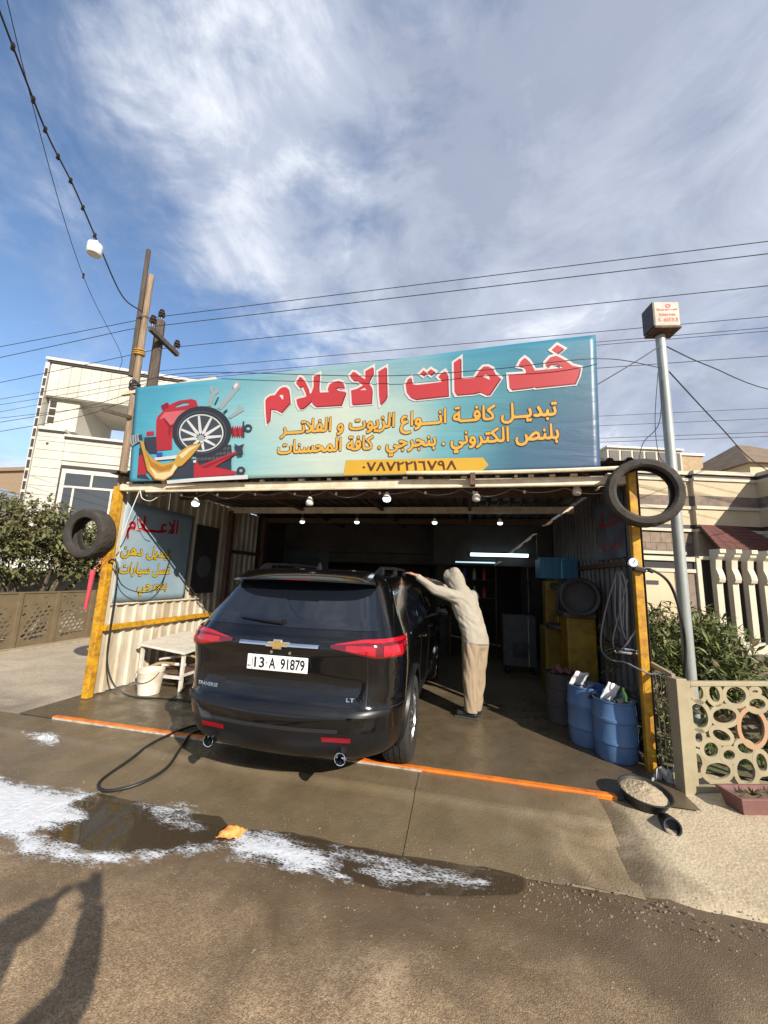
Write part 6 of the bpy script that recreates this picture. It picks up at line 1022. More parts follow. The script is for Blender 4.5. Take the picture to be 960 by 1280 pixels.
def patch(name, mm, u0, u1, zlo, zhi, parent=car, n=24, nz=6, lift=0.006, sink=0.02, taper=1.0, smooth=35):
    """raised piece that follows the body: zlo(t), zhi(t) give its lower and upper edge along it"""
    flo = zlo if callable(zlo) else (lambda t: zlo)
    fhi = zhi if callable(zhi) else (lambda t: zhi)
    q = MB()
    def pt(u, z, d):
        p = ring(z, u)
        e = 0.01
        tu = ring(z, u + e) - ring(z, u - e)
        tz = ring(z + e, u) - ring(z - e, u)
        nrm = tu.cross(tz).normalized()
        return p + nrm * d
    us_, vs2 = span(0, 1, n), span(0, 1, nz)
    def P(a, b, d):
        u = (u0 + (u1 - u0) * a) * (1 + (taper - 1) * b)
        z = flo(a) + (fhi(a) - flo(a)) * b
        return pt(u, z, d)
    q.grid(lambda a, b: P(a, b, lift), us_, vs2)
    # skirt
    loop = [(a, 0) for a in us_] + [(1, b) for b in vs2[1:]] + [(a, 1) for a in us_[::-1][1:]] + [(0, b) for b in vs2[::-1][1:-1]]
    v, f = [], []
    for a, b in loop:
        v += [P(a, b, lift), P(a, b, -sink)]
    k = len(loop)
    for i in range(k):
        j = (i + 1) % k
        f.append((2 * i, 2 * i + 1, 2 * j + 1, 2 * j))
    q.add(v, f)
    return q.build(name, mm, parent, smooth=smooth, T=CARM, fix=True)
def lerp(a, b, t):
    return a + (b - a) * t
# rear window, black surround and wiper
patch('rear_window', M_glass, -0.765, 0.765, 1.250, 1.600, n=40, nz=8, lift=0.004, taper=0.86)
q = MB()
wp = [CARM @ (ring(1.280, -0.02) + Vector((0, -0.02, 0))), CARM @ (ring(1.293, -0.20) + Vector((0, -0.025, 0))), CARM @ (ring(1.303, -0.42) + Vector((0, -0.02, 0)))]
q.tube(wp, [0.014, 0.012, 0.006], 6)
q.lathe([(0.028, 0), (0.028, 0.03)], wp[0] + Vector((0, 0.005, 0)), 'Y', 12)
q.build('rear_wiper', M_plastic, car, smooth=40)
# spoiler: blade above the window
q = MB()
prof = [(0.33, 1.605), (0.27, 1.625), (0.272, 1.64), (0.36, 1.685), (0.52, 1.722), (0.56, 1.70), (0.46, 1.62)]
xs = span(-0.68, 0.68, 18)
v, f = [], []
for x in xs:
    t = abs(x) / 0.68
    for y, z in prof:
        v.append((x * (1.0 if z < 1.68 else 0.93), y + 0.10 * t ** 2.2 + (0.06 * t ** 8 if y < 0.4 else 0), z - 0.012 * t * t))
k = len(prof)
for i in range(len(xs) - 1):
    for j in range(k):
        l = (j + 1) % k
        f.append((i * k + j, i * k + l, (i + 1) * k + l, (i + 1) * k + j))
f += [tuple(range(k)), tuple((len(xs) - 1) * k + j for j in range(k))[::-1]]
q.add(v, f)
sp = q.build('spoiler', M_paint, car, smooth=35, T=CARM, fix=True)
q = MB(); q.box(-0.16, 0.16, 0.262, 0.275, 1.628, 1.637)
q.build('brake_light', M_lampdark, sp, T=CARM)
# tail lights with a dark divider and bright bars
for s in (-1, 1):
    ua, ub = 0.42, 1.17
    lo = lambda t: lerp(1.125, 1.064, min(1, t * 2.2)) + (0.10 * (t - 0.78) / 0.22 if t > 0.78 else 0)
    hi = lambda t: lerp(1.147, 1.180, min(1, t * 3)) + (0.030 * t)
    tl = patch('tail_light', M_lampdark, s * ua, s * ub, lo, hi, n=36, nz=8, lift=0.012, smooth=50)
    tl['label'] = 'right tail light' if s > 0 else 'left tail light'
    for a0, a1, b0, b1 in ((0.05, 0.97, 0.78, 0.97), (0.16, 0.46, 0.12, 0.62), (0.54, 0.80, 0.10, 0.62), (0.84, 0.97, 0.35, 0.68)):
        patch('lens', M_lamp, s * lerp(ua, ub, a0), s * lerp(ua, ub, a1), lambda t, a0=a0, a1=a1, b0=b0: lerp(lo(lerp(a0, a1, t)), hi(lerp(a0, a1, t)), b0), lambda t, a0=a0, a1=a1, b1=b1: lerp(lo(lerp(a0, a1, t)), hi(lerp(a0, a1, t)), b1), parent=tl, n=16, nz=4, lift=0.017, sink=0.0, smooth=50)
# chrome bar, badge, plate, handle recess
q = MB()
us_ = span(-0.335, 0.335, 20)
v, f = [], []
for u in us_:
    p = ring(1.132, u)
    for k in range(8):
        t = 2 * PI * k / 8
        v.append(p + Vector((0, -0.016 + 0.020 * math.cos(t) + 0.010 * math.sin(t), 0.017 * math.sin(t))))
for i in range(20):
    for k in range(8):
        f.append((i * 8 + k, i * 8 + (k + 1) % 8, (i + 1) * 8 + (k + 1) % 8, (i + 1) * 8 + k))
f += [tuple(range(8)), tuple(160 + k for k in range(8))]
q.add(v, f)
q.build('chrome_bar', M_chrome, car, smooth=60, T=CARM, fix=True)
def rear_flat(name, loops, mm, parent, depth, yoff, smooth=None, tilt=0.0):
    vv_, ff = polymesh(loops, depth / 2)
    q = MB()
    q.add([(x, 0, z) for x, z, d in vv_], [])
    q = MB()
    def pl(x, z, d):
        return Vector((x, REAR(z) + CROWN(z) * (abs(x) / WID(z)) ** 2.2 - yoff - d, z))
    q.add([pl(x, z, d) for x, z, d in vv_], ff)
    return q.build(name, mm, parent, T=CARM, fix=True)
bow = [(-0.085, 1.121), (-0.075, 1.141), (-0.03, 1.141), (-0.03, 1.158), (0.03, 1.158), (0.03, 1.144), (0.088, 1.144), (0.078, 1.124), (0.03, 1.124), (0.03, 1.104), (-0.03, 1.104), (-0.03, 1.121)]
bd = rear_flat('badge', [bow], M_gold, car, 0.012, 0.036)
rear_flat('badge_rim', [inset(bow, 0.008)], M_chrome, bd, 0.008, 0.030)
ny = REAR(0.97) - 0.03
pq = MB(); pq.box(-0.255, 0.255, ny - 0.006, ny + 0.006, 0.928, 1.042)
pl_ = pq.build('number_plate', M_plate, car, T=CARM, bevel=0.004)
def plate_text(s, x0, x1, zc, h, name, parent, mm, yy, bold=0.0, fit=True, ang=0.0):
    c = bpy.data.curves.new('tmp', 'FONT'); c.body = s; c.size = 1.0; c.offset = bold; c.fill_mode = 'BOTH'; c.extrude = 0.01
    o = bpy.data.objects.new('tmp', c); COL.objects.link(o)
    bpy.context.view_layer.update()
    me_ = bpy.data.meshes.new_from_object(o.evaluated_get(bpy.context.evaluated_depsgraph_get()))
    vv_ = [p.co.copy() for p in me_.vertices]
    ff = [tuple(p.vertices) for p in me_.polygons]
    bpy.data.objects.remove(o); bpy.data.curves.remove(c); bpy.data.meshes.remove(me_)
    xa, xb = min(p.x for p in vv_), max(p.x for p in vv_)
    ya, yb = min(p.y for p in vv_), max(p.y for p in vv_)
    q = MB()
    q.add([yy(x0 + (p.x - xa) / (xb - xa) * (x1 - x0), zc + ((p.y - ya) / (yb - ya) - 0.5) * h, p.z * 0.1) for p in vv_], ff)
    return q, name, mm, parent
yyp = lambda x, z, d: Vector((x, ny - 0.0065 - d, z))
for s_, a, b, zc, h in (('13', -0.192, -0.105, 0.985, 0.080), ('.', -0.090, -0.078, 0.985, 0.012), ('A', -0.066, -0.010, 0.985, 0.080), ('91879', 0.032, 0.232, 0.985, 0.080), ('IRQ', -0.247, -0.217, 0.955, 0.014)):
    q, n_, mm, pr = plate_text(s_, a, b, zc, h, 'plate_lettering', pl_, M_black, yyp, 0.022)
    q.build(n_, mm, pr, T=CARM)
q = MB(); q.box(-0.209, -0.206, ny - 0.0085, ny - 0.006, 0.933, 1.037); q.build('plate_line', M_black, pl_, T=CARM)
for x in (-0.055, 0.10):
    q = MB(); q.lathe([(0.012, -0.012), (0.012, 0.0)], (x, ny + 0.01, 1.068), 'Y', 10); q.build('plate_lamp', M_chrome, car, T=CARM)
patch('handle_recess', M_plastic, -0.47, 0.47, lambda t: 0.80 + 0.012 * (2 * t - 1) ** 2, lambda t: 0.862 - 0.015 * (2 * t - 1) ** 4, n=24, nz=4, lift=0.003, sink=0.01)
yyb = lambda x, z, d: Vector((x, REAR(z) + CROWN(z) * (abs(x) / WID(z)) ** 2.2 - 0.006 - d, z))
q, n_, mm, pr = plate_text('TRAVERSE', -0.74, -0.53, 0.765, 0.026, 'lettering', car, M_chrome, yyb, 0.01)
q.build(n_, mm, pr, T=CARM)
q, n_, mm, pr = plate_text('LT', 0.56, 0.62, 0.755, 0.026, 'lettering', car, M_chrome, yyb, 0.01)
q.build(n_, mm, pr, T=CARM)
for s in (-1, 1):
    patch('tailgate_seam', M_black, s * 0.705, s * 0.713, 0.70, 1.06, n=1, nz=10, lift=0.002, sink=0.003)
    patch('bumper_seam', M_black, s * 0.90, s * 1.10, 0.690, 0.697, n=8, nz=1, lift=0.002, sink=0.003)
# bumper: step pad, silver skid corner, reflectors, exhausts
patch('bumper_step', M_plastic, -0.90, 0.90, 0.648, 0.682, n=40, nz=3, lift=0.012)
patch('bumper_insert', mat('satin_plastic', (0.020, 0.020, 0.021), 0.3), -0.52, 0.52, lambda t: 0.535, lambda t: 0.562, n=24, nz=3, lift=0.004)
for s in (-1, 1):
    patch('reflector', mat('dull_red_reflector', (0.22, 0.006, 0.010), 0.25), s * 0.405, s * 0.615, 0.474, 0.502, n=10, nz=2, lift=0.008, smooth=40)
    q = MB()
    ex = ring(0.385, s * 0.545)
    q.lathe([(0.036, 0.10), (0.041, -0.03), (0.044, -0.04), (0.039, -0.038), (0.032, 0.0), (0.030, 0.08)], ex + Vector((0, 0.0, -0.028)), 'Y', 20, cap=False)
    q.lathe([(0.0, 0.05), (0.036, 0.05)], ex + Vector((0, 0, -0.028)), 'Y', 20, cap=False)
    q.build('exhaust_tip', M_chrome, car, smooth=40, T=CARM)
q = MB(); q.box(-0.62, 0.62, 0.5, 4.6, 0.20, 0.30); q.build('underbody', M_plastic, car, T=CARM)
# side windows, door seams, handles, mirrors, rails
for s in (-1, 1):
    for a, b in ((1.50, 2.08), (2.18, 3.02), (3.10, 3.78)):
        patch('side_window', M_glass, s * a, s * b, 1.19, lambda t, a=a, b=b: 1.56 if b < 3.2 else lerp(1.56, 1.38, t), n=8, nz=5, lift=0.003, sink=0.01)
    patch('window_trim', M_chrome, s * 1.48, s * 3.85, 1.168, 1.182, n=20, nz=1, lift=0.006)
    for a in (2.13, 3.06):
        patch('door_seam', M_black, s * a, s * (a + 0.008), 0.45, 1.16, n=1, nz=8, lift=0.0015, sink=0.002)
        q = MB()
        hp = ring(1.06, s * (a + 0.10))
        q.tube([hp + Vector((0, 0, 0)), hp + Vector((s * 0.035, 0.03, 0)), hp + Vector((s * 0.035, 0.18, 0)), hp + Vector((0, 0.21, 0))], 0.011, 6)
        q.build('door_handle', M_chrome, car, smooth=50, T=CARM)
    patch('sill_trim', M_plastic, s * 1.72, s * 3.95, 0.36, 0.45, n=10, nz=2, lift=0.012)
    # wheel-arch trim
    for wy in WY:
        q = MB()
        pts = []
        for k in range(19):
            a = PI * (k / 18 * 1.16 - 0.08)
            z = WZ + 0.01 + 0.45 * math.sin(a)
            pts.append(Vector((s * (WID(max(0.3, z)) + 0.004), wy - 0.45 * math.cos(a), z)))
        q.tube(pts, 0.020, 6)
        q.build('arch_trim', M_plastic, car, smooth=50, T=CARM)
    q = MB()
    mp_ = ring(1.16, s * 3.62)
    q.lathe([(0.02, -0.10), (0.085, -0.07), (0.10, 0.0), (0.085, 0.07), (0.03, 0.09)], mp_ + Vector((s * 0.19, 0, 0.06)), 'X', 14)
    q.beam(mp_ + Vector((0, 0, 0.0)), mp_ + Vector((s * 0.13, 0, 0.04)), 0.05, 0.03)
    mo = q.build('door_mirror', M_paint, car, smooth=50, T=CARM)
    q = MB()
    q.tube([(s * 0.60, 0.74, 1.705), (s * 0.62, 0.90, 1.765), (s * 0.62, 1.7, 1.785), (s * 0.62, 2.4, 1.775), (s * 0.60, 2.6, 1.73)], 0.016, 8)
    for y in (0.95, 1.7, 2.4):
        q.box(s * 0.605, s * 0.635, y - 0.05, y + 0.05, 1.70, 1.775)
    q.build('roof_rail', M_plastic, car, smooth=40, T=CARM)
q = MB()
q.lathe([(0.035, 0), (0.02, 0.05), (0.006, 0.07)], (0, 0.85, 1.73), 'Z', 10)
q.build('aerial', M_paint, car, smooth=50, T=CARM)
# soapy rinse gear lying on the roof reads as small bright shapes: front lamps stay out of sight at the far end
# wheels
for wy in WY:
    for s in (-1, 1):
        cx = s * (0.962 - 0.127)
        W = 0.127
        wt = MB()
        prof = [(0.245, -W * 0.9), (0.30, -W * 1.02), (0.352, -W), (0.376, -W * 0.82)]
        for g_ in (-0.55, -0.12, 0.30):
            prof += [(0.385, W * g_ - 0.012 - 0.001), (0.385, W * g_), (0.376, W * g_ + 0.002), (0.376, W * g_ + 0.010), (0.385, W * g_ + 0.012)]
        prof += [(0.376, W * 0.82), (0.352, W), (0.30, W * 1.02), (0.245, W * 0.9)]
        wt.lathe(prof, (cx, wy, WZ), 'X', 48, cap=False)
        # tread blocks: shallow cross cuts stand proud on both shoulders
        ty = wt.build('wheel', M_tyre, car, smooth=30, T=CARM)
        rm = MB()
        rm.lathe([(0.250, -s * 0.09), (0.240, s * 0.10), (0.255, s * 0.118), (0.235, s * 0.112), (0.215, s * 0.06), (0.205, -s * 0.05)], (cx, wy, WZ), 'X', 36, cap=False)
        for k in range(5):
            a = 2 * PI * k / 5 + 0.3
            for d in (-0.13, 0.13):
                a0, a1 = a + d * 0.4, a + d
                rm.beam((cx + s * 0.105, wy + 0.05 * math.cos(a0), WZ + 0.05 * math.sin(a0)), (cx + s * 0.098, wy + 0.235 * math.cos(a1), WZ + 0.235 * math.sin(a1)), 0.030, 0.026)
        rm.lathe([(0.0, s * 0.122), (0.05, s * 0.118), (0.062, s * 0.08), (0.0, s * 0.08)], (cx, wy, WZ), 'X', 18, cap=False)
        rm.build('rim', M_rim, ty, smooth=35, T=CARM)
        rm = MB()
        rm.lathe([(0.0, s * 0.02), (0.17, s * 0.02), (0.17, s * 0.0), (0.0, 0.0)], (cx, wy, WZ), 'X', 24, cap=False)
        rm.build('brake_disc', M_rust, ty, T=CARM)

# ================================================================== people
def limb(q, p0, p1, r0, r1, flat=None, seg=14, rings=4):
    """tapered capsule; flat = (direction, factor) squashes it across one direction"""
    p0, p1 = Vector(p0), Vector(p1)
    d = (p1 - p0)
    L = d.length
    d = d.normalized() if L > 1e-6 else Vector((0, 0, 1))
    a, b = frame_of(d)
    prof = []
    for k in range(rings + 1):
        t = PI / 2 * k / rings
        prof.append((-r0 * math.cos(t), max(1e-4, r0 * math.sin(t))))
    for k in range(1, 4):
        prof.append((L * k / 4, r0 + (r1 - r0) * k / 4))
    for k in range(rings + 1):
        t = PI / 2 * k / rings
        prof.append((L + r1 * math.sin(t), max(1e-4, r1 * math.cos(t))))
    v, f = [], []
    fd = Vector(flat[0]).normalized() if flat else None
    for h, r in prof:
        for k in range(seg):
            t = 2 * PI * k / seg
            off = (a * math.cos(t) + b * math.sin(t)) * r
            if fd:
                off = off - fd * off.dot(fd) * (1 - flat[1])
            v.append(p0 + d * h + off)
    n = len(prof)
    for i in range(n - 1):
        for k in range(seg):
            l = (k + 1) % seg
            f.append((i * seg + k, i * seg + l, (i + 1) * seg + l, (i + 1) * seg + k))
    f.append(tuple(range(seg))[::-1])
    f.append(tuple((n - 1) * seg + k for k in range(seg)))
    q.add(v, f)
def fuse(name, q, mm, parent, voxel=0.012, smooth_it=6, wrinkle=None):
    """melt overlapping limbs into one continuous skin"""
    me = q.mesh(name)
    bm = bmesh.new(); bm.from_mesh(me); bmesh.ops.recalc_face_normals(bm, faces=bm.faces); bm.to_mesh(me); bm.free()
    o = bpy.data.objects.new('tmp', me)
    COL.objects.link(o)
    r = o.modifiers.new('r', 'REMESH'); r.mode = 'VOXEL'; r.voxel_size = voxel
    s = o.modifiers.new('s', 'SMOOTH'); s.iterations = smooth_it; s.factor = 0.5
    bpy.context.view_layer.update()
    nm = bpy.data.meshes.new_from_object(o.evaluated_get(bpy.context.evaluated_depsgraph_get()))
    bpy.data.objects.remove(o)
    nm.name = name
    if wrinkle:
        co = [v.co + v.normal * wrinkle(v.co) for v in nm.vertices]
        for v, c in zip(nm.vertices, co):
            v.co = c
    nm.polygons.foreach_set('use_smooth', [True] * len(nm.polygons))
    nm.materials.clear()
    return link(name, nm, mm, parent)
def hand_limbs(q, wrist, fdir, palm_n, side, curl=0.35, L=0.185):
    """palm and five fingers; fdir = where the fingers point, palm_n = out of the palm, side = towards the thumb"""
    wrist, fdir, palm_n = Vector(wrist), Vector(fdir).normalized(), Vector(palm_n).normalized()
    side = Vector(side); side = (side - fdir * side.dot(fdir)).normalized()
    kn = wrist + fdir * L * 0.50
    limb(q, wrist + fdir * 0.01, kn - fdir * 0.015, 0.030, 0.040, (palm_n, 0.42))
    for i, (o, ln) in enumerate(((0.030, 0.078), (0.010, 0.088), (-0.011, 0.082), (-0.031, 0.064))):
        p = kn + side * o - fdir * (0.004 + 0.006 * (i == 3))
        d = (fdir + side * (o * 1.5)).normalized()
        p1 = p + (d * math.cos(curl * 0.5) + palm_n * math.sin(curl * 0.5)) * ln * 0.45
        p2 = p1 + (d * math.cos(curl * 1.4) + palm_n * math.sin(curl * 1.4)) * ln * 0.32
        p3 = p2 + (d * math.cos(curl * 2.2) + palm_n * math.sin(curl * 2.2)) * ln * 0.23
        limb(q, p, p1, 0.0098, 0.0088); limb(q, p1, p2, 0.0088, 0.0080); limb(q, p2, p3, 0.0080, 0.0068)
    t0 = wrist + fdir * L * 0.16 + side * 0.026
    t1 = t0 + (fdir * 0.65 + side * 0.75).normalized() * 0.042
    t2 = t1 + (fdir * 0.9 + side * 0.25 + palm_n * 0.25).normalized() * 0.034
    limb(q, t0, t1, 0.0135, 0.0110); limb(q, t1, t2, 0.0110, 0.0085)
def face(q, c, look, up=(0, 0, 1), r=0.098):
    """head with brow, nose, lips, chin and ears"""
    c, look, up = Vector(c), Vector(look).normalized(), Vector(up)
    side = look.cross(up).normalized()
    up = side.cross(look)
    limb(q, c - look * 0.025 + up * 0.035, c + look * 0.012 + up * 0.03, r, r * 0.95, (side, 0.80))
    limb(q, c + look * 0.03 - up * 0.02, c + look * 0.045 - up * 0.085, 0.070, 0.042, (side, 0.85))
    limb(q, c + look * 0.098 + up * 0.012, c + look * 0.118 - up * 0.028, 0.010, 0.016)
    for s in (-1, 1):
        limb(q, c + look * 0.088 + side * s * 0.012 + up * 0.028, c + look * 0.075 + side * s * 0.048 + up * 0.026, 0.012, 0.010)
        limb(q, c + side * s * 0.082 - look * 0.01 + up * 0.02, c + side * s * 0.088 - look * 0.015 - up * 0.025, 0.016, 0.011, (side, 0.5))
    for s in (0.0, 0.014):
        limb(q, c + look * (0.092) - up * (0.055 + s) - side * 0.018, c + look * 0.092 - up * (0.055 + s) + side * 0.018, 0.008, 0.008)
M_skin = mat('skin', (0.42, 0.23, 0.145), 0.55, col2=(0.34, 0.17, 0.10), vscale=14)
M_hoodie = mat('beige_hoodie_cloth', (0.345, 0.31, 0.25), 0.9, col2=(0.31, 0.275, 0.22), vscale=8, bump=0.25, bscale=140)
M_trousers = mat('tan_trouser_cloth', (0.31, 0.235, 0.155), 0.9, col2=(0.28, 0.21, 0.138), vscale=8, bump=0.25, bscale=140)
M_shoe = mat('black_shoe', (0.02, 0.02, 0.02), 0.4)

worker = thing('person', (0.06, 5.36, 0.0), 'person in a beige hooded top and tan trousers reaching up to the car roof', 'person')
FD = Vector((-0.74, 0.67, 0))
FL_ = (FD, 0.72)
q = MB()
sL, eL, wL = (-0.185, 5.27, 1.465), (-0.43, 5.19, 1.54), (-0.665, 5.15, 1.715)
sR, eR, wR = (0.055, 5.53, 1.465), (-0.18, 5.78, 1.47), (-0.52, 5.76, 1.665)
pel, chest, neck, head = (0.07, 5.36, 0.98), (-0.05, 5.40, 1.36), (-0.14, 5.43, 1.55), (-0.21, 5.465, 1.675)
limb(q, pel, chest, 0.13, 0.14, FL_); limb(q, chest, neck, 0.13, 0.06, FL_); limb(q, neck, head, 0.055, 0.06)
face(q, head, (-0.80, 0.58, -0.10))
for s_, e_, w_ in ((sL, eL, wL), (sR, eR, wR)):
    limb(q, chest, s_, 0.09, 0.065); limb(q, s_, e_, 0.055, 0.042); limb(q, e_, w_, 0.042, 0.027)
    hand_limbs(q, w_, (-0.93, 0.0, 0.30), (0.15, 0, -1), (0, 1 if s_[1] < 5.4 else -1, 0), 0.30)
LEGS = ((0.035, 5.30, 0.02, 5.275, 0.035, 5.265), (0.145, 5.42, 0.125, 5.40, 0.085, 5.40))
for hx, hy, kx, ky, ax, ay in LEGS:
    limb(q, (hx, hy, 0.95), (kx, ky, 0.51), 0.085, 0.058); limb(q, (kx, ky, 0.51), (ax, ay, 0.10), 0.058, 0.042)
    limb(q, (ax + 0.03, ay, 0.055), (ax - 0.14, ay + 0.03, 0.045), 0.042, 0.034)
fuse('body', q, M_skin, worker, 0.0065, 4)
def folds(amp, fx, fz, shear, seed):
    def fn(p):
        a = Vector((p.x * fx + p.z * shear, p.y * fx - p.z * shear * 0.5, p.z * fz + seed))
        return amp * (abs(noise.noise(a)) * 1.6 - 0.5 + 0.5 * noise.noise(a * 2.1)) + amp * 0.5 * noise.noise(p * 4)
    return fn
def cut_below(o, z, thick=0.006):
    bm = bmesh.new(); bm.from_mesh(o.data)
    bmesh.ops.bisect_plane(bm, geom=bm.verts[:] + bm.edges[:] + bm.faces[:], plane_co=(0, 0, z), plane_no=(0.10, 0, 1), clear_inner=True)
    bm.to_mesh(o.data); bm.free()
    o.modifiers.new('cloth_thickness', 'SOLIDIFY').thickness = thick
q = MB()
limb(q, (0.09, 5.355, 0.90), (0.075, 5.36, 1.02), 0.205, 0.195, FL_); limb(q, (0.075, 5.36, 1.02), (0.015, 5.385, 1.22), 0.192, 0.190, FL_); limb(q, (0.015, 5.385, 1.22), (-0.055, 5.405, 1.39), 0.19, 0.20, FL_); limb(q, (-0.055, 5.405, 1.39), (-0.12, 5.425, 1.52), 0.18, 0.105, FL_)
for s_, e_, w_ in ((sL, eL, wL), (sR, eR, wR)):
    limb(q, (-0.06, 5.40, 1.41), s_, 0.13, 0.095); limb(q, s_, e_, 0.090, 0.068); limb(q, e_, Vector(e_).lerp(Vector(w_), 0.88), 0.066, 0.044)
hoodie = fuse('hoodie', q, M_hoodie, worker, 0.010, 4, folds(0.012, 7, 3.5, 9, 3.1))
cut_below(hoodie, 0.905)
# hood: a cowl open towards where the person looks
q = MB()
limb(q, (-0.115, 5.42, 1.54), (-0.165, 5.44, 1.65), 0.115, 0.136, ((0.67, 0.74, 0), 0.90)); limb(q, (-0.165, 5.44, 1.65), (-0.185, 5.45, 1.755), 0.136, 0.100, ((0.67, 0.74, 0), 0.86)); limb(q, (-0.05, 5.40, 1.53), (-0.01, 5.38, 1.45), 0.10, 0.12, (FD, 0.55)); limb(q, (-0.17, 5.44, 1.70), (-0.25, 5.49, 1.715), 0.118, 0.110, ((0.67, 0.74, 0), 0.85))
hood = fuse('hood', q, M_hoodie, hoodie, 0.009, 4, folds(0.007, 8, 6, 5, 8.0))
bm = bmesh.new(); bm.from_mesh(hood.data)
lk = Vector((-0.80, 0.58, -0.10)).normalized()
bmesh.ops.delete(bm, geom=[v for v in bm.verts if (v.co - Vector(head)).dot(lk) > 0.085 and v.co.z > 1.58], context='VERTS'); bm.to_mesh(hood.data); bm.free()
hood.modifiers.new('cloth_thickness', 'SOLIDIFY').thickness = 0.006
q = MB()
limb(q, (0.09, 5.36, 1.02), (0.095, 5.36, 0.90), 0.175, 0.182, FL_)
for hx, hy, kx, ky, ax, ay in LEGS:
    limb(q, (hx + 0.005, hy, 0.90), (kx, ky, 0.52), 0.122, 0.098); limb(q, (kx, ky, 0.52), (ax, ay, 0.04), 0.098, 0.082)
tr_ = fuse('trousers', q, M_trousers, worker, 0.010, 4, folds(0.013, 11, 1.8, 3.0, 1.7))
cut_below(tr_, 0.085)
for hx, hy, kx, ky, ax, ay in LEGS:
    q = MB()
    limb(q, (ax + 0.035, ay, 0.055), (ax - 0.15, ay + 0.03, 0.042), 0.050, 0.042, ((0, 1, 0), 0.95)); limb(q, (ax + 0.01, ay, 0.06), (ax + 0.01, ay, 0.10), 0.045, 0.045)
    sh = fuse('shoe', q, M_shoe, worker, 0.008, 3)
    q = MB(); q.obox((ax - 0.055, ay + 0.015, 0.011), (0.285, 0.086, 0.016), rz=-0.16); q.build('sole', mat('shoe_sole', (0.05, 0.05, 0.05), 0.7), sh, bevel=0.006)

# the one taking the picture stands right behind the lens; only the shadow falls into view
taker = thing('person', (-0.08, -0.60, -0.12), 'person holding up a phone, seen only as the shadow at lower left', 'person')
q = MB()
G = -0.125
hd = (-0.06, -0.45, G + 1.64)
limb(q, (-0.08, -0.60, G + 0.95), (-0.08, -0.59, G + 1.25), 0.15, 0.16, ((0, 1, 0), 0.72)); limb(q, (-0.08, -0.59, G + 1.25), (-0.07, -0.56, G + 1.45), 0.17, 0.09, ((0, 1, 0), 0.75)); limb(q, (-0.07, -0.56, G + 1.45), hd, 0.06, 0.06)
face(q, hd, (-0.21, 0.95, 0.10))
arms = (((0.12, -0.57, G + 1.43), (0.27, -0.30, G + 1.58), (0.10, -0.08, G + 1.70), 1), ((-0.28, -0.54, G + 1.43), (-0.37, -0.20, G + 1.56), (-0.13, -0.13, G + 1.70), -1))
for s_, e_, w_, sg in arms:
    limb(q, (-0.08, -0.58, G + 1.36), s_, 0.10, 0.065); limb(q, s_, e_, 0.056, 0.044); limb(q, e_, w_, 0.044, 0.028)
    hand_limbs(q, w_, (-sg * 0.45, 0.02, 0.75), (-sg * 0.8, 0.0, -0.3), (-sg * 0.2, -1.0, 0.1), 0.55, 0.17)
for s in (-1, 1):
    limb(q, (-0.08 + s * 0.09, -0.60, G + 0.92), (-0.08 + s * 0.11, -0.59, G + 0.50), 0.095, 0.062); limb(q, (-0.08 + s * 0.11, -0.59, G + 0.50), (-0.08 + s * 0.12, -0.63, G + 0.10), 0.062, 0.045); limb(q, (-0.08 + s * 0.12, -0.65, G + 0.055), (-0.08 + s * 0.15, -0.46, G + 0.045), 0.045, 0.036)
fuse('body', q, M_skin, taker, 0.0075, 4)
M_jacket = mat('dark_jacket_cloth', (0.06, 0.06, 0.07), 0.9, bump=0.2, bscale=120, var=0.3)
q = MB()
limb(q, (-0.08, -0.60, G + 0.92), (-0.08, -0.59, G + 1.25), 0.185, 0.195, ((0, 1, 0), 0.72)); limb(q, (-0.08, -0.59, G + 1.25), (-0.08, -0.575, G + 1.40), 0.19, 0.115, ((0, 1, 0), 0.75))
for s_, e_, w_, sg in arms:
    limb(q, (-0.08, -0.58, G + 1.33), s_, 0.13, 0.09); limb(q, s_, e_, 0.098, 0.082); limb(q, e_, Vector(e_).lerp(Vector(w_), 0.9), 0.082, 0.060)
fuse('jacket', q, M_jacket, taker, 0.012, 5, folds(0.012, 7, 8, 5, 5.5))
q = MB()
limb(q, (-0.08, -0.60, G + 0.98), (-0.08, -0.60, G + 0.90), 0.16, 0.165, ((0, 1, 0), 0.75))
for s in (-1, 1):
    limb(q, (-0.08 + s * 0.09, -0.60, G + 0.90), (-0.08 + s * 0.11, -0.59, G + 0.50), 0.115, 0.088); limb(q, (-0.08 + s * 0.11, -0.59, G + 0.50), (-0.08 + s * 0.12, -0.63, G + 0.12), 0.088, 0.075)
fuse('trousers', q, M_jacket, taker, 0.012, 5, folds(0.012, 8, 5, 3, 2.5))
for s in (-1, 1):
    q = MB(); limb(q, (-0.08 + s * 0.12, -0.67, G + 0.052), (-0.08 + s * 0.15, -0.45, G + 0.045), 0.050, 0.042)
    fuse('shoe', q, M_shoe, taker, 0.008, 3)
q = MB(); limb(q, Vector(hd) + Vector((0.008, -0.04, 0.055)), Vector(hd) + Vector((0.004, -0.01, 0.075)), 0.104, 0.098, ((1, 0, 0), 0.86)); limb(q, Vector(hd) + Vector((0.01, -0.055, 0.0)), Vector(hd) + Vector((0.01, -0.05, -0.03)), 0.085, 0.075)
fuse('hair', q, mat('black_hair', (0.015, 0.012, 0.01), 0.6), taker, 0.008, 3, lambda p: 0.004 * noise.noise(p * 60))
phone = thing('phone', (0, -0.01, 1.68), 'phone held up at the lens of the picture, out of view', 'phone')
fw = Vector((-0.21238, 0.96309, 0.16539))
R3 = Matrix(((0.97719, -0.00088, 0.21238), (0.20917, -0.16944, -0.96309), (0.03683, 0.98554, -0.16539)))
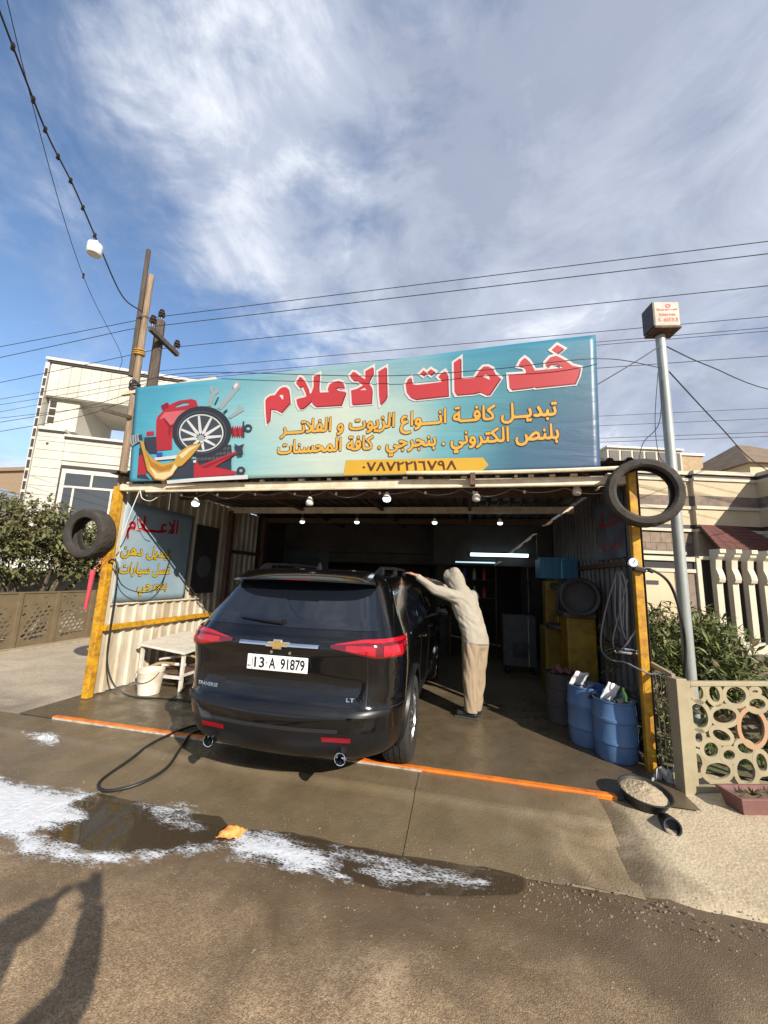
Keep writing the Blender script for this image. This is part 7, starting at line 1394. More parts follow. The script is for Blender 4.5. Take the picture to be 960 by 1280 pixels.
Tp = Matrix.Translation(Vector((0, 0, 1.68)) - fw * 0.016) @ R3.to_4x4() @ Matrix.Translation((0.02, -0.055, 0))
q = MB(); q.box(-0.036, 0.036, -0.074, 0.074, -0.004, 0.004); q.build('case', mat('phone_case', (0.02, 0.02, 0.025), 0.3), phone, T=Tp, bevel=0.003)
q = MB(); q.box(-0.033, 0.033, -0.070, 0.070, 0.0042, 0.0048); q.build('screen', mat('phone_screen', (0.02, 0.02, 0.02), 0.05), phone, T=Tp)

# ================================================================== tyres hung on the posts
M_oldtyre = mat('old_tyre_rubber', (0.050, 0.042, 0.033), 0.85, col2=(0.030, 0.026, 0.022), vscale=7, bump=0.25, bscale=35)
def hung_tyre(c, R, W, label, tilt, ri=0.6):
    t = thing('tyre', (c[0], c[1], c[2] - R), label, 'tyre', 'worn tyres hung on the posts')
    T = Matrix.Rotation(tilt[2], 4, 'Z') @ Matrix.Rotation(tilt[0], 4, 'X') @ Matrix.Rotation(tilt[1], 4, 'Y')
    h = W / 2
    r_in = R * ri
    prof = [(r_in, -h * 0.72), (r_in * 1.03, -h * 0.86), (R * 0.80, -h * 1.02), (R * 0.93, -h * 0.96), (R * 0.985, -h * 0.74)]
    for g_ in (-0.45, -0.02, 0.42):
        prof += [(R, h * (g_ - 0.07)), (R * 0.978, h * (g_ - 0.05)), (R * 0.978, h * (g_ + 0.04)), (R, h * (g_ + 0.06))]
    prof += [(R * 0.985, h * 0.74), (R * 0.93, h * 0.96), (R * 0.80, h * 1.02), (r_in * 1.03, h * 0.86), (r_in, h * 0.72), (r_in * 1.02, h * 0.55), (R * 0.90, h * 0.72), (R * 0.945, h * 0.3), (R * 0.945, -h * 0.3), (R * 0.90, -h * 0.72), (r_in * 1.02, -h * 0.55), (r_in, -h * 0.72)]
    q = MB(); q.lathe(prof, (0, 0, 0), 'Y', 96, cap=False)
    # sipes: every fourth slice of the tread lies deeper, staggered from rib to rib
    def sipe(i, p):
        r_, k_ = math.hypot(p[0], p[2]), i % 96
        if r_ > R * 0.96 and (k_ + 2 * int((p[1] / h + 1) * 2.4)) % 4 == 0 and abs(p[1]) > h * 0.1:
            return Vector((p[0] * 0.972, p[1], p[2] * 0.972))
        return Vector(p)
    q.v = [tuple(Vector(c) + T @ sipe(i, p)) for i, p in enumerate(q.v)]
    q.build('carcass', M_oldtyre, t, smooth=35)
    q = MB()
    q.tube([Vector(c) + T @ Vector((0.02 * k, k * h * 1.12, R * 0.82)) for k in (-1, 0.999)], 0.006, 5)
    q.build('tie_wire', M_rust, t)
    return t
hung_tyre((-5.00, 4.27, 2.11), 0.335, 0.225, 'worn tyre hung outside the left yellow post in front of the green tree', (0.06, 0, 0.02), 0.64)
hung_tyre((1.70, 4.225, 2.60), 0.345, 0.165, 'worn tyre hung on the right yellow post beside the banner', (-0.05, 0, -0.08), 0.72)

# ================================================================== lamps
M_bulbwhite = mat('bulb_plastic', (0.70, 0.66, 0.58), 0.4)
M_bulbglow = mat('lit_bulb', (0.8, 0.85, 0.9), 0.3, emit=(0.72, 0.90, 1.0), estr=2.6)
M_bulboff = mat('unlit_bulb', (0.52, 0.50, 0.45), 0.35)
def bulb(x, y, ztop, label, lit, s=1.0, cord=0.12):
    t = thing('hanging_bulb', (x, y, ztop - 0.17 * s), label, 'lamp', 'bulbs hung in the workshop')
    q = MB(); q.lathe([(0.004, 0.0), (0.016, -0.004), (0.018, -0.045 * s), (0.013, -0.05 * s)], (x, y, ztop), 'Z', 12)
    q.build('socket', M_plastic, t, smooth=40)
    q = MB(); q.lathe([(0.016, -0.042 * s), (0.024, -0.06 * s), (0.046 * s, -0.105 * s), (0.050 * s, -0.122 * s)], (x, y, ztop), 'Z', 18, cap=False)
    q.build('housing', M_bulbwhite, t, smooth=40)
    q = MB(); q.lathe([(0.049 * s, -0.120 * s), (0.047 * s, -0.145 * s), (0.036 * s, -0.160 * s), (0.014 * s, -0.167 * s), (0.001, -0.168 * s)], (x, y, ztop), 'Z', 18, cap=False)
    q.build('globe', M_bulbglow if lit else M_bulboff, t, smooth=60)
    q = MB(); q.tube([(x, y, ztop), (x + 0.004, y, ztop + cord)], 0.003, 5); q.build('cord', M_bulbwhite, t)
    return t
for x, z, lit, lb in ((-3.63, 2.70, True, 'lit bulb under the front beam at the left, below the printed tyre'), (-1.97, 2.70, False, 'unlit bulb under the front beam above the left of the car roof'), (-0.97, 2.75, True, 'lit bulb under the front beam above the right of the car roof'), (0.09, 2.745, False, 'unlit bulb under the front beam above the person'), (1.17, 2.81, False, 'unlit bulb under the front beam next to the right hung tyre')):
    bulb(x, 4.53, z, lb, lit, 1.0, 0.06)
for x, lb in ((-2.92, 'small lit ceiling bulb deep inside, first from the left'), (-1.90, 'small lit ceiling bulb deep inside, second from the left'), (-0.55, 'small lit ceiling bulb deep inside, above the person'), (0.50, 'small lit ceiling bulb deep inside, nearest the tube lamp')):
    bulb(x, 6.45, 2.72, lb, True, 0.85, 0.14)
def tube_lamp(x0, x1, y, z, label, estr, h=0.03):
    t = thing('tube_lamp', ((x0 + x1) / 2, y, z - h), label, 'lamp', 'tube lamps on the back wall')
    q = MB(); q.box(x0 - 0.02, x1 + 0.02, y + 0.028, y + 0.06, z - 0.03, z + 0.03); q.build('batten', M_darkpanel, t)
    q = MB(); q.tube([(x0, y, z), (x1, y, z)], h, 10)
    q.build('tube', mat('lit_tube_%.1f' % estr, (0.8, 0.9, 0.95), 0.3, emit=(0.62, 0.88, 1.0), estr=estr), t, smooth=50)
    return t
tube_lamp(0.045, 1.21, 8.50, 2.225, 'bright lit tube lamp deep inside the workshop', 2.5, 0.034)
tube_lamp(-0.27, 0.55, 8.53, 2.06, 'dim thin tube lamp just below the bright one', 0.6, 0.014)
for (x0, x1, y, z) in ((0.0, 1.25, 8.6, 2.0),):
    q = MB(); q.box(-0.75, XR - 0.05, 8.60, 8.66, 2.0, 2.86)
    q.build('hanging_panel', M_darkwall, shed)
# festoon along the beam with tiny lamps
fest = thing('light_string', (-1.6, 4.52, 2.6), 'thin wire with tiny lamps looped along the front beam', 'light string')
q = MB()
pts = []
for i in range(11):
    pts += sag((-4.55 + i * 0.56, 4.525, 2.73), (-4.55 + (i + 1) * 0.56, 4.525, 2.73), 0.05 + 0.02 * (i % 3), 6)[:-1]
q.tube(pts, 0.0035, 4); q.build('wire', mat('grey_cable', (0.3, 0.3, 0.3), 0.6), fest)
for i in range(11):
    q = MB(); q.lathe([(0.002, 0.02), (0.014, 0.015), (0.014, -0.012), (0.004, -0.018)], (-4.42 + i * 0.56, 4.525, 2.69), 'Z', 8)
    q.build('lamp', M_bulbwhite, fest, smooth=50)

# ================================================================== left side: wall print, bucket, rack, cables
M_wallprint = mat('faded_print', S(122, 148, 164), 0.6, col2=S(146, 160, 166), vscale=1.4, bump=0.1, bscale=6)
wb = thing('wall_banner', (-4.77, 5.4, 1.16), 'faded blue print with red and yellow Arabic lettering on the left tin wall', 'banner')
q = MB()
XW = XL + 0.052
q.grid(lambda a, b: (XW + 0.006 * math.sin(5 * a) + 0.006 * math.sin(3 * b), a, b), span(4.56, 5.98, 20), span(1.20, 2.62, 14))
q.build('cloth', M_wallprint, wb, smooth=60).modifiers.new('thickness', 'SOLIDIFY').thickness = -0.002
on_wall = lambda v, off: [(XW + 0.006 * math.sin(5 * a) + 0.006 * math.sin(3 * b) + off, a, b) for a, b, _ in v]
P_red, P_yel = FL('wallred', S(190, 40, 58)), FL('wallyellow', S(222, 190, 60))
print_layer('text_line_edge', [text_loops('w1b', 4.60, 5.62, 2.215, 2.26, 0.32)], FL('wallwhite', S(210, 205, 205)), 0.006, wb, on_wall)
print_layer('text_line', [text_loops('w1a', 4.62, 5.60, 2.215, 2.26, 0.32)], P_red, 0.009, wb, on_wall)
for k, a, b, z, h in (('w2', 4.58, 5.50, 1.86, 0.21), ('w3', 4.60, 5.55, 1.60, 0.21), ('w4', 4.95, 5.52, 1.36, 0.20)):
    print_layer('text_line_edge', [text_loops(k + 'b', a - 0.01, b + 0.01, z, z - 0.0, h)], PRINT['ink'], 0.006, wb, on_wall)
    print_layer('text_line', [text_loops(k + 'a', a, b, z, z, h)], P_yel, 0.009, wb, on_wall)
wp_ = thing('wall_board', (-4.76, 6.35, 1.25), 'dark poster board on the left wall behind the blue print', 'board')
q = MB(); q.box(XL + 0.04, XL + 0.06, 6.08, 6.72, 1.27, 2.50); q.build('panel', M_darkpanel, wp_, bevel=0.004)
q = MB(); q.lathe([(0.16, 0.062), (0.20, 0.066), (0.20, 0.07), (0.0, 0.07)], (XL, 6.36, 1.75), 'X', 20, cap=False); q.build('printed_wheel', mat('print_grey', S(90, 92, 95), 0.5), wp_)

bk = thing('bucket', (-4.26, 4.84, 0), 'white plastic bucket standing by the left tin wall', 'bucket')
M_bucket = mat('white_plastic', (0.66, 0.61, 0.50), 0.45, col2=(0.50, 0.43, 0.32), vscale=6)
q = MB(); q.lathe([(0.0, 0.004), (0.135, 0.004), (0.160, 0.285), (0.168, 0.285), (0.170, 0.32), (0.160, 0.32), (0.150, 0.27), (0.13, 0.03), (0.0, 0.03)], (-4.26, 4.84, 0), 'Z', 30, cap=False)
q.build('pail', M_bucket, bk, smooth=35)
q = MB(); q.tube([(-4.26 + 0.172 * math.cos(t), 4.84 - 0.05 - 0.13 * math.sin(t) * 0.9, 0.30 - 0.13 * math.sin(t)) for t in span(0, PI, 12)], 0.004, 5); q.build('handle', M_rust, bk)

rk = thing('metal_rack', (-4.35, 5.45, 0), 'low white metal rack loaded with scrap pipes between the bucket and the car', 'rack')
M_rackw = mat('chipped_white_paint', (0.62, 0.59, 0.53), 0.5, col2=(0.50, 0.45, 0.37), vscale=8)
x0, x1, y0, y1 = -4.70, -3.88, 5.0, 6.0
q = MB()
q.add([(x0, y0, 0.57), (x1, y0 - 0.02, 0.50), (x1, y1, 0.56), (x0, y1, 0.63), (x0, y0, 0.60), (x1, y0 - 0.02, 0.53), (x1, y1, 0.59), (x0, y1, 0.66)], [(3, 2, 1, 0), (4, 5, 6, 7), (0, 1, 5, 4), (1, 2, 6, 5), (2, 3, 7, 6), (3, 0, 4, 7)])
q.build('top', M_rackw, rk, bevel=0.008)
for (a, b) in ((x0 + 0.06, y0 + 0.06), (x1 - 0.05, y0 + 0.04), (x0 + 0.06, y1 - 0.05), (x1 - 0.05, y1 - 0.05)):
    q = MB(); q.box(a - 0.02, a + 0.02, b - 0.02, b + 0.02, 0, 0.53 + (0.04 if a < -4.3 else -0.01)); q.build('leg', M_rackw, rk)
for b in (y0 + 0.02, y1 - 0.04):
    q = MB(); q.beam((x0 + 0.05, b, 0.185), (x1 - 0.02, b, 0.185), 0.03, 0.04); q.build('stretcher', M_rackw, rk)
q = MB(); q.beam((x1 - 0.03, y0, 0.215), (x1 - 0.03, y1, 0.215), 0.03, 0.03); q.build('stretcher', M_rackw, rk)
q = MB(); q.box(x0 + 0.08, x1 - 0.06, y0 + 0.1, y1 - 0.08, 0.205, 0.225); q.build('shelf', M_rust, rk)
M_brass = mat('old_brass', (0.50, 0.40, 0.22), 0.4, metal=0.3, col2=(0.3, 0.2, 0.1), vscale=10)
for i, (lb, mm, a, b) in enumerate((('brass pipe lying nearest the bucket on the low white rack', M_brass, -4.5, 5.06), ('white bent pipe in the middle of the low white rack', M_rackw, -4.32, 5.1), ('rusty pipe at the back of the low white rack', M_rust, -4.5, 5.5), ('white pipe crossing the brass pipe on the low white rack', M_rackw, -4.4, 5.14), ('brass pipe lying nearest the car on the low white rack', M_brass, -4.18, 5.2))):
    z = 0.27 + 0.035 * i
    q = MB(); q.tube(smoothpath([(a, b, z), (a + rnd.uniform(0.08, 0.2), b + rnd.uniform(-0.02, 0.1), z + rnd.uniform(-0.01, 0.06)), (a + rnd.uniform(0.2, 0.38), b + rnd.uniform(-0.02, 0.2), z + rnd.uniform(0.0, 0.08))], 5), rnd.uniform(0.016, 0.026), 8)
    tag(q.build('scrap_pipe', mm, smooth=50), lb, 'pipe', 'scrap pipes on the rack')

M_cable = mat('black_rubber_hose', (0.015, 0.015, 0.015), 0.45)
q = MB(); q.tube(smoothpath([(-2.55, 3.95, 0.012), (-2.88, 4.06, 0.013), (-3.00, 3.60, 0.008), (-3.02, 3.30, -0.052), (-3.02, 3.05, -0.09), (-2.95, 2.95, -0.10), (-2.82, 2.93, -0.098), (-2.66, 3.05, -0.08), (-2.60, 3.28, -0.05), (-2.68, 3.55, 0.008), (-2.78, 3.85, 0.013), (-2.6, 4.15, 0.013), (-2.3, 4.3, 0.013)], 7), 0.013, 8)
tag(q.build('wash_hose', M_cable, smooth=60), 'black wash hose looped on the wet apron by the car', 'hose')
q = MB(); q.tube(smoothpath([(-4.755, 4.39, 1.75), (-4.70, 4.40, 1.78), (-4.62, 4.41, 1.70), (-4.60, 4.42, 1.40), (-4.61, 4.43, 0.9), (-4.60, 4.45, 0.45), (-4.50, 4.52, 0.15), (-4.30, 4.60, 0.022), (-3.9, 4.68, 0.014), (-3.45, 4.72, 0.014), (-3.0, 4.7, 0.014)], 6), 0.011, 6)
tag(q.build('hanging_cable', M_cable, smooth=60), 'black cable hanging down the left yellow post and running past the bucket', 'cable')
q = MB(); q.tube(smoothpath([(-4.72, 4.45, 1.80), (-4.66, 4.55, 1.45), (-4.60, 4.90, 1.33), (-4.65, 5.25, 1.45), (-4.75, 5.50, 1.88)], 6), 0.007, 6)
tag(q.build('hanging_cable', M_cable, smooth=60), 'black cable drooping in a curve across the blue wall print', 'cable')
q = MB(); q.tube(smoothpath([(-4.45, 4.42, 2.74), (-4.52, 4.40, 2.45), (-4.60, 4.40, 2.15), (-4.70, 4.42, 1.95)], 6), 0.006, 6)
tag(q.build('hanging_cable', mat('white_cable', (0.6, 0.58, 0.52), 0.5), smooth=60), 'white cable hanging from the front beam before the blue wall print', 'cable')
q = MB(); q.tube(smoothpath([(-4.42, 4.40, 2.73), (-4.35, 4.38, 2.62), (-4.22, 4.38, 2.58), (-4.12, 4.39, 2.63)], 5), 0.006, 6)
tag(q.build('hanging_cable', MATS['white_cable'], smooth=60), 'short white cable tail curling under the left end of the front beam', 'cable')
q = MB(); q.tube([(-4.955, 4.36, 1.63), (-4.96, 4.355, 1.36), (-4.97, 4.35, 1.11)], [0.034, 0.026, 0.020], 10)
tag(q.build('red_bag', mat('red_plastic', (0.55, 0.06, 0.09), 0.4, var=0.3, vscale=10), smooth=50), 'narrow red plastic bag tied under the left hung tyre', 'bag')
q = MB(); q.tube(smoothpath([(-4.95, 4.37, 1.66), (-4.88, 4.38, 1.73), (-4.80, 4.385, 1.82)], 4), 0.006, 5); q.tube(smoothpath([(-4.94, 4.37, 1.62), (-4.86, 4.38, 1.66), (-4.80, 4.385, 1.76)], 4), 0.006, 5)
tag(q.build('tie_strap', M_orange), 'orange strap knotted on the left yellow post', 'strap')

# ================================================================== right side by the post: barrels, basin, hoses
M_blue = mat('blue_plastic', (0.040, 0.115, 0.265), 0.5, col2=(0.095, 0.16, 0.265), vscale=3.2, bump=0.1, bscale=10, streak=(1, 1, 0.5))
def barrel(x, y, r, h, label):
    t = thing('plastic_barrel', (x, y, 0), label, 'barrel', 'blue barrels by the right post')
    prof = [(0.0, 0.004), (r * 0.90, 0.004), (r * 0.96, 0.03), (r * 0.99, h * 0.28), (r * 1.03, h * 0.30), (r * 1.03, h * 0.335), (r * 1.0, h * 0.355), (r * 1.0, h * 0.64), (r * 1.035, h * 0.66), (r * 1.035, h * 0.70), (r * 1.0, h * 0.72), (r * 0.96, h * 0.96), (r * 0.985, h * 0.97), (r * 0.985, h), (r * 0.945, h), (r * 0.93, h * 0.94), (r * 0.95, h * 0.5), (r * 0.88, 0.05), (0, 0.05)]
    q = MB(); q.lathe(prof, (x, y, 0), 'Z', 36, cap=False); q.build('drum', M_blue, t, smooth=30)
    q = MB(); q.lathe([(0, h * 0.80), (r * 0.93, h * 0.80)], (x, y, 0), 'Z', 24, cap=False); q.build('waste', M_darkpanel, t)
    return t
barrel(1.44, 4.60, 0.195, 0.56, 'blue plastic barrel in front, full of rubbish, beside the right yellow post')
barrel(1.27, 4.90, 0.195, 0.60, 'blue plastic barrel standing behind the front one')
M_paper = mat('white_paper', (0.70, 0.70, 0.70), 0.8)
def crumple(name, c, size, mm, label, cat, rot, seed, group=None, amp=0.25):
    q = MB()
    T = Matrix.Translation(c) @ Matrix.Rotation(rot[2], 4, 'Z') @ Matrix.Rotation(rot[0], 4, 'X') @ Matrix.Rotation(rot[1], 4, 'Y')
    def fn(a, b):
        d = noise.noise(Vector((a * 3 + seed, b * 3, seed))) * amp * size[1]
        return T @ Vector(((a - 0.5) * size[0] + d * 0.3, d, (b - 0.5) * size[2] + d * 0.3))
    q.grid(fn, span(0, 1, 8), span(0, 1, 8))
    o = q.build(name, mm, smooth=30)
    o.modifiers.new('thickness', 'SOLIDIFY').thickness = 0.003
    return tag(o, label, cat, group)
crumple('paper_sheet', (1.40, 4.56, 0.615), (0.13, 0.06, 0.20), M_paper, 'white torn sheet sticking out of the front blue barrel', 'paper', (0.3, 0.35, 0.2), 2.0)
crumple('paper_sheet', (1.19, 4.86, 0.66), (0.20, 0.08, 0.17), M_paper, 'white crumpled paper in the rear blue barrel', 'paper', (0.5, 0.2, 0.5), 5.0)
q = MB(); q.lathe([(0.0, 0), (0.032, 0.0), (0.034, 0.12), (0.014, 0.16), (0.013, 0.19), (0.0, 0.19)], (1.54, 4.62, 0.47), 'Z', 12, cap=False)
tag(q.build('bottle', mat('green_bottle', (0.05, 0.14, 0.04), 0.15, coat=0.5), smooth=40), 'green bottle standing in the front blue barrel', 'bottle')
for i, (x, y, c_) in enumerate(((1.33, 4.66, (0.05, 0.07, 0.12)), (1.48, 4.5, (0.25, 0.2, 0.15)), (1.28, 4.95, (0.3, 0.3, 0.32)))):
    crumple('rubbish_bag', (x, y, 0.545), (0.19, 0.12, 0.10), mat('bag_%d' % i, c_, 0.4), ('dark plastic bag in the front blue barrel left of the bottle', 'brown plastic bag at the front of the front blue barrel', 'grey plastic bag in the rear blue barrel')[i], 'bag', (1.2, 0.2, 0.3 * i), 7.0 + i, None, 0.7)

bs = thing('rubber_basin', (1.37, 3.80, -0.02), 'black rubber basin heaped with pale sand in front of the blue barrels', 'basin')
Tb = Matrix.Translation((1.37, 3.80, -0.018)) @ Matrix.Rotation(math.radians(7), 4, 'X') @ Matrix.Rotation(math.radians(3), 4, 'Y') @ Matrix.Scale(0.70, 4)
q = MB(); q.lathe([(0.0, 0.0), (0.17, 0.0), (0.20, 0.02), (0.262, 0.135), (0.275, 0.142), (0.272, 0.152), (0.255, 0.148), (0.20, 0.05), (0.0, 0.04)], (0, 0, 0), 'Z', 36, T=Tb, cap=False)
q.build('bowl', mat('black_rubber', (0.02, 0.02, 0.019), 0.6, var=0.3), bs, smooth=35)
q = MB()
def sandfn(a, b):
    r, t = b * 0.238, a * 2 * PI
    x, y = r * math.cos(t), r * math.sin(t)
    z = 0.125 + (1 - b) ** 0.9 * 0.075 + 0.02 * noise.noise(Vector((x * 14, y * 14, 3))) * (1 - b * 0.6) + 0.012 * noise.noise(Vector((x * 40, y * 40, 1))) - 0.02 * (x > 0.08) * (x - 0.08) * 8
    return Tb @ Vector((x, y, z))
q.grid(sandfn, span(0, 1, 48), span(0.001, 1, 22))
stuff(q.build('sand_heap', mat('pale_sand', (0.40, 0.32, 0.21), 0.95, col2=(0.30, 0.23, 0.15), vscale=30, bump=0.7, bscale=60), bs, smooth=50))

crumple('plastic_bag', (1.68, 4.20, 0.05), (0.20, 0.14, 0.16), mat('clear_bag', (0.5, 0.5, 0.5), 0.25, trans=0.3), 'crumpled grey plastic bag on the ground between the right post and the gate', 'bag', (0.6, 0.2, 0.4), 11.0, None, 0.9)
q = MB(); q.lathe([(0.036, 0.05), (0.046, -0.075), (0.056, -0.078), (0.058, -0.07), (0.058, 0.09)], (0, 0, 0), 'Y', 20, cap=False, T=Matrix.Translation((1.44, 3.55, -0.025)) @ Matrix.Rotation(-0.30, 4, 'X') @ Matrix.Rotation(-0.15, 4, 'Z'))
q.lathe([(0.0, -0.02), (0.045, -0.02)], (0, 0, 0), 'Y', 20, cap=False, T=Matrix.Translation((1.44, 3.55, -0.025)) @ Matrix.Rotation(-0.30, 4, 'X') @ Matrix.Rotation(-0.15, 4, 'Z'))
tag(q.build('drain_pipe', mat('black_pipe', (0.02, 0.02, 0.02), 0.5), smooth=40), 'short black drain pipe end poking out of the pavement edge', 'pipe')

# sprayer hoses hung on the right wall
M_hose = mat('grey_hose', (0.30, 0.30, 0.30), 0.4)
def loopring(c, rx, rz, n=26, wob=0.02, tilt=0.0, yd=0.0):
    return [(c[0] + wob * math.sin(3 * t) + yd * math.cos(t), c[1] + rx * math.cos(t + tilt) , c[2] + rz * math.sin(t)) for t in [2 * PI * k / n for k in range(n)]]
XW2 = XR - 0.10
for i, (y, z, ry, rz) in enumerate(((4.78, 1.52, 0.10, 0.30), (4.86, 1.50, 0.13, 0.33), (4.70, 1.48, 0.09, 0.36))):
    q = MB(); q.tube(loopring((XW2 - 0.012 * i, y, z), ry, rz, 28, 0.008), 0.008, 6, closed=True)
    tag(q.build('hose_coil', M_hose, smooth=60), ('grey hose coil hung on the right wall, innermost loop', 'grey hose coil hung on the right wall, widest loop', 'grey hose coil hung on the right wall, loop nearest the yellow post')[i], 'hose', 'hoses hung on the right wall')
q = MB(); q.tube(smoothpath([(XW2, 4.95, 1.80), (XW2 - 0.05, 5.15, 1.45), (XW2 - 0.10, 5.22, 1.15), (XW2 - 0.16, 5.05, 0.95), (XW2 - 0.16, 4.75, 0.90), (XW2 - 0.12, 4.50, 0.93), (1.60, 4.34, 0.90), (1.68, 4.26, 0.88), (1.80, 4.18, 0.93)], 7), 0.008, 6)
tag(q.build('hanging_hose', M_hose, smooth=60), 'pale hose drooping in a wide bow from the right wall past the yellow post', 'hose')
q = MB(); q.tube(smoothpath([(XW2, 4.62, 1.75), (XW2 - 0.03, 4.85, 1.35), (XW2 - 0.06, 4.98, 1.08), (XW2 - 0.10, 4.72, 0.98), (XW2 - 0.02, 4.52, 1.20), (1.64, 4.38, 1.30)], 7), 0.008, 6)
tag(q.build('hanging_hose', M_hose, smooth=60), 'second pale hose crossing the bow on the right wall', 'hose')
q = MB(); q.tube(loopring((0, 0, 0), 0, 0, 3)[:0] + [(1.60 + 0.13 * math.cos(t), 4.62 + 0.13 * math.sin(t), 1.02) for t in [2 * PI * k / 22 for k in range(22)]], 0.013, 6, closed=True)
tag(q.build('wall_ring', M_chrome, smooth=60), 'steel ring bracket sticking out of the right wall above the barrels', 'bracket')
ga = thing('pressure_gauge', (1.60, 4.33, 1.86), 'round dial gauge fixed on the right yellow post', 'gauge')
q = MB(); q.lathe([(0.0, -0.03), (0.046, -0.03), (0.052, -0.02), (0.052, 0.02), (0.0, 0.02)], (1.60, 4.335, 1.915), 'Y', 20, cap=False); q.build('case', M_chrome, ga, smooth=40)
q = MB(); q.lathe([(0.0, -0.032), (0.040, -0.032), (0.040, -0.0305)], (1.60, 4.335, 1.915), 'Y', 20, cap=False); q.build('dial', M_paper, ga)
q = MB(); q.obox((1.605, 4.301, 1.922), (0.006, 0.002, 0.045), ry=0.6); q.build('needle', M_black, ga)
q = MB(); q.tube(smoothpath([(1.66, 4.35, 1.86), (1.78, 4.33, 1.84), (1.92, 4.35, 1.72), (2.02, 4.42, 1.45), (2.10, 4.55, 1.10), (2.14, 4.75, 0.60), (2.16, 4.8, 0.05)], 7), 0.013, 6)
tag(q.build('hanging_cable', M_cable, smooth=60), 'black cable bowing down from the right yellow post to the grey lamp pole', 'cable')
q = MB(); q.obox((1.66, 4.34, 1.85), (0.11, 0.06, 0.05), ry=0.2); q.obox((1.76, 4.335, 1.84), (0.05, 0.04, 0.04), ry=0.5)
tag(q.build('cable_tie', M_black, bevel=0.01), 'black taped cable joint on the right yellow post', 'cable tie')
ps = thing('wall_poster', (XR - 0.05, 5.2, 1.95), 'pale poster with red lettering inside on the right wall', 'poster')
q = MB(); q.box(XR - 0.052, XR - 0.046, 4.75, 5.75, 2.0, 2.75); q.build('sheet', mat('poster_print', S(95, 105, 116), 0.6, var=0.5, vscale=3), ps)
on_rw = lambda v, off: [(XR - 0.052 - off, 10.4 - a, b) for a, b, _ in v]
print_layer('text_line', [text_loops('w1a', 4.75, 5.55, 2.40, 2.40, 0.28)], P_red, 0.004, ps, on_rw)
print_layer('text_line', [text_loops('w3a', 4.75, 5.55, 2.12, 2.12, 0.2)], P_red, 0.004, ps, on_rw)

# --- workshop machines in the shade
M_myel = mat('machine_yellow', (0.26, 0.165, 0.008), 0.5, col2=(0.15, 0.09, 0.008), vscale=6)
mc = thing('tyre_machine', (1.42, 6.85, 0), 'yellow tyre machine cabinet standing against the right wall', 'machine')
q = MB(); q.box(1.16, 1.64, 6.6, 7.1, 0.0, 1.0); q.build('cabinet', M_myel, mc, bevel=0.02)
q = MB(); q.box(1.20, 1.42, 6.72, 6.98, 1.0, 1.72); q.build('column', M_myel, mc, bevel=0.02)
q = MB(); q.lathe([(0.0, 1.10), (0.27, 1.08), (0.27, 1.03), (0.08, 1.0), (0.08, 0.98)], (1.42, 6.45, 0), 'Z', 24, cap=False); q.build('turntable', M_darkpanel, mc, smooth=40)
q = MB(); q.beam((1.31, 6.85, 1.66), (1.31, 6.35, 1.62), 0.08, 0.08); q.tube([(1.31, 6.38, 1.66), (1.31, 6.38, 1.2)], 0.025, 8); q.build('arm', M_darkpanel, mc)
mc2 = thing('balancing_machine', (1.46, 5.9, 0), 'second yellow machine with a dark round guard nearer the barrels', 'machine')
q = MB(); q.box(1.28, 1.64, 5.72, 6.12, 0.0, 1.25); q.build('cabinet', M_myel, mc2, bevel=0.02)
q = MB(); q.lathe([(0.0, 0.02), (0.22, 0.02), (0.25, 0.0), (0.25, -0.14), (0.23, -0.16), (0.20, -0.14), (0.20, -0.02), (0.0, -0.02)], (1.42, 5.70, 1.52), 'Y', 28, cap=False); q.build('guard', M_darkpanel, mc2, smooth=40)
q = MB(); q.box(1.22, 1.62, 5.62, 6.1, 1.25, 1.32); q.build('tray', M_darkpanel, mc2, bevel=0.01)
cr = thing('blue_crate', (1.40, 6.9, 1.74), 'blue plastic crate on top of the yellow tyre machine', 'crate')
M_crate = mat('crate_blue', (0.03, 0.15, 0.26), 0.5)
q = MB()
q.box(1.12, 1.68, 6.65, 7.1, 1.76, 1.79); q.box(1.12, 1.14, 6.65, 7.1, 1.79, 2.06); q.box(1.66, 1.68, 6.65, 7.1, 1.79, 2.06); q.box(1.14, 1.66, 6.65, 6.67, 1.79, 2.06); q.box(1.14, 1.66, 7.08, 7.1, 1.79, 2.06)
q.build('tray', M_crate, cr)
for i in range(5):
    q = MB(); q.box(1.18 + i * 0.1, 1.20 + i * 0.1, 6.638, 6.65, 1.79, 2.05); q.build('rib', M_crate, cr)
q = MB(); q.box(1.10, 1.70, 6.63, 6.66, 2.05, 2.085); q.build('rim', M_crate, cr)
wsh = thing('air_compressor', (0.95, 8.05, 0), 'pale grey machine box on the floor at the back of the workshop', 'machine')
q = MB(); q.box(0.64, 1.26, 7.95, 8.35, 0.12, 1.05); q.build('housing', mat('grey_enamel', (0.085, 0.085, 0.082), 0.5, var=0.3), wsh, bevel=0.03)
q = MB(); q.box(0.82, 1.08, 7.93, 7.96, 0.30, 0.55); q.build('panel', M_darkpanel, wsh)
for x in (0.72, 1.18):
    q = MB(); q.lathe([(0.06, -0.02), (0.06, 0.02)], (x, 8.0, 0.06), 'X', 14); q.build('castor', M_black, wsh)
    q = MB(); q.lathe([(0.06, -0.02), (0.06, 0.02)], (x, 8.3, 0.06), 'X', 14); q.build('castor', M_black, wsh)
dr = thing('oil_drum', (1.16, 5.55, 0), 'dark steel drum in the shade behind the blue barrels', 'drum')
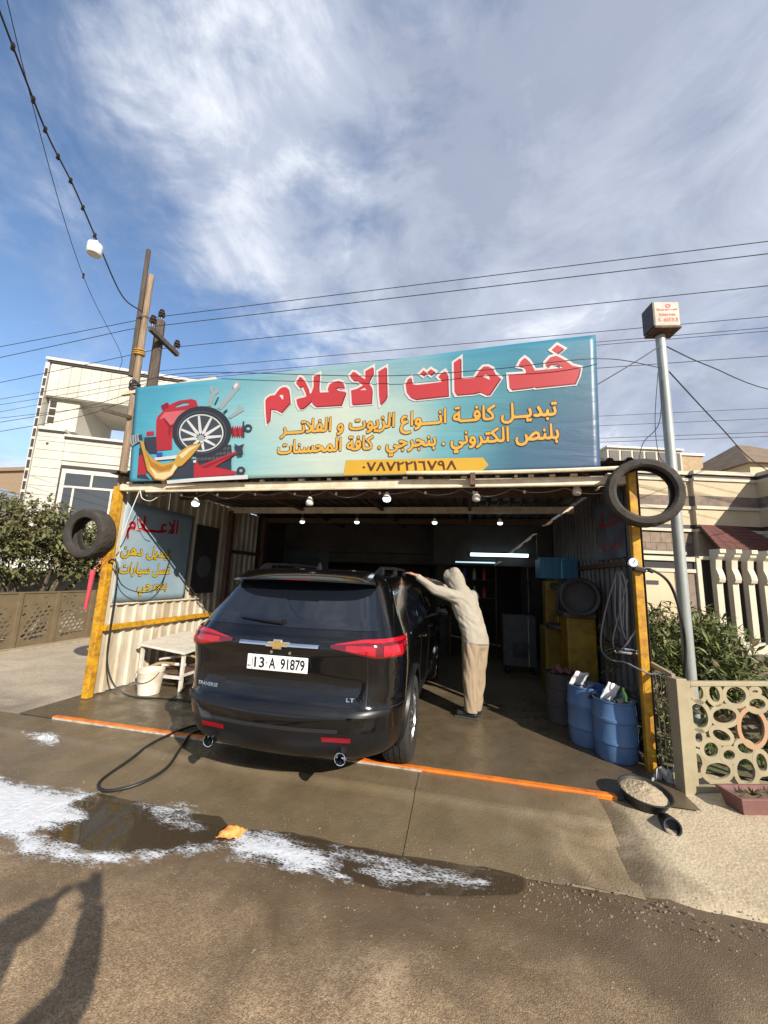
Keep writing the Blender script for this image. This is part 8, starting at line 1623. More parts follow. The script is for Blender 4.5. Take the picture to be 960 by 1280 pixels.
q = MB(); q.lathe([(0.0, 0.003), (0.20, 0.003), (0.205, 0.02), (0.20, 0.03), (0.20, 0.2), (0.206, 0.21), (0.20, 0.22), (0.20, 0.40), (0.206, 0.41), (0.20, 0.42), (0.20, 0.56), (0.205, 0.575), (0.19, 0.575), (0.19, 0.56), (0, 0.56)], (1.16, 5.55, 0), 'Z', 28, cap=False); q.build('shell', M_darkpanel, dr, smooth=30)
crumple('rag', (1.14, 5.5, 0.60), (0.24, 0.14, 0.14), mat('pink_rag', (0.16, 0.07, 0.06), 0.9), 'dull red rag lying on the dark steel drum', 'rag', (0.9, 0.1, 0.2), 21.0, None, 0.8)
crumple('rag', (1.42, 5.85, 1.40), (0.26, 0.14, 0.16), mat('blue_rag', (0.10, 0.20, 0.30), 0.9), 'blue cloth draped on the tray of the second yellow machine', 'rag', (0.7, 0.3, 0.6), 23.0, None, 0.8)
# shelf of oil bottles on the lintel at the back
bsf = thing('bottle_shelf', (-0.2, 9.3, 1.5), 'narrow shelf of oil bottles at the back beside the tube lamp', 'shelf')
for z in (1.30, 1.70):
    q = MB(); q.box(-0.40, 0.60, 9.25, 9.5, z - 0.02, z); q.build('board', M_rust, bsf)
for x in (-0.42, 0.60):
    q = MB(); q.box(x, x + 0.03, 9.25, 9.5, 0.0, 2.0); q.build('upright', M_rust, bsf)
for i in range(8):
    x, z = -0.30 + (i % 4) * 0.22, 1.30 + 0.40 * (i // 4)
    q = MB(); q.lathe([(0.0, 0), (0.045, 0.0), (0.048, 0.17), (0.018, 0.22), (0.018, 0.26), (0, 0.26)], (x, 9.34, z), 'Z', 10, cap=False)
    cn = ('yellow', 'blue', 'grey', 'red')[i % 4]
    tag(q.build('oil_bottle', mat('oil_bottle_' + cn, ((0.35, 0.25, 0.03), (0.05, 0.08, 0.25), (0.3, 0.3, 0.3), (0.3, 0.03, 0.03))[i % 4], 0.35), smooth=40), cn + ' oil bottle on the ' + ('lower', 'upper')[i // 4] + ' board of the back bottle shelf', 'bottle', 'oil bottles on the back shelf')
# shelf with cans at the back left
sf = thing('wall_shelf', (-4.5, 8.9, 0), 'dark shelf unit in the back left corner of the workshop', 'shelf')
for z in (0.5, 1.1, 1.7):
    q = MB(); q.box(-4.80, -4.35, 8.45, 9.5, z, z + 0.03); q.build('board', M_rust, sf)
for y in (8.47, 9.46):
    q = MB(); q.box(-4.42, -4.36, y - 0.02, y + 0.02, 0, 1.9); q.build('upright', M_rust, sf)

# ================================================================== wet street: puddles, foam, pebbles, litter
M_water = mat('puddle_water', (0.062, 0.045, 0.028), 0.03, spec=0.6, bump=0.03, bscale=7)
M_water.node_tree.nodes['Principled BSDF'].inputs['Alpha'].default_value = 0.62
for P in PUDDLE:
    cx_ = sum(p[0] for p in P) / len(P); cy_ = sum(p[1] for p in P) / len(P)
    sm = smoothpath([(p[0], p[1], 0) for p in P + P[:2]], 6)[:6 * len(P)]
    pts = [(p.x + 0.03 * fbm(p.x, p.y, 5), p.y + 0.03 * fbm(p.y, p.x, 5)) for p in sm]
    f = tessellate_polygon([[Vector((a, b, 0)) for a, b in pts]])
    up_ = lambda t: t if (pts[t[1]][0] - pts[t[0]][0]) * (pts[t[2]][1] - pts[t[0]][1]) - (pts[t[2]][0] - pts[t[0]][0]) * (pts[t[1]][1] - pts[t[0]][1]) > 0 else t[::-1]
    q = MB(); q.add([(x, y, -0.1185) for x, y in pts], [up_(tuple(t)) for t in f])
    struct(q.build('puddle', M_water))
# foam: thick in the middle, thinning out to a film at the edges
q = MB()
THICK = []
st = 0.011
def froth(P, lace):
    xs = [p[0] for p in P]; ys = [p[1] for p in P]
    x0_, y0_ = min(xs) - 0.16, min(ys) - 0.16
    H = {}
    for i in range(int((max(xs) - x0_ + 0.16) / st)):
        for j in range(int((max(ys) - y0_ + 0.16) / st)):
            x, y = x0_ + i * st, y0_ + j * st
            wx, wy_ = x + 0.08 * fbm(x, y, 3.5, 2), y + 0.05 * fbm(x, y, 3.5, 6)
            ins = inside((wx, wy_), P)
            if lace and not ins:
                continue
            d = edge_dist((wx, wy_), P) * (1 if ins else -1)
            if lace:
                s_ = min(0.36, d * 4)
            else:
                s_ = 0.15 + d * 4.8 + 0.28 * fbm(x * 0.8, y * 1.7, 6, 1)
            if s_ > 0.0:
                H[i, j] = min(1.0, s_)
    vid = {}
    v, f = [], []
    for (i, j), h in H.items():
        ids = []
        for a, b in ((0, 0), (1, 0), (1, 1), (0, 1)):
            k = (i + a, j + b)
            if k not in vid:
                hs = [H.get((k[0] - c_, k[1] - d_), 0) for c_ in (0, 1) for d_ in (0, 1)]
                hh = sum(hs) / 4 if min(hs) > 0 else 0.0
                xx, yy = x0_ + k[0] * st, y0_ + k[1] * st
                zz = max(street_z(xx, yy), -0.1185) if yy < 2.95 else max(apron_z(xx, yy), street_z(xx, yy))
                vid[k] = len(v)
                THICK.append(hh)
                v.append((xx, yy, zz + 0.002 + hh * 0.008 + 0.004 * hh * noise.noise(Vector((xx * 45, yy * 45, 5)))))
            ids.append(vid[k])
        f.append(tuple(ids))
    q.add(v, f)
for P in FOAM:
    froth(P, False)
for P in LACE:
    froth(P, True)
M_foam = mat('soap_foam', (0.62, 0.635, 0.66), 0.45, col2=(0.55, 0.565, 0.59), vscale=10, bump=0.12, bscale=90)
ft = M_foam.node_tree
def fnode(k, **kw):
    n = ft.nodes.new(k)
    for a, b in kw.items():
        n.inputs[a].default_value = b
    return n
fc = fnode('ShaderNodeTexCoord')
fm = fnode('ShaderNodeMapping', Scale=(0.7, 2.0, 1.0), Rotation=(0, 0, 0.35))
ft.links.new(fc.outputs['Object'], fm.inputs[0])
fn_ = fnode('ShaderNodeTexNoise', Scale=9.0, Detail=5.0, Roughness=0.52, Distortion=1.4)
ft.links.new(fm.outputs[0], fn_.inputs['Vector'])
fv = fnode('ShaderNodeTexVoronoi', Scale=42.0)
fv.feature = 'DISTANCE_TO_EDGE'
ft.links.new(fm.outputs[0], fv.inputs['Vector'])
fa = ft.nodes.new('ShaderNodeAttribute'); fa.attribute_name = 'thick'
f1 = ft.nodes.new('ShaderNodeMath'); f1.operation = 'MULTIPLY_ADD'; f1.inputs[1].default_value = 1.7; f1.inputs[2].default_value = -1.16
ft.links.new(fn_.outputs['Fac'], f1.inputs[0])
f2 = ft.nodes.new('ShaderNodeMath'); f2.operation = 'MULTIPLY_ADD'; f2.inputs[1].default_value = 1.7
ft.links.new(fa.outputs['Fac'], f2.inputs[0]); ft.links.new(f1.outputs[0], f2.inputs[2])
f3 = ft.nodes.new('ShaderNodeMath'); f3.operation = 'MULTIPLY_ADD'; f3.inputs[1].default_value = -1.6
ft.links.new(fv.outputs['Distance'], f3.inputs[0]); ft.links.new(f2.outputs[0], f3.inputs[2])
fr = fnode('ShaderNodeMapRange'); fr.inputs['From Min'].default_value = -0.12; fr.inputs['From Max'].default_value = 0.55
ft.links.new(f3.outputs[0], fr.inputs['Value']); ft.links.new(fr.outputs[0], ft.nodes['Principled BSDF'].inputs['Alpha'])
o = q.build('foam', M_foam, smooth=60)
o.data.attributes.new('thick', 'FLOAT', 'POINT').data.foreach_set('value', THICK)
tag(stuff(o), 'white soap foam spread over the wet street edge', 'foam')
# loose grit
q = MB()
for i in range(4200):
    x, y = rnd.uniform(-4.5, 3.2), rnd.choice([rnd.uniform(0.6, 3.1), rnd.gauss(2.72, 0.16), rnd.gauss(2.2, 0.3)])
    if y > 3.3 or y < 0.5:
        continue
    z = street_z(x, y) if y < 2.9 else apron_z(min(x, 1.4), y) if x < 1.4 else pave_z(x, y)
    s = rnd.uniform(0.002, 0.0048) * (1.9 if rnd.random() < 0.05 else 1)
    a = rnd.uniform(0, PI)
    c_, s__ = math.cos(a) * s, math.sin(a) * s
    q.add([(x + c_, y + s__, z), (x - s__, y + c_, z), (x - c_, y - s__, z), (x + s__, y - c_, z), (x + c_ * 0.2, y + s__ * 0.2, z + s * rnd.uniform(0.5, 0.9))], [(0, 1, 4), (1, 2, 4), (2, 3, 4), (3, 0, 4)])
for i in range(420):
    x, y = rnd.gauss(0.6, 0.9), rnd.gauss(2.82, 0.10)
    s = rnd.uniform(0.003, 0.009)
    z = max(street_z(x, y), apron_z(x, y) if x < 1.0 else pave_z(x, y)) - 0.001
    pts = [(x + s * math.cos(t) * rnd.uniform(0.7, 1.2), y + s * math.sin(t) * rnd.uniform(0.7, 1.2), z) for t in (0.2, 1.4, 2.7, 3.9, 5.2)]
    q.add(pts + [(p[0] * 0.6 + x * 0.4, p[1] * 0.6 + y * 0.4, z + s * rnd.uniform(0.5, 0.8)) for p in pts], [(0, 1, 6, 5), (1, 2, 7, 6), (2, 3, 8, 7), (3, 4, 9, 8), (4, 0, 5, 9), (5, 6, 7, 8, 9)])
o = q.build('grit', mat('pale_grit', (0.27, 0.205, 0.14), 0.9, col2=(0.15, 0.11, 0.075), vscale=3))
tag(stuff(o), 'loose grit scattered over the street', 'grit')
# orange packet
pk = thing('orange_packet', (-1.61, 2.73, -0.12), 'crumpled orange snack packet lying in the foam', 'packet')
q = MB()
q.grid(lambda a, b: (-1.685 + 0.15 * a + 0.02 * b, 2.68 + 0.11 * b + 0.02 * a, -0.105 + 0.045 * math.sin(PI * a) * math.sin(PI * b) + 0.02 * noise.noise(Vector((a * 4, b * 4, 2)))), span(0, 1, 12), span(0, 1, 10))
o = q.build('wrapper', mat('orange_foil', (0.72, 0.17, 0.02), 0.4, col2=(0.70, 0.38, 0.12), vscale=22), pk, smooth=25)
o.modifiers.new('thickness', 'SOLIDIFY').thickness = 0.003

# ================================================================== house on the left
M_wallwhite = mat('white_render', (0.54, 0.515, 0.45), 0.8, col2=(0.45, 0.42, 0.355), vscale=1.2, streak=(1, 1, 0.3))
M_trimdark = mat('dark_trim', (0.045, 0.035, 0.032), 0.5)
M_winglass = mat('window_glass', (0.05, 0.055, 0.06), 0.06, spec=0.8)
M_frame = mat('white_frame', (0.54, 0.51, 0.44), 0.5)
KH = 1.15
def zk(z):
    return 1.68 + (z - 1.68) * KH
LHT = Matrix.Translation((-13.88 * KH, 9.41 * KH, 0)) @ Matrix.Rotation(math.radians(27.88), 4, 'Z')
lh = thing('white_house', (-13.88 * KH, 9.41 * KH, 0), 'white modern house with a framed roof terrace behind the tree on the left', 'house')
def lbox(name, mm, parent, u0, u1, y0, y1, z0, z1, bevel=0.0):
    q = MB(); q.box(u0 * KH, u1 * KH, y0, y1, z0, z1)
    return q.build(name, mm, parent, T=LHT, bevel=bevel)
wall = lbox('wall', M_wallwhite, lh, 0.05, 5.5, 0.06, 7.0, -0.2, zk(5.84))
zb = 3.0
while zk(zb) < zk(5.80):
    for (a, b) in ((0.09, 0.86), (0.0, 0.0)):
        if b > a:
            lbox('board', M_wallwhite, wall, a, b, 0.015, 0.062, zk(zb), zk(zb + 0.285))
    if zb > 4.95:
        lbox('board', M_wallwhite, wall, 0.87, 5.4, 0.015, 0.062, zk(zb), zk(zb + 0.285))
    zb += 0.30
lbox('coping', M_frame, lh, 0.10, 0.84, -0.08, 7.0, zk(6.06), zk(6.16))
lbox('coping_line', M_trimdark, lh, 0.10, 0.84, -0.05, 7.0, zk(6.0), zk(6.057))
lbox('parapet', M_wallwhite, lh, 0.08, 0.84, 0.0, 7.0, zk(5.842), zk(5.998))
lbox('coping', M_frame, lh, 0.845, 5.5, -0.08, 7.0, zk(5.90), zk(5.98))
lbox('coping_line', M_trimdark, lh, 0.845, 5.5, -0.05, 7.0, zk(5.842), zk(5.897))
# terrace frame: pier, deep fascia with panel joints
lbox('pier', M_wallwhite, lh, 0.12, 1.0, 0.25, 3.4, zk(6.162), zk(7.24))
fas = lbox('fascia', M_wallwhite, lh, 0.07, 5.5, 0.05, 3.4, zk(7.245), zk(8.42))
for i in range(18):
    lbox('panel', M_wallwhite, fas, 0.09 + i * 0.298, 0.09 + i * 0.298 + 0.287, 0.012, 0.052, zk(7.27), zk(8.40))
lbox('roof_edge', M_trimdark, lh, 0.0, 5.5, -0.03, 3.4, zk(8.425), zk(8.50))
lbox('roof_cap', M_frame, lh, -0.06, 5.5, -0.08, 3.4, zk(8.503), zk(8.60))
for i in range(3):
    lbox('pier_opening', M_trimdark, lh, 0.16 + 0.00 * i, 0.34, 0.235, 0.252, zk(6.38 + i * 0.28), zk(6.60 + i * 0.28))
# corner fin: white strip set with dark blocks
fin = lbox('corner_fin', M_frame, lh, -0.07, 0.045, -0.02, 0.4, -0.2, zk(8.42))
z = 2.6
while z < 8.2:
    lbox('dark_block', M_trimdark, fin, -0.045, 0.03, -0.035, -0.018, zk(z), zk(z + 0.27))
    z += 0.355
# window with mullions
w = lbox('window', M_trimdark, lh, 0.90, 3.4, -0.05, 0.03, zk(3.2), zk(4.93))
lbox('frame', M_frame, w, 0.96, 1.08, -0.09, -0.052, zk(3.2), zk(4.80)); lbox('frame', M_frame, w, 1.08, 3.4, -0.09, -0.052, zk(4.66), zk(4.80)); lbox('frame', M_frame, w, 1.08, 3.4, -0.085, -0.052, zk(4.18), zk(4.25))
for u in (1.33, 1.80, 2.42):
    lbox('mullion', M_frame, w, u, u + 0.06, -0.085, -0.052, zk(3.2) if u != 1.80 else zk(4.25), zk(4.18) if u != 1.80 else zk(4.66))
for a, b, c_, d_ in ((1.08, 1.33, 3.2, 4.18), (1.39, 2.42, 3.2, 4.18), (1.08, 1.80, 4.25, 4.66), (1.86, 3.4, 4.25, 4.66)):
    lbox('pane', M_winglass, w, a, b, -0.068, -0.055, zk(c_), zk(d_))
lbox('wall_lamp', M_trimdark, lh, 0.36, 0.42, -0.02, 0.014, zk(5.58), zk(5.64))

# low buildings far left
fb = thing('tan_building', (-36, 25, 0), 'far tan flat-roofed building at the left edge', 'building')
q = MB(); q.box(-44, -33.8, 24, 32, 0, 9.2); q.build('wall', mat('tan_render', (0.34, 0.24, 0.15), 0.9, var=0.2), fb)
q = MB(); q.box(-44.2, -33.6, 23.8, 32.2, 9.2, 9.5); q.build('coping', mat('tan_coping', (0.28, 0.20, 0.13), 0.9), fb)
gs = thing('tin_roof_shed', (-30, 18, 0), 'grey sloped tin roof at the left edge below the tan building', 'shed')
q = MB(); q.add([(-34, 15.5, 7.3), (-21.5, 15.5, 4.0), (-21.5, 20, 4.0), (-34, 20, 7.3), (-34, 15.5, 7.4), (-21.5, 15.5, 4.1), (-21.5, 20, 4.1), (-34, 20, 7.4)], [(0, 1, 2, 3), (7, 6, 5, 4), (0, 4, 5, 1), (1, 5, 6, 2), (2, 6, 7, 3), (3, 7, 4, 0)])
q.build('roof', mat('grey_tin_roof', (0.22, 0.24, 0.26), 0.5, var=0.3, vscale=1.0), gs)
q = MB(); q.add([(-33.8, 15.7, 0), (-21.8, 15.7, 0), (-21.8, 15.7, 4.0), (-33.8, 15.7, 7.2)], [(0, 1, 2, 3)]); q.build('gable_wall', mat('grey_wall', (0.25, 0.25, 0.24), 0.9), gs)
for i in range(6):
    x = -33 + i * 2.1; z = 7.3 - (x + 34) / 12.5 * 3.3
    q = MB(); q.beam((x, 15.45, z + 0.12), (x, 20, z + 0.12), 0.08, 0.06); q.build('roof_rib', mat('grey_tin_rib', (0.30, 0.32, 0.34), 0.5), gs)

# ================================================================== pierced metal fence on the left
M_fence = mat('brown_fence_paint', (0.165, 0.122, 0.070), 0.55, col2=(0.125, 0.092, 0.052), vscale=5)
fl = thing('pierced_fence', (-8.8, 6.5, 0), 'brown pierced metal fence below the green tree on the left', 'fence')
FX = -8.8
r2 = random.Random(5)
ys = [4.70, 5.46, 6.28, 7.03, 7.84, 8.6, 9.35]
for i in range(6):
    y0, y1 = ys[i] + 0.045, ys[i + 1] - 0.045
    loops = [[(y0, 0.03), (y1, 0.03), (y1, 1.08), (y0, 1.08)]]
    # diagonal pattern of lozenge holes, larger towards the bottom
    for r_ in range(9):
        for c_ in range(7):
            hy = y0 + 0.075 + (c_ + 0.5 * (r_ % 2)) * 0.104
            hz = 0.15 + r_ * 0.084 + (hy - y0) * 0.10
            s = 0.062 * (1.0 - 0.055 * r_) * r2.uniform(0.65, 1.05)
            if hy + s > y1 - 0.03 or hz + s > 0.93 or hy - s < y0 + 0.03 or r2.random() < 0.05 + 0.04 * r_:
                continue
            loops.append([(hy - s, hz - s * 0.2), (hy - s * 0.2, hz - s * 0.8), (hy + s, hz + s * 0.15), (hy + s * 0.25, hz + s * 0.8)])
    for c_ in range(5):
        hy = y0 + 0.1 + c_ * 0.12
        if r2.random() < 0.6 and hy < y1 - 0.08:
            loops.append([(hy - 0.035, 0.985), (hy + 0.03, 0.98), (hy + 0.035, 1.0), (hy - 0.03, 1.005)])
    v, f = polymesh(loops, 0.002)
    q = MB(); q.add([(FX + d, a, b) for a, b, d in v], f); q.build('pierced_panel', M_fence, fl)
for y in ys:
    q = MB(); q.box(FX - 0.03, FX + 0.03, y - 0.044, y + 0.044, -0.05, 1.115); q.build('fence_post', M_fence, fl, bevel=0.005)
for i in range(6):
    q = MB(); q.box(FX - 0.02, FX + 0.02, ys[i] + 0.044, ys[i + 1] - 0.044, 1.083, 1.115); q.build('top_rail', M_fence, fl)
q = MB(); q.box(-8.95, -8.55, 4.4, 9.6, -0.2, 0.028)
kb = tag(q.build('garden_kerb', mat('kerb_concrete', (0.34, 0.28, 0.20), 0.9, col2=(0.24, 0.19, 0.13), vscale=8, bump=0.4), bevel=0.015), 'pale concrete kerb under the brown pierced fence', 'kerb')
gw = thing('garden_wall', (-11, 8.3, 0), 'grey garden wall with a white scroll ornament glimpsed behind the brown fence', 'wall')
q = MB(); q.box(-11.1, -10.95, 7.3, 11, 0, 1.45); q.build('wall_face', mat('grey_block', (0.30, 0.29, 0.26), 0.9, var=0.35, vscale=5, bump=0.3), gw)
q = MB(); q.box(-11.13, -10.92, 7.3, 11, 1.45, 1.52); q.build('coping', M_frame, gw)
for i in range(7):
    y = 7.9 + i * 0.22
    q = MB(); q.tube(smoothpath([(-10.93, y, 1.52), (-10.93, y + 0.05, 1.66), (-10.93, y + 0.14, 1.68), (-10.93, y + 0.15, 1.58), (-10.93, y + 0.22, 1.56)], 4), 0.022, 6)
    q.build('scroll', M_frame, gw, smooth=60)

# ================================================================== ring-patterned gate panel on the right
M_beige = mat('beige_gate_paint', (0.33, 0.28, 0.18), 0.5, col2=(0.27, 0.225, 0.14), vscale=6)
M_oring = mat('orange_ring_paint', (0.36, 0.215, 0.125), 0.55)
GT = Matrix.Translation((1.78, 4.07, 0)) @ Matrix.Rotation(math.radians(20), 4, 'Z')
gt = thing('ring_fence', (1.78, 4.07, 0), 'beige metal fence panel filled with welded oval rings at the right edge', 'fence')
def gbox(name, mm, x0, x1, y0, y1, z0, z1, parent=gt, bevel=0.005):
    q = MB(); q.box(x0, x1, y0, y1, z0, z1); return q.build(name, mm, parent, T=GT, bevel=bevel)
gbox('gate_post', M_beige, -0.03, 0.075, -0.04, 0.06, -0.04, 0.90)
gbox('frame_stile', M_beige, 0.082, 0.125, -0.02, 0.025, -0.01, 0.875)
gbox('frame_rail', M_beige, 0.125, 2.7, -0.02, 0.025, 0.835, 0.875)
gbox('frame_rail', M_beige, 0.125, 2.7, -0.02, 0.025, -0.01, 0.035)
rings = list(RINGS)
r3 = random.Random(3)
# carry the pattern on past the picture edge
tries = 0
while tries < 900:
    tries += 1
    a, b = r3.uniform(0.95, 2.6), r3.uniform(0.10, 0.77)
    rx, rz = r3.uniform(0.06, 0.13), r3.uniform(0.05, 0.12)
    if all(((a - c[0]) / (rx + c[2])) ** 2 + ((b - c[1]) / (rz + c[3])) ** 2 > 0.92 for c in rings) and b - rz > 0.02 and b + rz < 0.85:
        rings.append((a, b, rx, rz, 0))
def ellipse(cx_, cz_, rx, rz, an, n=28):
    an = math.radians(an)
    return [(cx_ + rx * math.cos(t) * math.cos(an) + rz * math.sin(t) * math.sin(an), cz_ - rx * math.cos(t) * math.sin(an) + rz * math.sin(t) * math.cos(an)) for t in [2 * PI * k / n for k in range(n)]]
for i, (a, b, rx, rz, an) in enumerate(rings):
    t_ = 0.040
    ax_, bz_ = rx * 1.06 + 0.010, rz * 1.06 + 0.010
    v, f = polymesh([ellipse(a, b, ax_, bz_, an), ellipse(a, b, max(0.015, ax_ - t_), max(0.012, bz_ - t_), an)], 0.009 + 0.0007 * (i % 4))
    q = MB(); q.add([(x, d, z_) for x, z_, d in v], f)
    o = q.build('ring', M_oring if i == 6 else M_beige, gt, T=GT)
    if i == 6:
        o['label'] = 'large oval ring with faded orange paint'
sfn = thing('side_fence', (1.74, 4.45, 0), 'short beige mesh fence between the yellow post and the ring fence', 'fence')
q = MB(); q.beam((1.72, 4.9, 0.98), (1.78, 4.10, 0.905), 0.03, 0.04); q.build('top_rail', M_beige, sfn)
M_wire = mat('galvanised_wire', (0.25, 0.25, 0.24), 0.5, metal=0.5)
for i in range(9):
    y = 4.14 + i * 0.085
    q = MB(); q.tube([(1.775 - 0.006 * i, y, 0.0), (1.775 - 0.006 * i, y, 0.90 + 0.008 * i)], 0.003, 4); q.build('wire', M_wire, sfn)
for z in (0.2, 0.4, 0.6, 0.8):
    q = MB(); q.tube([(1.78, 4.11, z), (1.73, 4.85, z + 0.03)], 0.003, 4); q.build('wire', M_wire, sfn)
pb = thing('planter_box', (2.22, 3.98, -0.02), 'long pink plastic planter in front of the ring fence', 'planter')
PT = Matrix.Translation((2.30, 3.97, -0.012)) @ Matrix.Rotation(math.radians(16), 4, 'Z')
q = MB()
q.add([(-0.27, -0.075, 0), (0.33, -0.075, 0), (0.33, 0.075, 0), (-0.27, 0.075, 0), (-0.30, -0.10, 0.125), (0.36, -0.10, 0.125), (0.36, 0.10, 0.125), (-0.30, 0.10, 0.125)], [(3, 2, 1, 0), (0, 1, 5, 4), (1, 2, 6, 5), (2, 3, 7, 6), (3, 0, 4, 7)])
M_pink = mat('pink_plastic', (0.20, 0.095, 0.085), 0.6, col2=(0.15, 0.07, 0.065), vscale=8)
o = q.build('trough', M_pink, pb, T=PT); o.modifiers.new('t', 'SOLIDIFY').thickness = 0.008
q = MB(); q.box(-0.312, 0.372, -0.112, -0.096, 0.112, 0.130); q.box(-0.312, 0.372, 0.096, 0.112, 0.112, 0.130); q.box(-0.312, -0.296, -0.096, 0.096, 0.112, 0.130); q.box(0.356, 0.372, -0.096, 0.096, 0.112, 0.130); q.build('rim', M_pink, pb, T=PT)
q = MB(); q.grid(lambda a, b: PT @ Vector((a, b, 0.095 + 0.02 * noise.noise(Vector((a * 20, b * 20, 1))))), span(-0.285, 0.345, 30), span(-0.09, 0.09, 10)); q.build('soil', mat('planter_soil', (0.12, 0.085, 0.05), 0.95, bump=0.6), pb)

# ================================================================== garden wall with scroll balusters, right
RBT = Matrix.Translation((3.99, 8.0, 0)) @ Matrix.Rotation(math.radians(14), 4, 'Z')
M_ivory = mat('ivory_render', (0.55, 0.50, 0.385), 0.7, col2=(0.46, 0.41, 0.31), vscale=2.0)
M_sand = mat('sand_render', (0.53, 0.435, 0.285), 0.8, col2=(0.46, 0.37, 0.24), vscale=1.5)
M_stone = mat('brown_stone', (0.22, 0.165, 0.125), 0.8, col2=(0.14, 0.105, 0.085), vscale=4, bump=0.4)
M_blackpanel = mat('black_panel', (0.020, 0.016, 0.016), 0.45)
bw = thing('baluster_wall', (3.99, 8.0, 0), 'ivory street wall with scroll-topped balusters before black panels on the right', 'wall')
def rb(name, mm, u0, u1, y0, y1, z0, z1, parent=bw, bevel=0.0):
    q = MB(); q.box(u0, u1, y0, y1, z0, z1); return q.build(name, mm, parent, T=RBT, bevel=bevel)
rb('base_wall', M_ivory, 0.0, 6.0, 0.0, 0.25, 0, 0.80)
rb('back_panel', M_blackpanel, 0.07, 6.0, 0.10, 0.14, 0.80, 2.20)
rb('top_rail', M_ivory, 0.07, 6.0, 0.02, 0.20, 2.20, 2.26, bevel=0.01)
rb('end_post', M_ivory, -0.02, 0.068, -0.02, 0.22, 0, 2.22, bevel=0.01)
rb('wall_panel', M_sand, -1.9, -0.42, 0.02, 0.2, 0, 1.955)
rb('stone_panel', M_stone, -0.418, -0.022, 0.03, 0.2, 0, 1.955)
rb('white_band', M_ivory, -1.9, -0.022, 0.0, 0.21, 1.957, 2.02)
rb('dark_band', M_blackpanel, -1.9, -0.022, 0.04, 0.2, 2.022, 2.155)
rb('white_band', M_ivory, -1.9, -0.022, 0.0, 0.21, 2.157, 2.235)
rb('dark_band', M_blackpanel, -1.9, -0.20, 0.04, 0.2, 2.237, 2.27)
rb('white_band', M_ivory, -1.9, -0.17, 0.0, 0.21, 2.272, 2.325)
rb('house_number', M_trimdark, -0.93, -0.72, 0.008, 0.02, 1.73, 1.80)
sp_ = [(-0.11, 2.38), (0.03, 2.38), (0.03, 2.30), (0.015, 2.30), (0.015, 2.24), (-0.005, 2.20), (-0.015, 2.05), (-0.055, 1.93), (-0.065, 1.86), (-0.05, 1.80), (0.0, 1.80), (0.0, 0.80), (0.07, 0.80), (0.07, 2.24), (0.05, 2.30), (-0.11, 2.30)]
side = [(-0.20, 2.385), (-0.20, 2.315), (-0.165, 2.31), (-0.16, 2.255), (-0.10, 2.20), (-0.085, 2.05), (-0.13, 1.93), (-0.14, 1.86), (-0.12, 1.805), (-0.07, 1.795), (-0.06, 0.80), (0.02, 0.80), (0.02, 2.385)]
v, f = polymesh([side], 0.055)
bal_me = None
for i in range(18):
    u = 0.32 + i * 0.287
    if bal_me is None:
        q = MB(); q.add([(d, y, z) for y, z, d in v], f)
        o = q.build('baluster', M_ivory, bw, bevel=0.006, T=None, fix=True); bal_me = o
        o.matrix_parent_inverse = base_of(bw).inverted()
        o.matrix_basis = RBT @ Matrix.Translation((u, 0.0, 0))
    else:
        o = bal_me.copy(); COL.objects.link(o); o.matrix_basis = RBT @ Matrix.Translation((u, 0.0, 0))

# ================================================================== house on the right
RHT = Matrix.Translation((5.3, 11.0, 0)) @ Matrix.Rotation(math.radians(14), 4, 'Z')
rh = thing('sand_house', (5.3, 11, 0), 'sand-coloured house with dark stone bands and stepped parapet on the right', 'house')
def rhb(name, mm, u0, u1, y0, y1, z0, z1, parent=rh, bevel=0.0):
    q = MB(); q.box(u0, u1, y0, y1, z0, z1); return q.build(name, mm, parent, T=RHT, bevel=bevel)
def bands(u0, u1, y0, y1, upto=99):
    for n_, mm, a, b, pr in (('coping', M_ivory, 4.575, 4.67, 0.05), ('dark_band', M_trimdark, 4.485, 4.573, 0.0), ('white_band', M_ivory, 4.41, 4.483, 0.04), ('wall_band', M_sand, 4.02, 4.408, 0.0), ('stone_band', M_stone, 3.752, 4.018, 0.012), ('white_band', M_ivory, 3.67, 3.75, 0.04), ('wall_band', M_sand, 3.27, 3.668, 0.0), ('dark_band', M_trimdark, 3.165, 3.268, -0.01), ('white_band', M_ivory, 3.09, 3.163, 0.04)):
        rhb(n_, mm, u0, u1, y0 - pr, y1, a, b)
bands(-2.2, 0.32, 0.12, 5.0)
bands(0.322, 1.97, 0.0, 5.0)
st_w = rhb('stone_wall', M_stone, -2.2, 0.32, 0.16, 5.0, 0, 3.088)
M_tile = [mat('stone_tile_%d' % i, c_, 0.8, col2=tuple(x * 0.75 for x in c_), vscale=7, bump=0.4) for i, c_ in enumerate(((0.24, 0.18, 0.135), (0.20, 0.15, 0.12), (0.27, 0.20, 0.14)))]
for r_ in range(5):
    for c_ in range(9):
        u = -2.15 + (c_ + 0.5 * (r_ % 2)) * 0.27
        if u + 0.26 < 0.31:
            rhb('tile', M_tile[(r_ * 2 + c_ * 3) % 3], u, u + 0.262, 0.135, 0.162, 1.75 + r_ * 0.262, 1.75 + r_ * 0.262 + 0.254, st_w)
rhb('wall', M_sand, 0.322, 1.97, 0.02, 5.0, 0, 3.088)
# wing on the right, coming forward
bands(1.972, 5.5, -2.2, 5.0)
rhb('wall', M_sand, 1.972, 5.5, -2.18, 5.0, 0, 3.088)
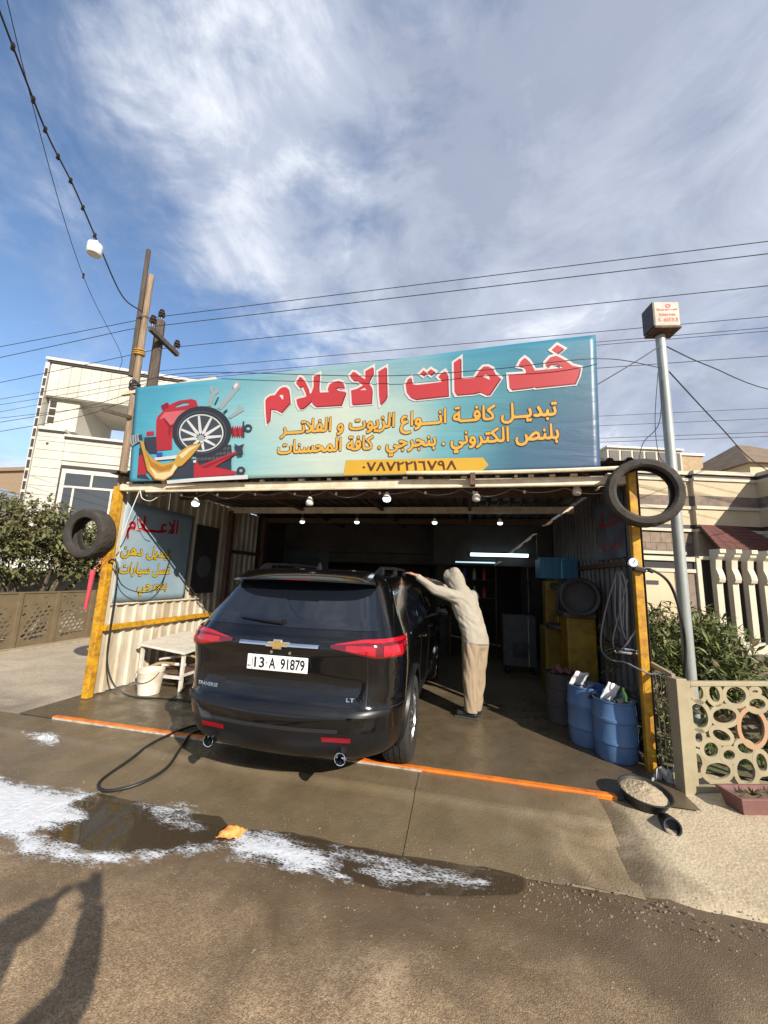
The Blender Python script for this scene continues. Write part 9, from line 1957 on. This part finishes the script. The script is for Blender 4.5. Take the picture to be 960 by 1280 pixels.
# red tiled porch roof
pr_ = MB()
pr_.add([(0.32, -0.05, 3.26), (1.40, -0.05, 3.26), (2.35, -0.75, 2.45), (0.30, -0.75, 2.45), (0.32, -0.05, 3.20), (1.40, -0.05, 3.20), (2.35, -0.75, 2.39), (0.30, -0.75, 2.39)], [(0, 3, 2, 1), (4, 5, 6, 7), (0, 1, 5, 4), (1, 2, 6, 5), (2, 3, 7, 6), (3, 0, 4, 7)])
M_redtile = mat('red_roof_tile', (0.13, 0.045, 0.035), 0.7, col2=(0.09, 0.032, 0.026), vscale=5, bump=0.3)
prf = pr_.build('porch_roof', M_redtile, rh, T=RHT)
for i in range(9):
    t0, t1 = i / 9, (i + 1) / 9 + 0.012
    for k in range(8):
        a0, a1 = k / 8 + 0.004, (k + 1) / 8 - 0.004
        def P(t, a, h):
            t = min(t, 1.0)
            ul, ur = 0.32 - 0.02 * t, 1.40 + 0.95 * t
            return (ul + (ur - ul) * a, -0.05 - 0.70 * t, 3.26 - 0.81 * t + h)
        q = MB(); q.add([P(t0, a0, 0.004), P(t0, a1, 0.004), P(t1, a1, 0.022), P(t1, a0, 0.022), P(t1, a0, 0.002), P(t1, a1, 0.002)], [(0, 3, 2, 1), (3, 4, 5, 2)])
        q.build('tile', M_redtile, prf, T=RHT)
q = MB()
for u in (0.35, 1.85):
    q = MB(); q.box(u, u + 0.12, -0.70, -0.58, 0, 2.42); q.build('porch_post', M_ivory, rh, T=RHT)
# roofs further back
def hip(name, label, c, sx, sy, z0, h, ridge, wallz=0.0):
    t = thing(name, (c[0], c[1], 0), label, 'house')
    T = Matrix.Translation((c[0], c[1], 0)) @ Matrix.Rotation(math.radians(14), 4, 'Z')
    q = MB(); q.add([(-sx, -sy, z0), (sx, -sy, z0), (sx, sy, z0), (-sx, sy, z0), (-ridge, 0, z0 + h), (ridge, 0, z0 + h)], [(0, 1, 5, 4), (1, 2, 5), (2, 3, 4, 5), (3, 0, 4), (3, 2, 1, 0)])
    q.build('roof', mat('tan_roof_tile', (0.20, 0.145, 0.095), 0.85, col2=(0.15, 0.105, 0.07), vscale=3, bump=0.4, bscale=12), t, T=T)
    q = MB(); q.box(-sx * 0.92, sx * 0.92, -sy * 0.92, sy * 0.92, 0, z0); q.build('wall', M_sand, t, T=T)
    return t
hip('hip_roof_house', 'house with a brown hipped roof peeping over the sand house', (11.6, 19.0), 2.3, 2.5, 6.3, 1.6, 0.25)
hip('hip_roof_house', 'second brown hipped roof at the right edge behind the sand house', (16.6, 20.0), 3.2, 3.0, 6.6, 1.5, 1.4)
ub = thing('flat_roof_house', (6.2, 18.0, 0), 'far flat-roofed house with a row of dark upper windows above the hung tyre', 'house')
UT = Matrix.Translation((6.2, 18.0, 0)) @ Matrix.Rotation(math.radians(14), 4, 'Z')
q = MB(); q.box(-0.28, 3.05, 0, 5, 0, 7.62); q.build('wall', M_ivory, ub, T=UT)
for i in range(6):
    q = MB(); q.box(-0.20 + i * 0.545, -0.20 + i * 0.545 + 0.43, -0.03, 0.02, 6.3, 7.52); q.build('window', M_trimdark, ub, T=UT)
q = MB(); q.box(-0.33, 3.1, -0.1, 5, 7.622, 7.70); q.build('coping', M_frame, ub, T=UT)
q = MB(); q.box(-1.0, -0.34, 0.3, 4, 0, 7.25); q.build('side_block', mat('tan_block', (0.42, 0.30, 0.18), 0.85, var=0.2), ub, T=UT)
ub2 = thing('flat_roof_house', (9.6, 18.9, 0), 'small tan flat-roofed block between the dark windows and the brown hipped roof', 'house')
UT = Matrix.Translation((9.6, 18.9, 0)) @ Matrix.Rotation(math.radians(14), 4, 'Z')
q = MB(); q.box(-0.6, 0.5, 0, 4, 0, 7.45); q.build('wall', mat('tan_block', (0.4, 0.3, 0.2), 0.85), ub2, T=UT)
q = MB(); q.box(-0.68, 0.58, -0.06, 4, 7.45, 7.56); q.build('coping', M_frame, ub2, T=UT)
q = MB(); q.tube([(16.2, 19.5, 8.0), (16.2, 19.5, 9.3)], 0.03, 5); q.tube([(15.9, 19.5, 9.0), (16.5, 19.5, 9.0)], 0.02, 5)
tag(q.build('roof_aerial', M_trimdark), 'thin dark aerial on the brown roof at the right edge', 'aerial')

# ================================================================== vegetation
M_leafA = mat('tree_leaf', (0.155, 0.150, 0.055), 0.6, col2=(0.07, 0.075, 0.028), vscale=3)
M_leafB = mat('oleander_leaf', (0.15, 0.17, 0.05), 0.5, col2=(0.085, 0.105, 0.032), vscale=4)
M_leafC = mat('dry_leaf', (0.20, 0.155, 0.075), 0.8, col2=(0.13, 0.10, 0.05), vscale=4)
M_leafD = mat('agave_leaf', (0.07, 0.12, 0.075), 0.5, col2=(0.05, 0.085, 0.05), vscale=4)
M_bark = mat('bark', (0.10, 0.075, 0.05), 0.9, col2=(0.06, 0.045, 0.03), vscale=10, bump=0.5)
def leaf(q, p, d, n, L, W):
    """folded leaf of four triangles"""
    s = d.cross(n).normalized() * W / 2
    m = p + d * L * 0.5 - n * W * 0.12
    t = p + d * L + n * (-L * 0.12)
    q.add([p, m + s + n * W * 0.2, t, m - s + n * W * 0.2, m], [(0, 4, 1), (1, 4, 2), (0, 3, 4), (3, 2, 4)])
def rdir(r):
    while True:
        v = Vector((r.uniform(-1, 1), r.uniform(-1, 1), r.uniform(-1, 1)))
        if 0.05 < v.length < 1:
            return v.normalized()
def clump_tree(name, base, label, cat, blobs, nleaf, L, W, mm, seed, trunk_r=0.06, droop=0.2, group=None, limbs=True, mixmat=None):
    r = random.Random(seed)
    t = thing(name, base, label, cat, group)
    q = MB()
    q2 = MB()
    br = MB()
    base = Vector(base)
    tot = sum(b[1] ** 2 for b in blobs)
    for c, rad in blobs:
        c = Vector(c)
        if limbs:
            mid = base.lerp(c, 0.5) + Vector((r.uniform(-0.1, 0.1), r.uniform(-0.1, 0.1), -0.1 * rad))
            br.tube(smoothpath([base + Vector((r.uniform(-1, 1) * trunk_r, r.uniform(-1, 1) * trunk_r, 0)), mid, c], 4), [trunk_r * (1 - 0.85 * k / 8) for k in range(9)], 6)
        k = int(nleaf * rad ** 2 / tot)
        ns = max(3, k // 14)
        for s in range(ns):
            d0 = rdir(r)
            st_ = c + Vector((d0.x, d0.y, d0.z * 0.85)) * rad * (r.uniform(0.25, 1.0) ** 0.5)
            ax_ = (d0 + Vector((0, 0, 0.5)) + rdir(r) * 0.6).normalized()
            tq = q2 if (mixmat and r.random() < 0.12) else q
            for j in range(14):
                p = st_ + ax_ * (j / 14 - 0.3) * L * 3.2
                d = (ax_ * 0.6 + rdir(r)).normalized()
                d.z -= droop * r.random()
                d.normalize()
                n = (Vector((0, 0, 1)) + rdir(r) * 0.7).normalized()
                if abs(d.dot(n)) > 0.95:
                    n = Vector((1, 0, 0))
                k_ = r.choice((0.5, 0.8, 1.0, 1.3))
                leaf(tq, p, d, n, L * k_ * r.uniform(0.8, 1.15), W * k_ * r.uniform(0.7, 1.2))
    stuff(q.build('crown', mm, t))
    if q2.v:
        stuff(q2.build('dry_leaves', mixmat, t))
    if limbs:
        br.build('trunk', M_bark, t, smooth=50)
    return t
clump_tree('garden_tree', (-10.2, 7.3, 0), 'dense green garden tree behind the brown fence left of the workshop', 'tree', [((-10.2, 6.4, 2.3), 0.75), ((-10.3, 7.2, 2.55), 0.8), ((-10.1, 7.9, 2.35), 0.7), ((-10.3, 8.7, 2.25), 0.75), ((-10.6, 5.7, 2.35), 0.8), ((-10.2, 6.9, 1.75), 0.6), ((-10.4, 9.4, 2.1), 0.8), ((-11.2, 5.0, 2.3), 0.9), ((-10.1, 8.2, 1.75), 0.45)], 27000, 0.115, 0.055, M_leafA, 1, 0.08, 0.5, None, True, M_leafC)
clump_tree('hedge_shrub', (-10.6, 6.2, 0), 'low shaded shrub under the green tree behind the brown fence', 'shrub', [((-10.5, 5.7, 0.9), 0.55), ((-10.6, 6.5, 0.85), 0.5), ((-10.7, 4.9, 0.9), 0.6)], 2600, 0.10, 0.045, M_leafA, 2, 0.03)
clump_tree('oleander_bush', (2.75, 5.75, 0), 'green oleander bush behind the ring fence right of the grey pole', 'bush', [((2.72, 5.7, 0.92), 0.29), ((2.88, 5.75, 1.02), 0.23), ((2.58, 5.7, 1.08), 0.22), ((3.0, 5.7, 0.80), 0.22), ((2.85, 5.65, 0.62), 0.36), ((2.60, 5.6, 0.75), 0.28)], 7000, 0.135, 0.030, M_leafB, 3, 0.02, 0.1, 'garden plants behind the ring fence', True, M_leafC)
clump_tree('oleander_bush', (2.15, 5.5, 0), 'green oleander bush between the yellow post and the grey pole', 'bush', [((2.02, 5.45, 1.12), 0.22), ((2.12, 5.5, 0.92), 0.27), ((2.25, 5.5, 0.72), 0.26), ((1.98, 5.4, 0.82), 0.22), ((2.32, 5.5, 0.98), 0.17)], 4000, 0.125, 0.030, M_leafB, 4, 0.015, 0.1, 'garden plants behind the ring fence', True, M_leafC)
clump_tree('dry_shrub', (1.85, 4.75, 0), 'straggly dry shrub behind the short mesh fence', 'shrub', [((1.84, 4.7, 0.35), 0.20), ((1.88, 4.8, 0.62), 0.18), ((1.9, 4.6, 0.18), 0.18)], 900, 0.07, 0.02, M_leafC, 5, 0.01, 0.1, None, True, M_leafB)
clump_tree('garden_shrub', (2.5, 4.9, 0), 'low green plants seen through the rings of the fence', 'shrub', [((2.15, 4.85, 0.18), 0.16), ((2.05, 4.95, 0.34), 0.15), ((3.6, 5.2, 0.25), 0.22)], 700, 0.10, 0.03, M_leafB, 6, 0.01, 0.2, 'garden plants behind the ring fence', True, M_leafC)
# lawn strip behind the fence
q = MB()
r = random.Random(8)
for i in range(9000):
    x, y = r.uniform(2.3, 5.5), r.uniform(4.7, 6.6)
    a = r.uniform(0, 2 * PI)
    h = r.uniform(0.03, 0.08)
    z = 0.03
    q.add([(x - 0.004 * math.cos(a), y - 0.004 * math.sin(a), z), (x + 0.004 * math.cos(a), y + 0.004 * math.sin(a), z), (x + r.uniform(-0.03, 0.03), y + r.uniform(-0.03, 0.03), z + h)], [(0, 1, 2)])
tag(stuff(q.build('grass', mat('grass_blade', (0.14, 0.19, 0.04), 0.7, var=0.4, vscale=3))), 'short green grass behind the ring fence', 'grass')
def rosette(name, base, label, n, L, W, mm, seed, cat='plant', up=0.5, group=None):
    r = random.Random(seed)
    t = thing(name, base, label, cat, group)
    for i in range(n):
        a = 2 * PI * i / n * 1.0 + r.uniform(-0.15, 0.15)
        e = r.uniform(up, 1.35)
        d = Vector((math.cos(a) * math.cos(e), math.sin(a) * math.cos(e), math.sin(e)))
        s = Vector((-math.sin(a), math.cos(a), 0))
        nn = s.cross(d).normalized()
        q = MB()
        ll = L * r.uniform(0.75, 1.1)
        v = []
        for k in range(5):
            t_ = k / 4
            w_ = W * (0.75 + 0.5 * t_ if t_ < 0.5 else 2.0 * (1 - t_) + 0.02)
            p = Vector(base) + d * ll * t_ + Vector((0, 0, -0.12 * ll * t_ * t_))
            v += [p - s * w_ / 2 + nn * w_ * 0.15, p - nn * w_ * 0.12, p + s * w_ / 2 + nn * w_ * 0.15]
        f = []
        for k in range(4):
            o_ = k * 3
            f += [(o_, o_ + 1, o_ + 4, o_ + 3), (o_ + 1, o_ + 2, o_ + 5, o_ + 4)]
        q.add(v, f)
        q.build('leaf', mm, t, smooth=60)
    return t
rosette('agave_plant', (3.46, 6.2, 0.72), 'dark green agave rosette on the planted bank at the right edge', 22, 0.36, 0.055, M_leafD, 12)
pot = thing('flower_pot', (3.38, 6.6, 0.95), 'weathered clay pot with a dry plant beside the balusters', 'pot')
q = MB(); q.lathe([(0.0, 0.82), (0.11, 0.82), (0.16, 1.06), (0.175, 1.06), (0.175, 1.11), (0.155, 1.11), (0.14, 1.05), (0, 1.05)], (3.42, 6.7, 0), 'Z', 22, cap=False); q.build('vessel', mat('clay', (0.34, 0.27, 0.18), 0.85, col2=(0.24, 0.19, 0.12), vscale=7), pot, smooth=40)
q = MB()
r = random.Random(4)
for i in range(160):
    d = (rdir(r) + Vector((0, 0, 0.8))).normalized(); leaf(q, Vector((3.42, 6.7, 1.06)) + rdir(r) * 0.10, d, rdir(r), 0.10, 0.02)
stuff(q.build('foliage', M_leafC, pot))
# planted bank of rubble in front of the baluster wall
q = MB()
q.grid(lambda a, b: (a, b, 0.03 + 0.66 * max(0, min(1, (b - 5.6) / 0.6)) * max(0, min(1, (a - 2.95) / 0.35)) + 0.05 * fbm(a, b, 3, 2)), span(2.6, 8, 50), span(5.3, 7.6, 26))
struct(q.build('planted_bank', mat('bank_soil', (0.20, 0.15, 0.095), 0.95, col2=(0.12, 0.09, 0.055), vscale=5, bump=0.7, bscale=25), smooth=50))
for i, (x, y, z, s) in enumerate(((3.28, 5.85, 0.45, 0.13), (3.62, 5.8, 0.55, 0.16), (3.75, 5.7, 0.35, 0.14), (3.95, 5.9, 0.62, 0.15), (3.45, 5.75, 0.22, 0.12), (3.72, 6.0, 0.80, 0.09))):
    q = MB()
    q.lathe([(0.001, -1), (0.6, -0.8), (0.95, -0.3), (1.0, 0.2), (0.7, 0.75), (0.001, 0.95)], (0, 0, 0), 'Z', 12, cap=False)
    q.v = [tuple(Vector((x, y, z)) + Vector(p) * s * (1 + 0.30 * noise.noise(Vector(p) * 1.5 + Vector((i * 7, 0, 0))))) for p in q.v]
    tag(q.build('rock', mat('pale_rock', (0.36, 0.29, 0.20), 0.9, col2=(0.25, 0.19, 0.13), vscale=6, bump=0.5), smooth=40), ('pale rock low on the bank by the oleander', 'large pale rock in the middle of the bank', 'pale rock at the foot of the bank', 'pale rock at the right edge of the bank', 'small low rock at the bank foot', 'small white rock on top of the bank')[i], 'rock', 'rocks on the planted bank')
rosette('succulent', (2.20, 3.95, 0.085), 'small withered plant in the pink planter', 12, 0.09, 0.016, M_leafC, 13, 'plant', 0.2)
rosette('succulent', (2.42, 4.01, 0.085), 'second withered plant in the pink planter nearer the edge', 14, 0.10, 0.018, M_leafC, 14, 'plant', 0.2)

# ================================================================== poles and overhead lines
M_timber = mat('weathered_timber', (0.30, 0.22, 0.14), 0.85, col2=(0.16, 0.11, 0.075), vscale=7, streak=(4, 4, 0.4), bump=0.4, bscale=12)
M_darkwood = mat('dark_timber', (0.10, 0.075, 0.055), 0.85, col2=(0.055, 0.042, 0.035), vscale=6, streak=(3, 3, 0.5), bump=0.4)
M_steelpole = mat('galvanised_pole', (0.36, 0.38, 0.36), 0.5, metal=0.3, col2=(0.26, 0.275, 0.26), vscale=4, streak=(1, 1, 0.4))
M_wireblk = mat('overhead_cable', (0.03, 0.03, 0.035), 0.6)
M_porc = mat('brown_porcelain', (0.035, 0.025, 0.025), 0.25)
tp = thing('timber_pole', (-4.95, 4.57, 0), 'tall weathered timber pole with a dark pipe lashed to it behind the left yellow post', 'pole')
q = MB(); q.tube([(-4.95, 4.58, 0.0), (-4.95, 4.58, 3.0), (-4.97, 4.58, 4.6), (-4.985, 4.58, 6.32)], [0.052, 0.052, 0.050, 0.044], 10); q.build('shaft', M_timber, tp, smooth=40)
q = MB(); q.tube([(-5.025, 4.53, 4.55), (-5.055, 4.53, 6.75)], 0.034, 8); q.build('pipe', M_darkwood, tp, smooth=40)
for z in (4.93, 4.96, 5.0):
    q = MB(); q.tube([(-4.985 + 0.082 * math.cos(t), 4.575 + 0.075 * math.sin(t), z + 0.012 * math.sin(t)) for t in [2 * PI * k / 16 for k in range(16)]], 0.010, 6, closed=True); q.build('yellow_rope', M_yellow, tp, smooth=60)
for z in (5.55, 5.57):
    q = MB(); q.tube([(-5.005 + 0.075 * math.cos(t), 4.57 + 0.068 * math.sin(t), z + 0.01 * math.cos(t)) for t in [2 * PI * k / 16 for k in range(16)]], 0.005, 5, closed=True); q.build('binding_wire', M_wire, tp)
q = MB()
for k in range(5):
    q.tube([(-4.97 + rnd.uniform(0.065, 0.08) * math.cos(t) , 4.58 + 0.07 * math.sin(t), 4.34 + 0.03 * k + 0.02 * math.sin(2 * t + k)) for t in [2 * PI * j / 14 for j in range(14)]], 0.009, 5, closed=True)
q.build('cable_knot', M_wireblk, tp)
q = MB(); q.beam((-5.40, 4.50, 4.02), (-4.90, 4.52, 3.88), 0.05, 0.05)
tag(q.build('cross_bar', M_darkwood), 'short dark bar nailed slantwise to the left of the timber pole', 'bar')

up = thing('utility_pole', (-7.55, 7.45, 0), 'dark utility pole with a crossarm and insulators behind the banner on the left', 'utility pole')
q = MB(); q.tube([(-7.55, 7.45, 0), (-7.57, 7.45, 4.5), (-7.60, 7.45, 7.85)], [0.15, 0.13, 0.105], 8); q.build('shaft', M_darkwood, up, smooth=40)
q = MB(); q.beam((-7.36, 6.95, 7.28), (-7.47, 7.98, 7.24), 0.10, 0.11); q.build('crossarm', M_darkwood, up)
def insulator(p, parent):
    q = MB(); q.lathe([(0.02, -0.16), (0.02, 0.0), (0.075, 0.0), (0.085, 0.03), (0.05, 0.05), (0.075, 0.07), (0.08, 0.10), (0.045, 0.13), (0.06, 0.15), (0.05, 0.18), (0.0, 0.19)], p, 'Z', 14, cap=False)
    return q.build('insulator', M_porc, parent, smooth=40)
insulator((-7.60, 7.45, 7.98), up); insulator((-7.365, 7.0, 7.46), up); insulator((-7.465, 7.92, 7.42), up)

def line(name, label, y, z0, r=0.011, left=True, zl=None, xs=-8.0, x1=32.0, slope=0.075, droop=0.0, cat='cable'):
    pts = []
    if left:
        for k in range(12, 0, -1):
            d = k * 2.4
            pts.append((xs - d, y, z0 - slope * d + 0.0011 * d * d))
    n = 20
    for k in range(n + 1):
        x = xs + (x1 - xs) * k / n
        pts.append((x, y, z0 - droop * 4 * (k / n) * (1 - k / n)))
    q = MB(); q.tube(pts, r * 0.75, 5)
    return tag(q.build(name, M_wireblk), label, cat, 'overhead wires')
line('power_line', 'topmost overhead wire running over the utility pole', 7.45, 7.98, slope=0.072)
line('power_line', 'overhead wire just below the topmost one', 7.0, 7.36, slope=0.10)
line('power_line', 'third overhead wire, passing above the sign box on the grey pole', 7.92, 7.42, slope=0.11)
line('phone_cable', 'overhead wire passing behind the sign box on the grey pole', 8.0, 6.83, 0.009, slope=0.09)
line('phone_cable', 'upper of two close wires just below the sign box', 8.0, 6.60, 0.008, slope=0.08)
line('phone_cable', 'lower of two close wires just below the sign box', 8.0, 6.53, 0.008, slope=0.11)
line('phone_cable', 'overhead wire crossing the grey pole a little below the sign box', 8.0, 6.02, 0.009, slope=0.05)
line('phone_cable', 'faint overhead wire halfway down the grey pole', 8.0, 4.99, 0.006, False, xs=-2)
line('phone_cable', 'second faint wire halfway down the grey pole', 8.0, 4.79, 0.006, False, xs=-2)
line('phone_cable', 'upper of the two low wires above the right roofs', 8.0, 4.53, 0.007, False, xs=-2)
line('phone_cable', 'lowest overhead wire just above the right roofs', 8.0, 4.45, 0.007, False, xs=-2)
def cable(name, label, pts, r=0.008, mm=None):
    q = MB(); q.tube(smoothpath(pts, 7), r, 5)
    return tag(q.build(name, mm or M_wireblk, smooth=60), label, 'cable', 'loose cables')
cable('phone_cable', 'wire at the left edge crossing the white house front', [(-30, 8.0, 4.6), (-13.2, 8.0, 5.66), (-9, 8.0, 6.2), (-7.6, 7.5, 6.35)], 0.008)
cable('phone_cable', 'lower wire at the left edge crossing the white house front', [(-30, 8.0, 4.2), (-13.1, 8.0, 5.38), (-9, 8.0, 6.0), (-7.6, 7.5, 6.25)], 0.008)
cable('drop_cable', 'thin wire drawn across the front of the banner', [(2.24, 4.82, 4.24), (1.37, 4.27, 4.11), (0.2, 4.26, 4.07), (-1.15, 4.26, 4.10), (-3.62, 4.28, 4.36), (-4.80, 4.47, 4.42)], 0.005)
cable('drop_cable', 'wire slanting from the grey pole down behind the banner corner', [(2.26, 4.85, 4.55), (1.9, 4.8, 4.30), (1.4, 4.75, 3.98), (1.0, 4.7, 3.7)], 0.007)
cable('drop_cable', 'wire falling from the grey pole to the right over the sand house', [(2.30, 4.9, 4.30), (3.6, 6.3, 4.05), (5.0, 7.8, 3.85), (8.0, 10.8, 3.9)], 0.008)
cable('drop_cable', 'wire leaving the top of the grey pole to the right', [(2.31, 4.9, 4.58), (3.5, 6.2, 4.95), (6.0, 8.5, 5.5), (12, 13.5, 7.2)], 0.008)
cable('drop_cable', 'thin slack wire hanging from the grey pole toward the right hung tyre', [(2.24, 4.85, 4.10), (2.15, 4.8, 3.55), (1.95, 4.75, 3.30), (1.78, 4.5, 2.95)], 0.005)
cable('drop_cable', 'second slack wire hanging close along the grey pole', [(2.20, 4.84, 4.2), (2.12, 4.82, 3.6), (2.13, 4.83, 3.2), (2.21, 4.84, 3.05)], 0.004)
for i in range(4):
    cable('drop_cable', ('upper', 'second', 'third', 'lowest')[i] + ' cable of the bundle tied between timber pole and utility pole', [(-4.97, 4.58, 4.44 - 0.03 * i), (-5.6, 5.3, 4.70 - 0.09 * i), (-6.6, 6.4, 5.35 - 0.07 * i), (-7.56, 7.40, 6.05 - 0.05 * i)], 0.009)

# lamp cable over the street
ls = thing('lamp_cable', (-4.9, 4.5, 5.5), 'knotted cable with a white lamp running overhead at the upper left', 'cable')
P = smoothpath([(-4.92, 4.47, 5.58), (-4.98, 4.15, 5.62), (-4.87, 3.6, 5.98), (-4.72, 3.1, 6.25), (-4.63, 2.7, 6.44), (-4.37, 2.2, 6.59), (-3.9, 1.2, 7.0), (-3.2, -0.5, 7.6)], 8)
q = MB(); q.tube(P, 0.010, 6); q.build('cable', M_wireblk, ls, smooth=60)
for i in range(17, 44, 4):
    p = P[i]; q = MB(); q.tube([p + Vector((-0.03, 0.02, -0.02)), p + Vector((0.01, 0, 0.015)), p + Vector((0.04, -0.02, -0.025))], 0.016, 6); q.build('clip', M_trimdark, ls, smooth=60)
fl_ = thing('street_bulb', (-4.87, 3.58, 5.75), 'white capped lamp hanging on the overhead cable at the upper left', 'lamp')
q = MB(); q.lathe([(0.02, 5.98), (0.03, 5.95), (0.05, 5.93), (0.085, 5.91), (0.09, 5.86)], (-4.87, 3.58, 0), 'Z', 18, cap=False); q.build('cap', M_bulbwhite, fl_, smooth=40)
q = MB(); q.lathe([(0.088, 5.862), (0.086, 5.78), (0.075, 5.765), (0.0, 5.762)], (-4.87, 3.58, 0), 'Z', 18, cap=False); q.build('globe', mat('milky_globe', (0.72, 0.72, 0.70), 0.35), fl_, smooth=40)
cable('thin_wire', 'thin wire falling diagonally behind the lamp cable at the upper left', [(-7.3, 6.3, 5.85), (-7.01, 6.0, 6.05), (-6.26, 4.5, 6.43), (-5.17, 2.8, 7.18), (-3.5, 0.5, 8.4)], 0.005)
p = Vector((-6.26, 4.5, 6.43)); q = MB(); q.tube([p + Vector((-0.02, 0.02, -0.03)), p + Vector((0.02, -0.01, 0.04))], 0.014, 6)
tag(q.build('wire_splice', M_trimdark), 'small dark splice on the thin diagonal wire', 'splice')

# grey pole with its sign box
sp2 = thing('sign_pole', (2.28, 4.9, 0), 'grey steel pole carrying a white sign box right of the workshop', 'pole')
q = MB(); q.tube([(2.285, 4.9, 0), (2.285, 4.9, 2.6), (2.285, 4.9, 4.70)], [0.056, 0.054, 0.052], 16); q.build('shaft', M_steelpole, sp2, smooth=40)
BT = Matrix.Translation((2.30, 4.87, 4.905)) @ Matrix.Rotation(math.radians(8), 4, 'Z') @ Matrix.Scale(0.88, 4)
M_boxw = mat('sign_white', (0.46, 0.425, 0.35), 0.6, col2=(0.36, 0.32, 0.245), vscale=5)
sb_ = thing('sign_box', (2.30, 4.87, 4.72), 'square white sign box with red phone lettering on top of the grey pole', 'sign')
q = MB(); q.box(-0.165, 0.165, -0.12, 0.12, -0.18, 0.18); q.build('case', M_boxw, sb_, T=BT, bevel=0.012)
q = MB(); q.box(-0.172, 0.172, -0.127, 0.127, -0.215, -0.182); q.build('base', M_rust, sb_, T=BT, bevel=0.006)
q = MB(); q.box(-0.185, -0.1655, -0.122, 0.122, -0.18, 0.178); q.build('side_panel', M_trimdark, sb_, T=BT, bevel=0.006)
M_redp = mat('red_print', (0.45, 0.04, 0.05), 0.6)
yy2 = lambda x, z, d: Vector((x, -0.1215 - d, z))
v, f = polymesh([ellipse(0.02, 0.115, 0.036, 0.030, 0), ellipse(0.02, 0.115, 0.018, 0.014, 0)])
q = MB(); q.add([(x, -0.1225, z) for x, z, _ in v], f); q.build('emblem', M_redp, sb_, T=BT)
for s_, a, b, zc, h in (('Supercell', -0.13, 0.14, 0.058, 0.040), ('internet', -0.10, 0.11, -0.012, 0.036), ('6033', -0.05, 0.135, -0.092, 0.052), ('t.', -0.12, -0.075, -0.09, 0.05)):
    q, n_, mm, pr = plate_text(s_, a, b, zc, h, 'lettering', sb_, M_redp, yy2, 0.012)
    q.build(n_, mm, pr, T=BT)
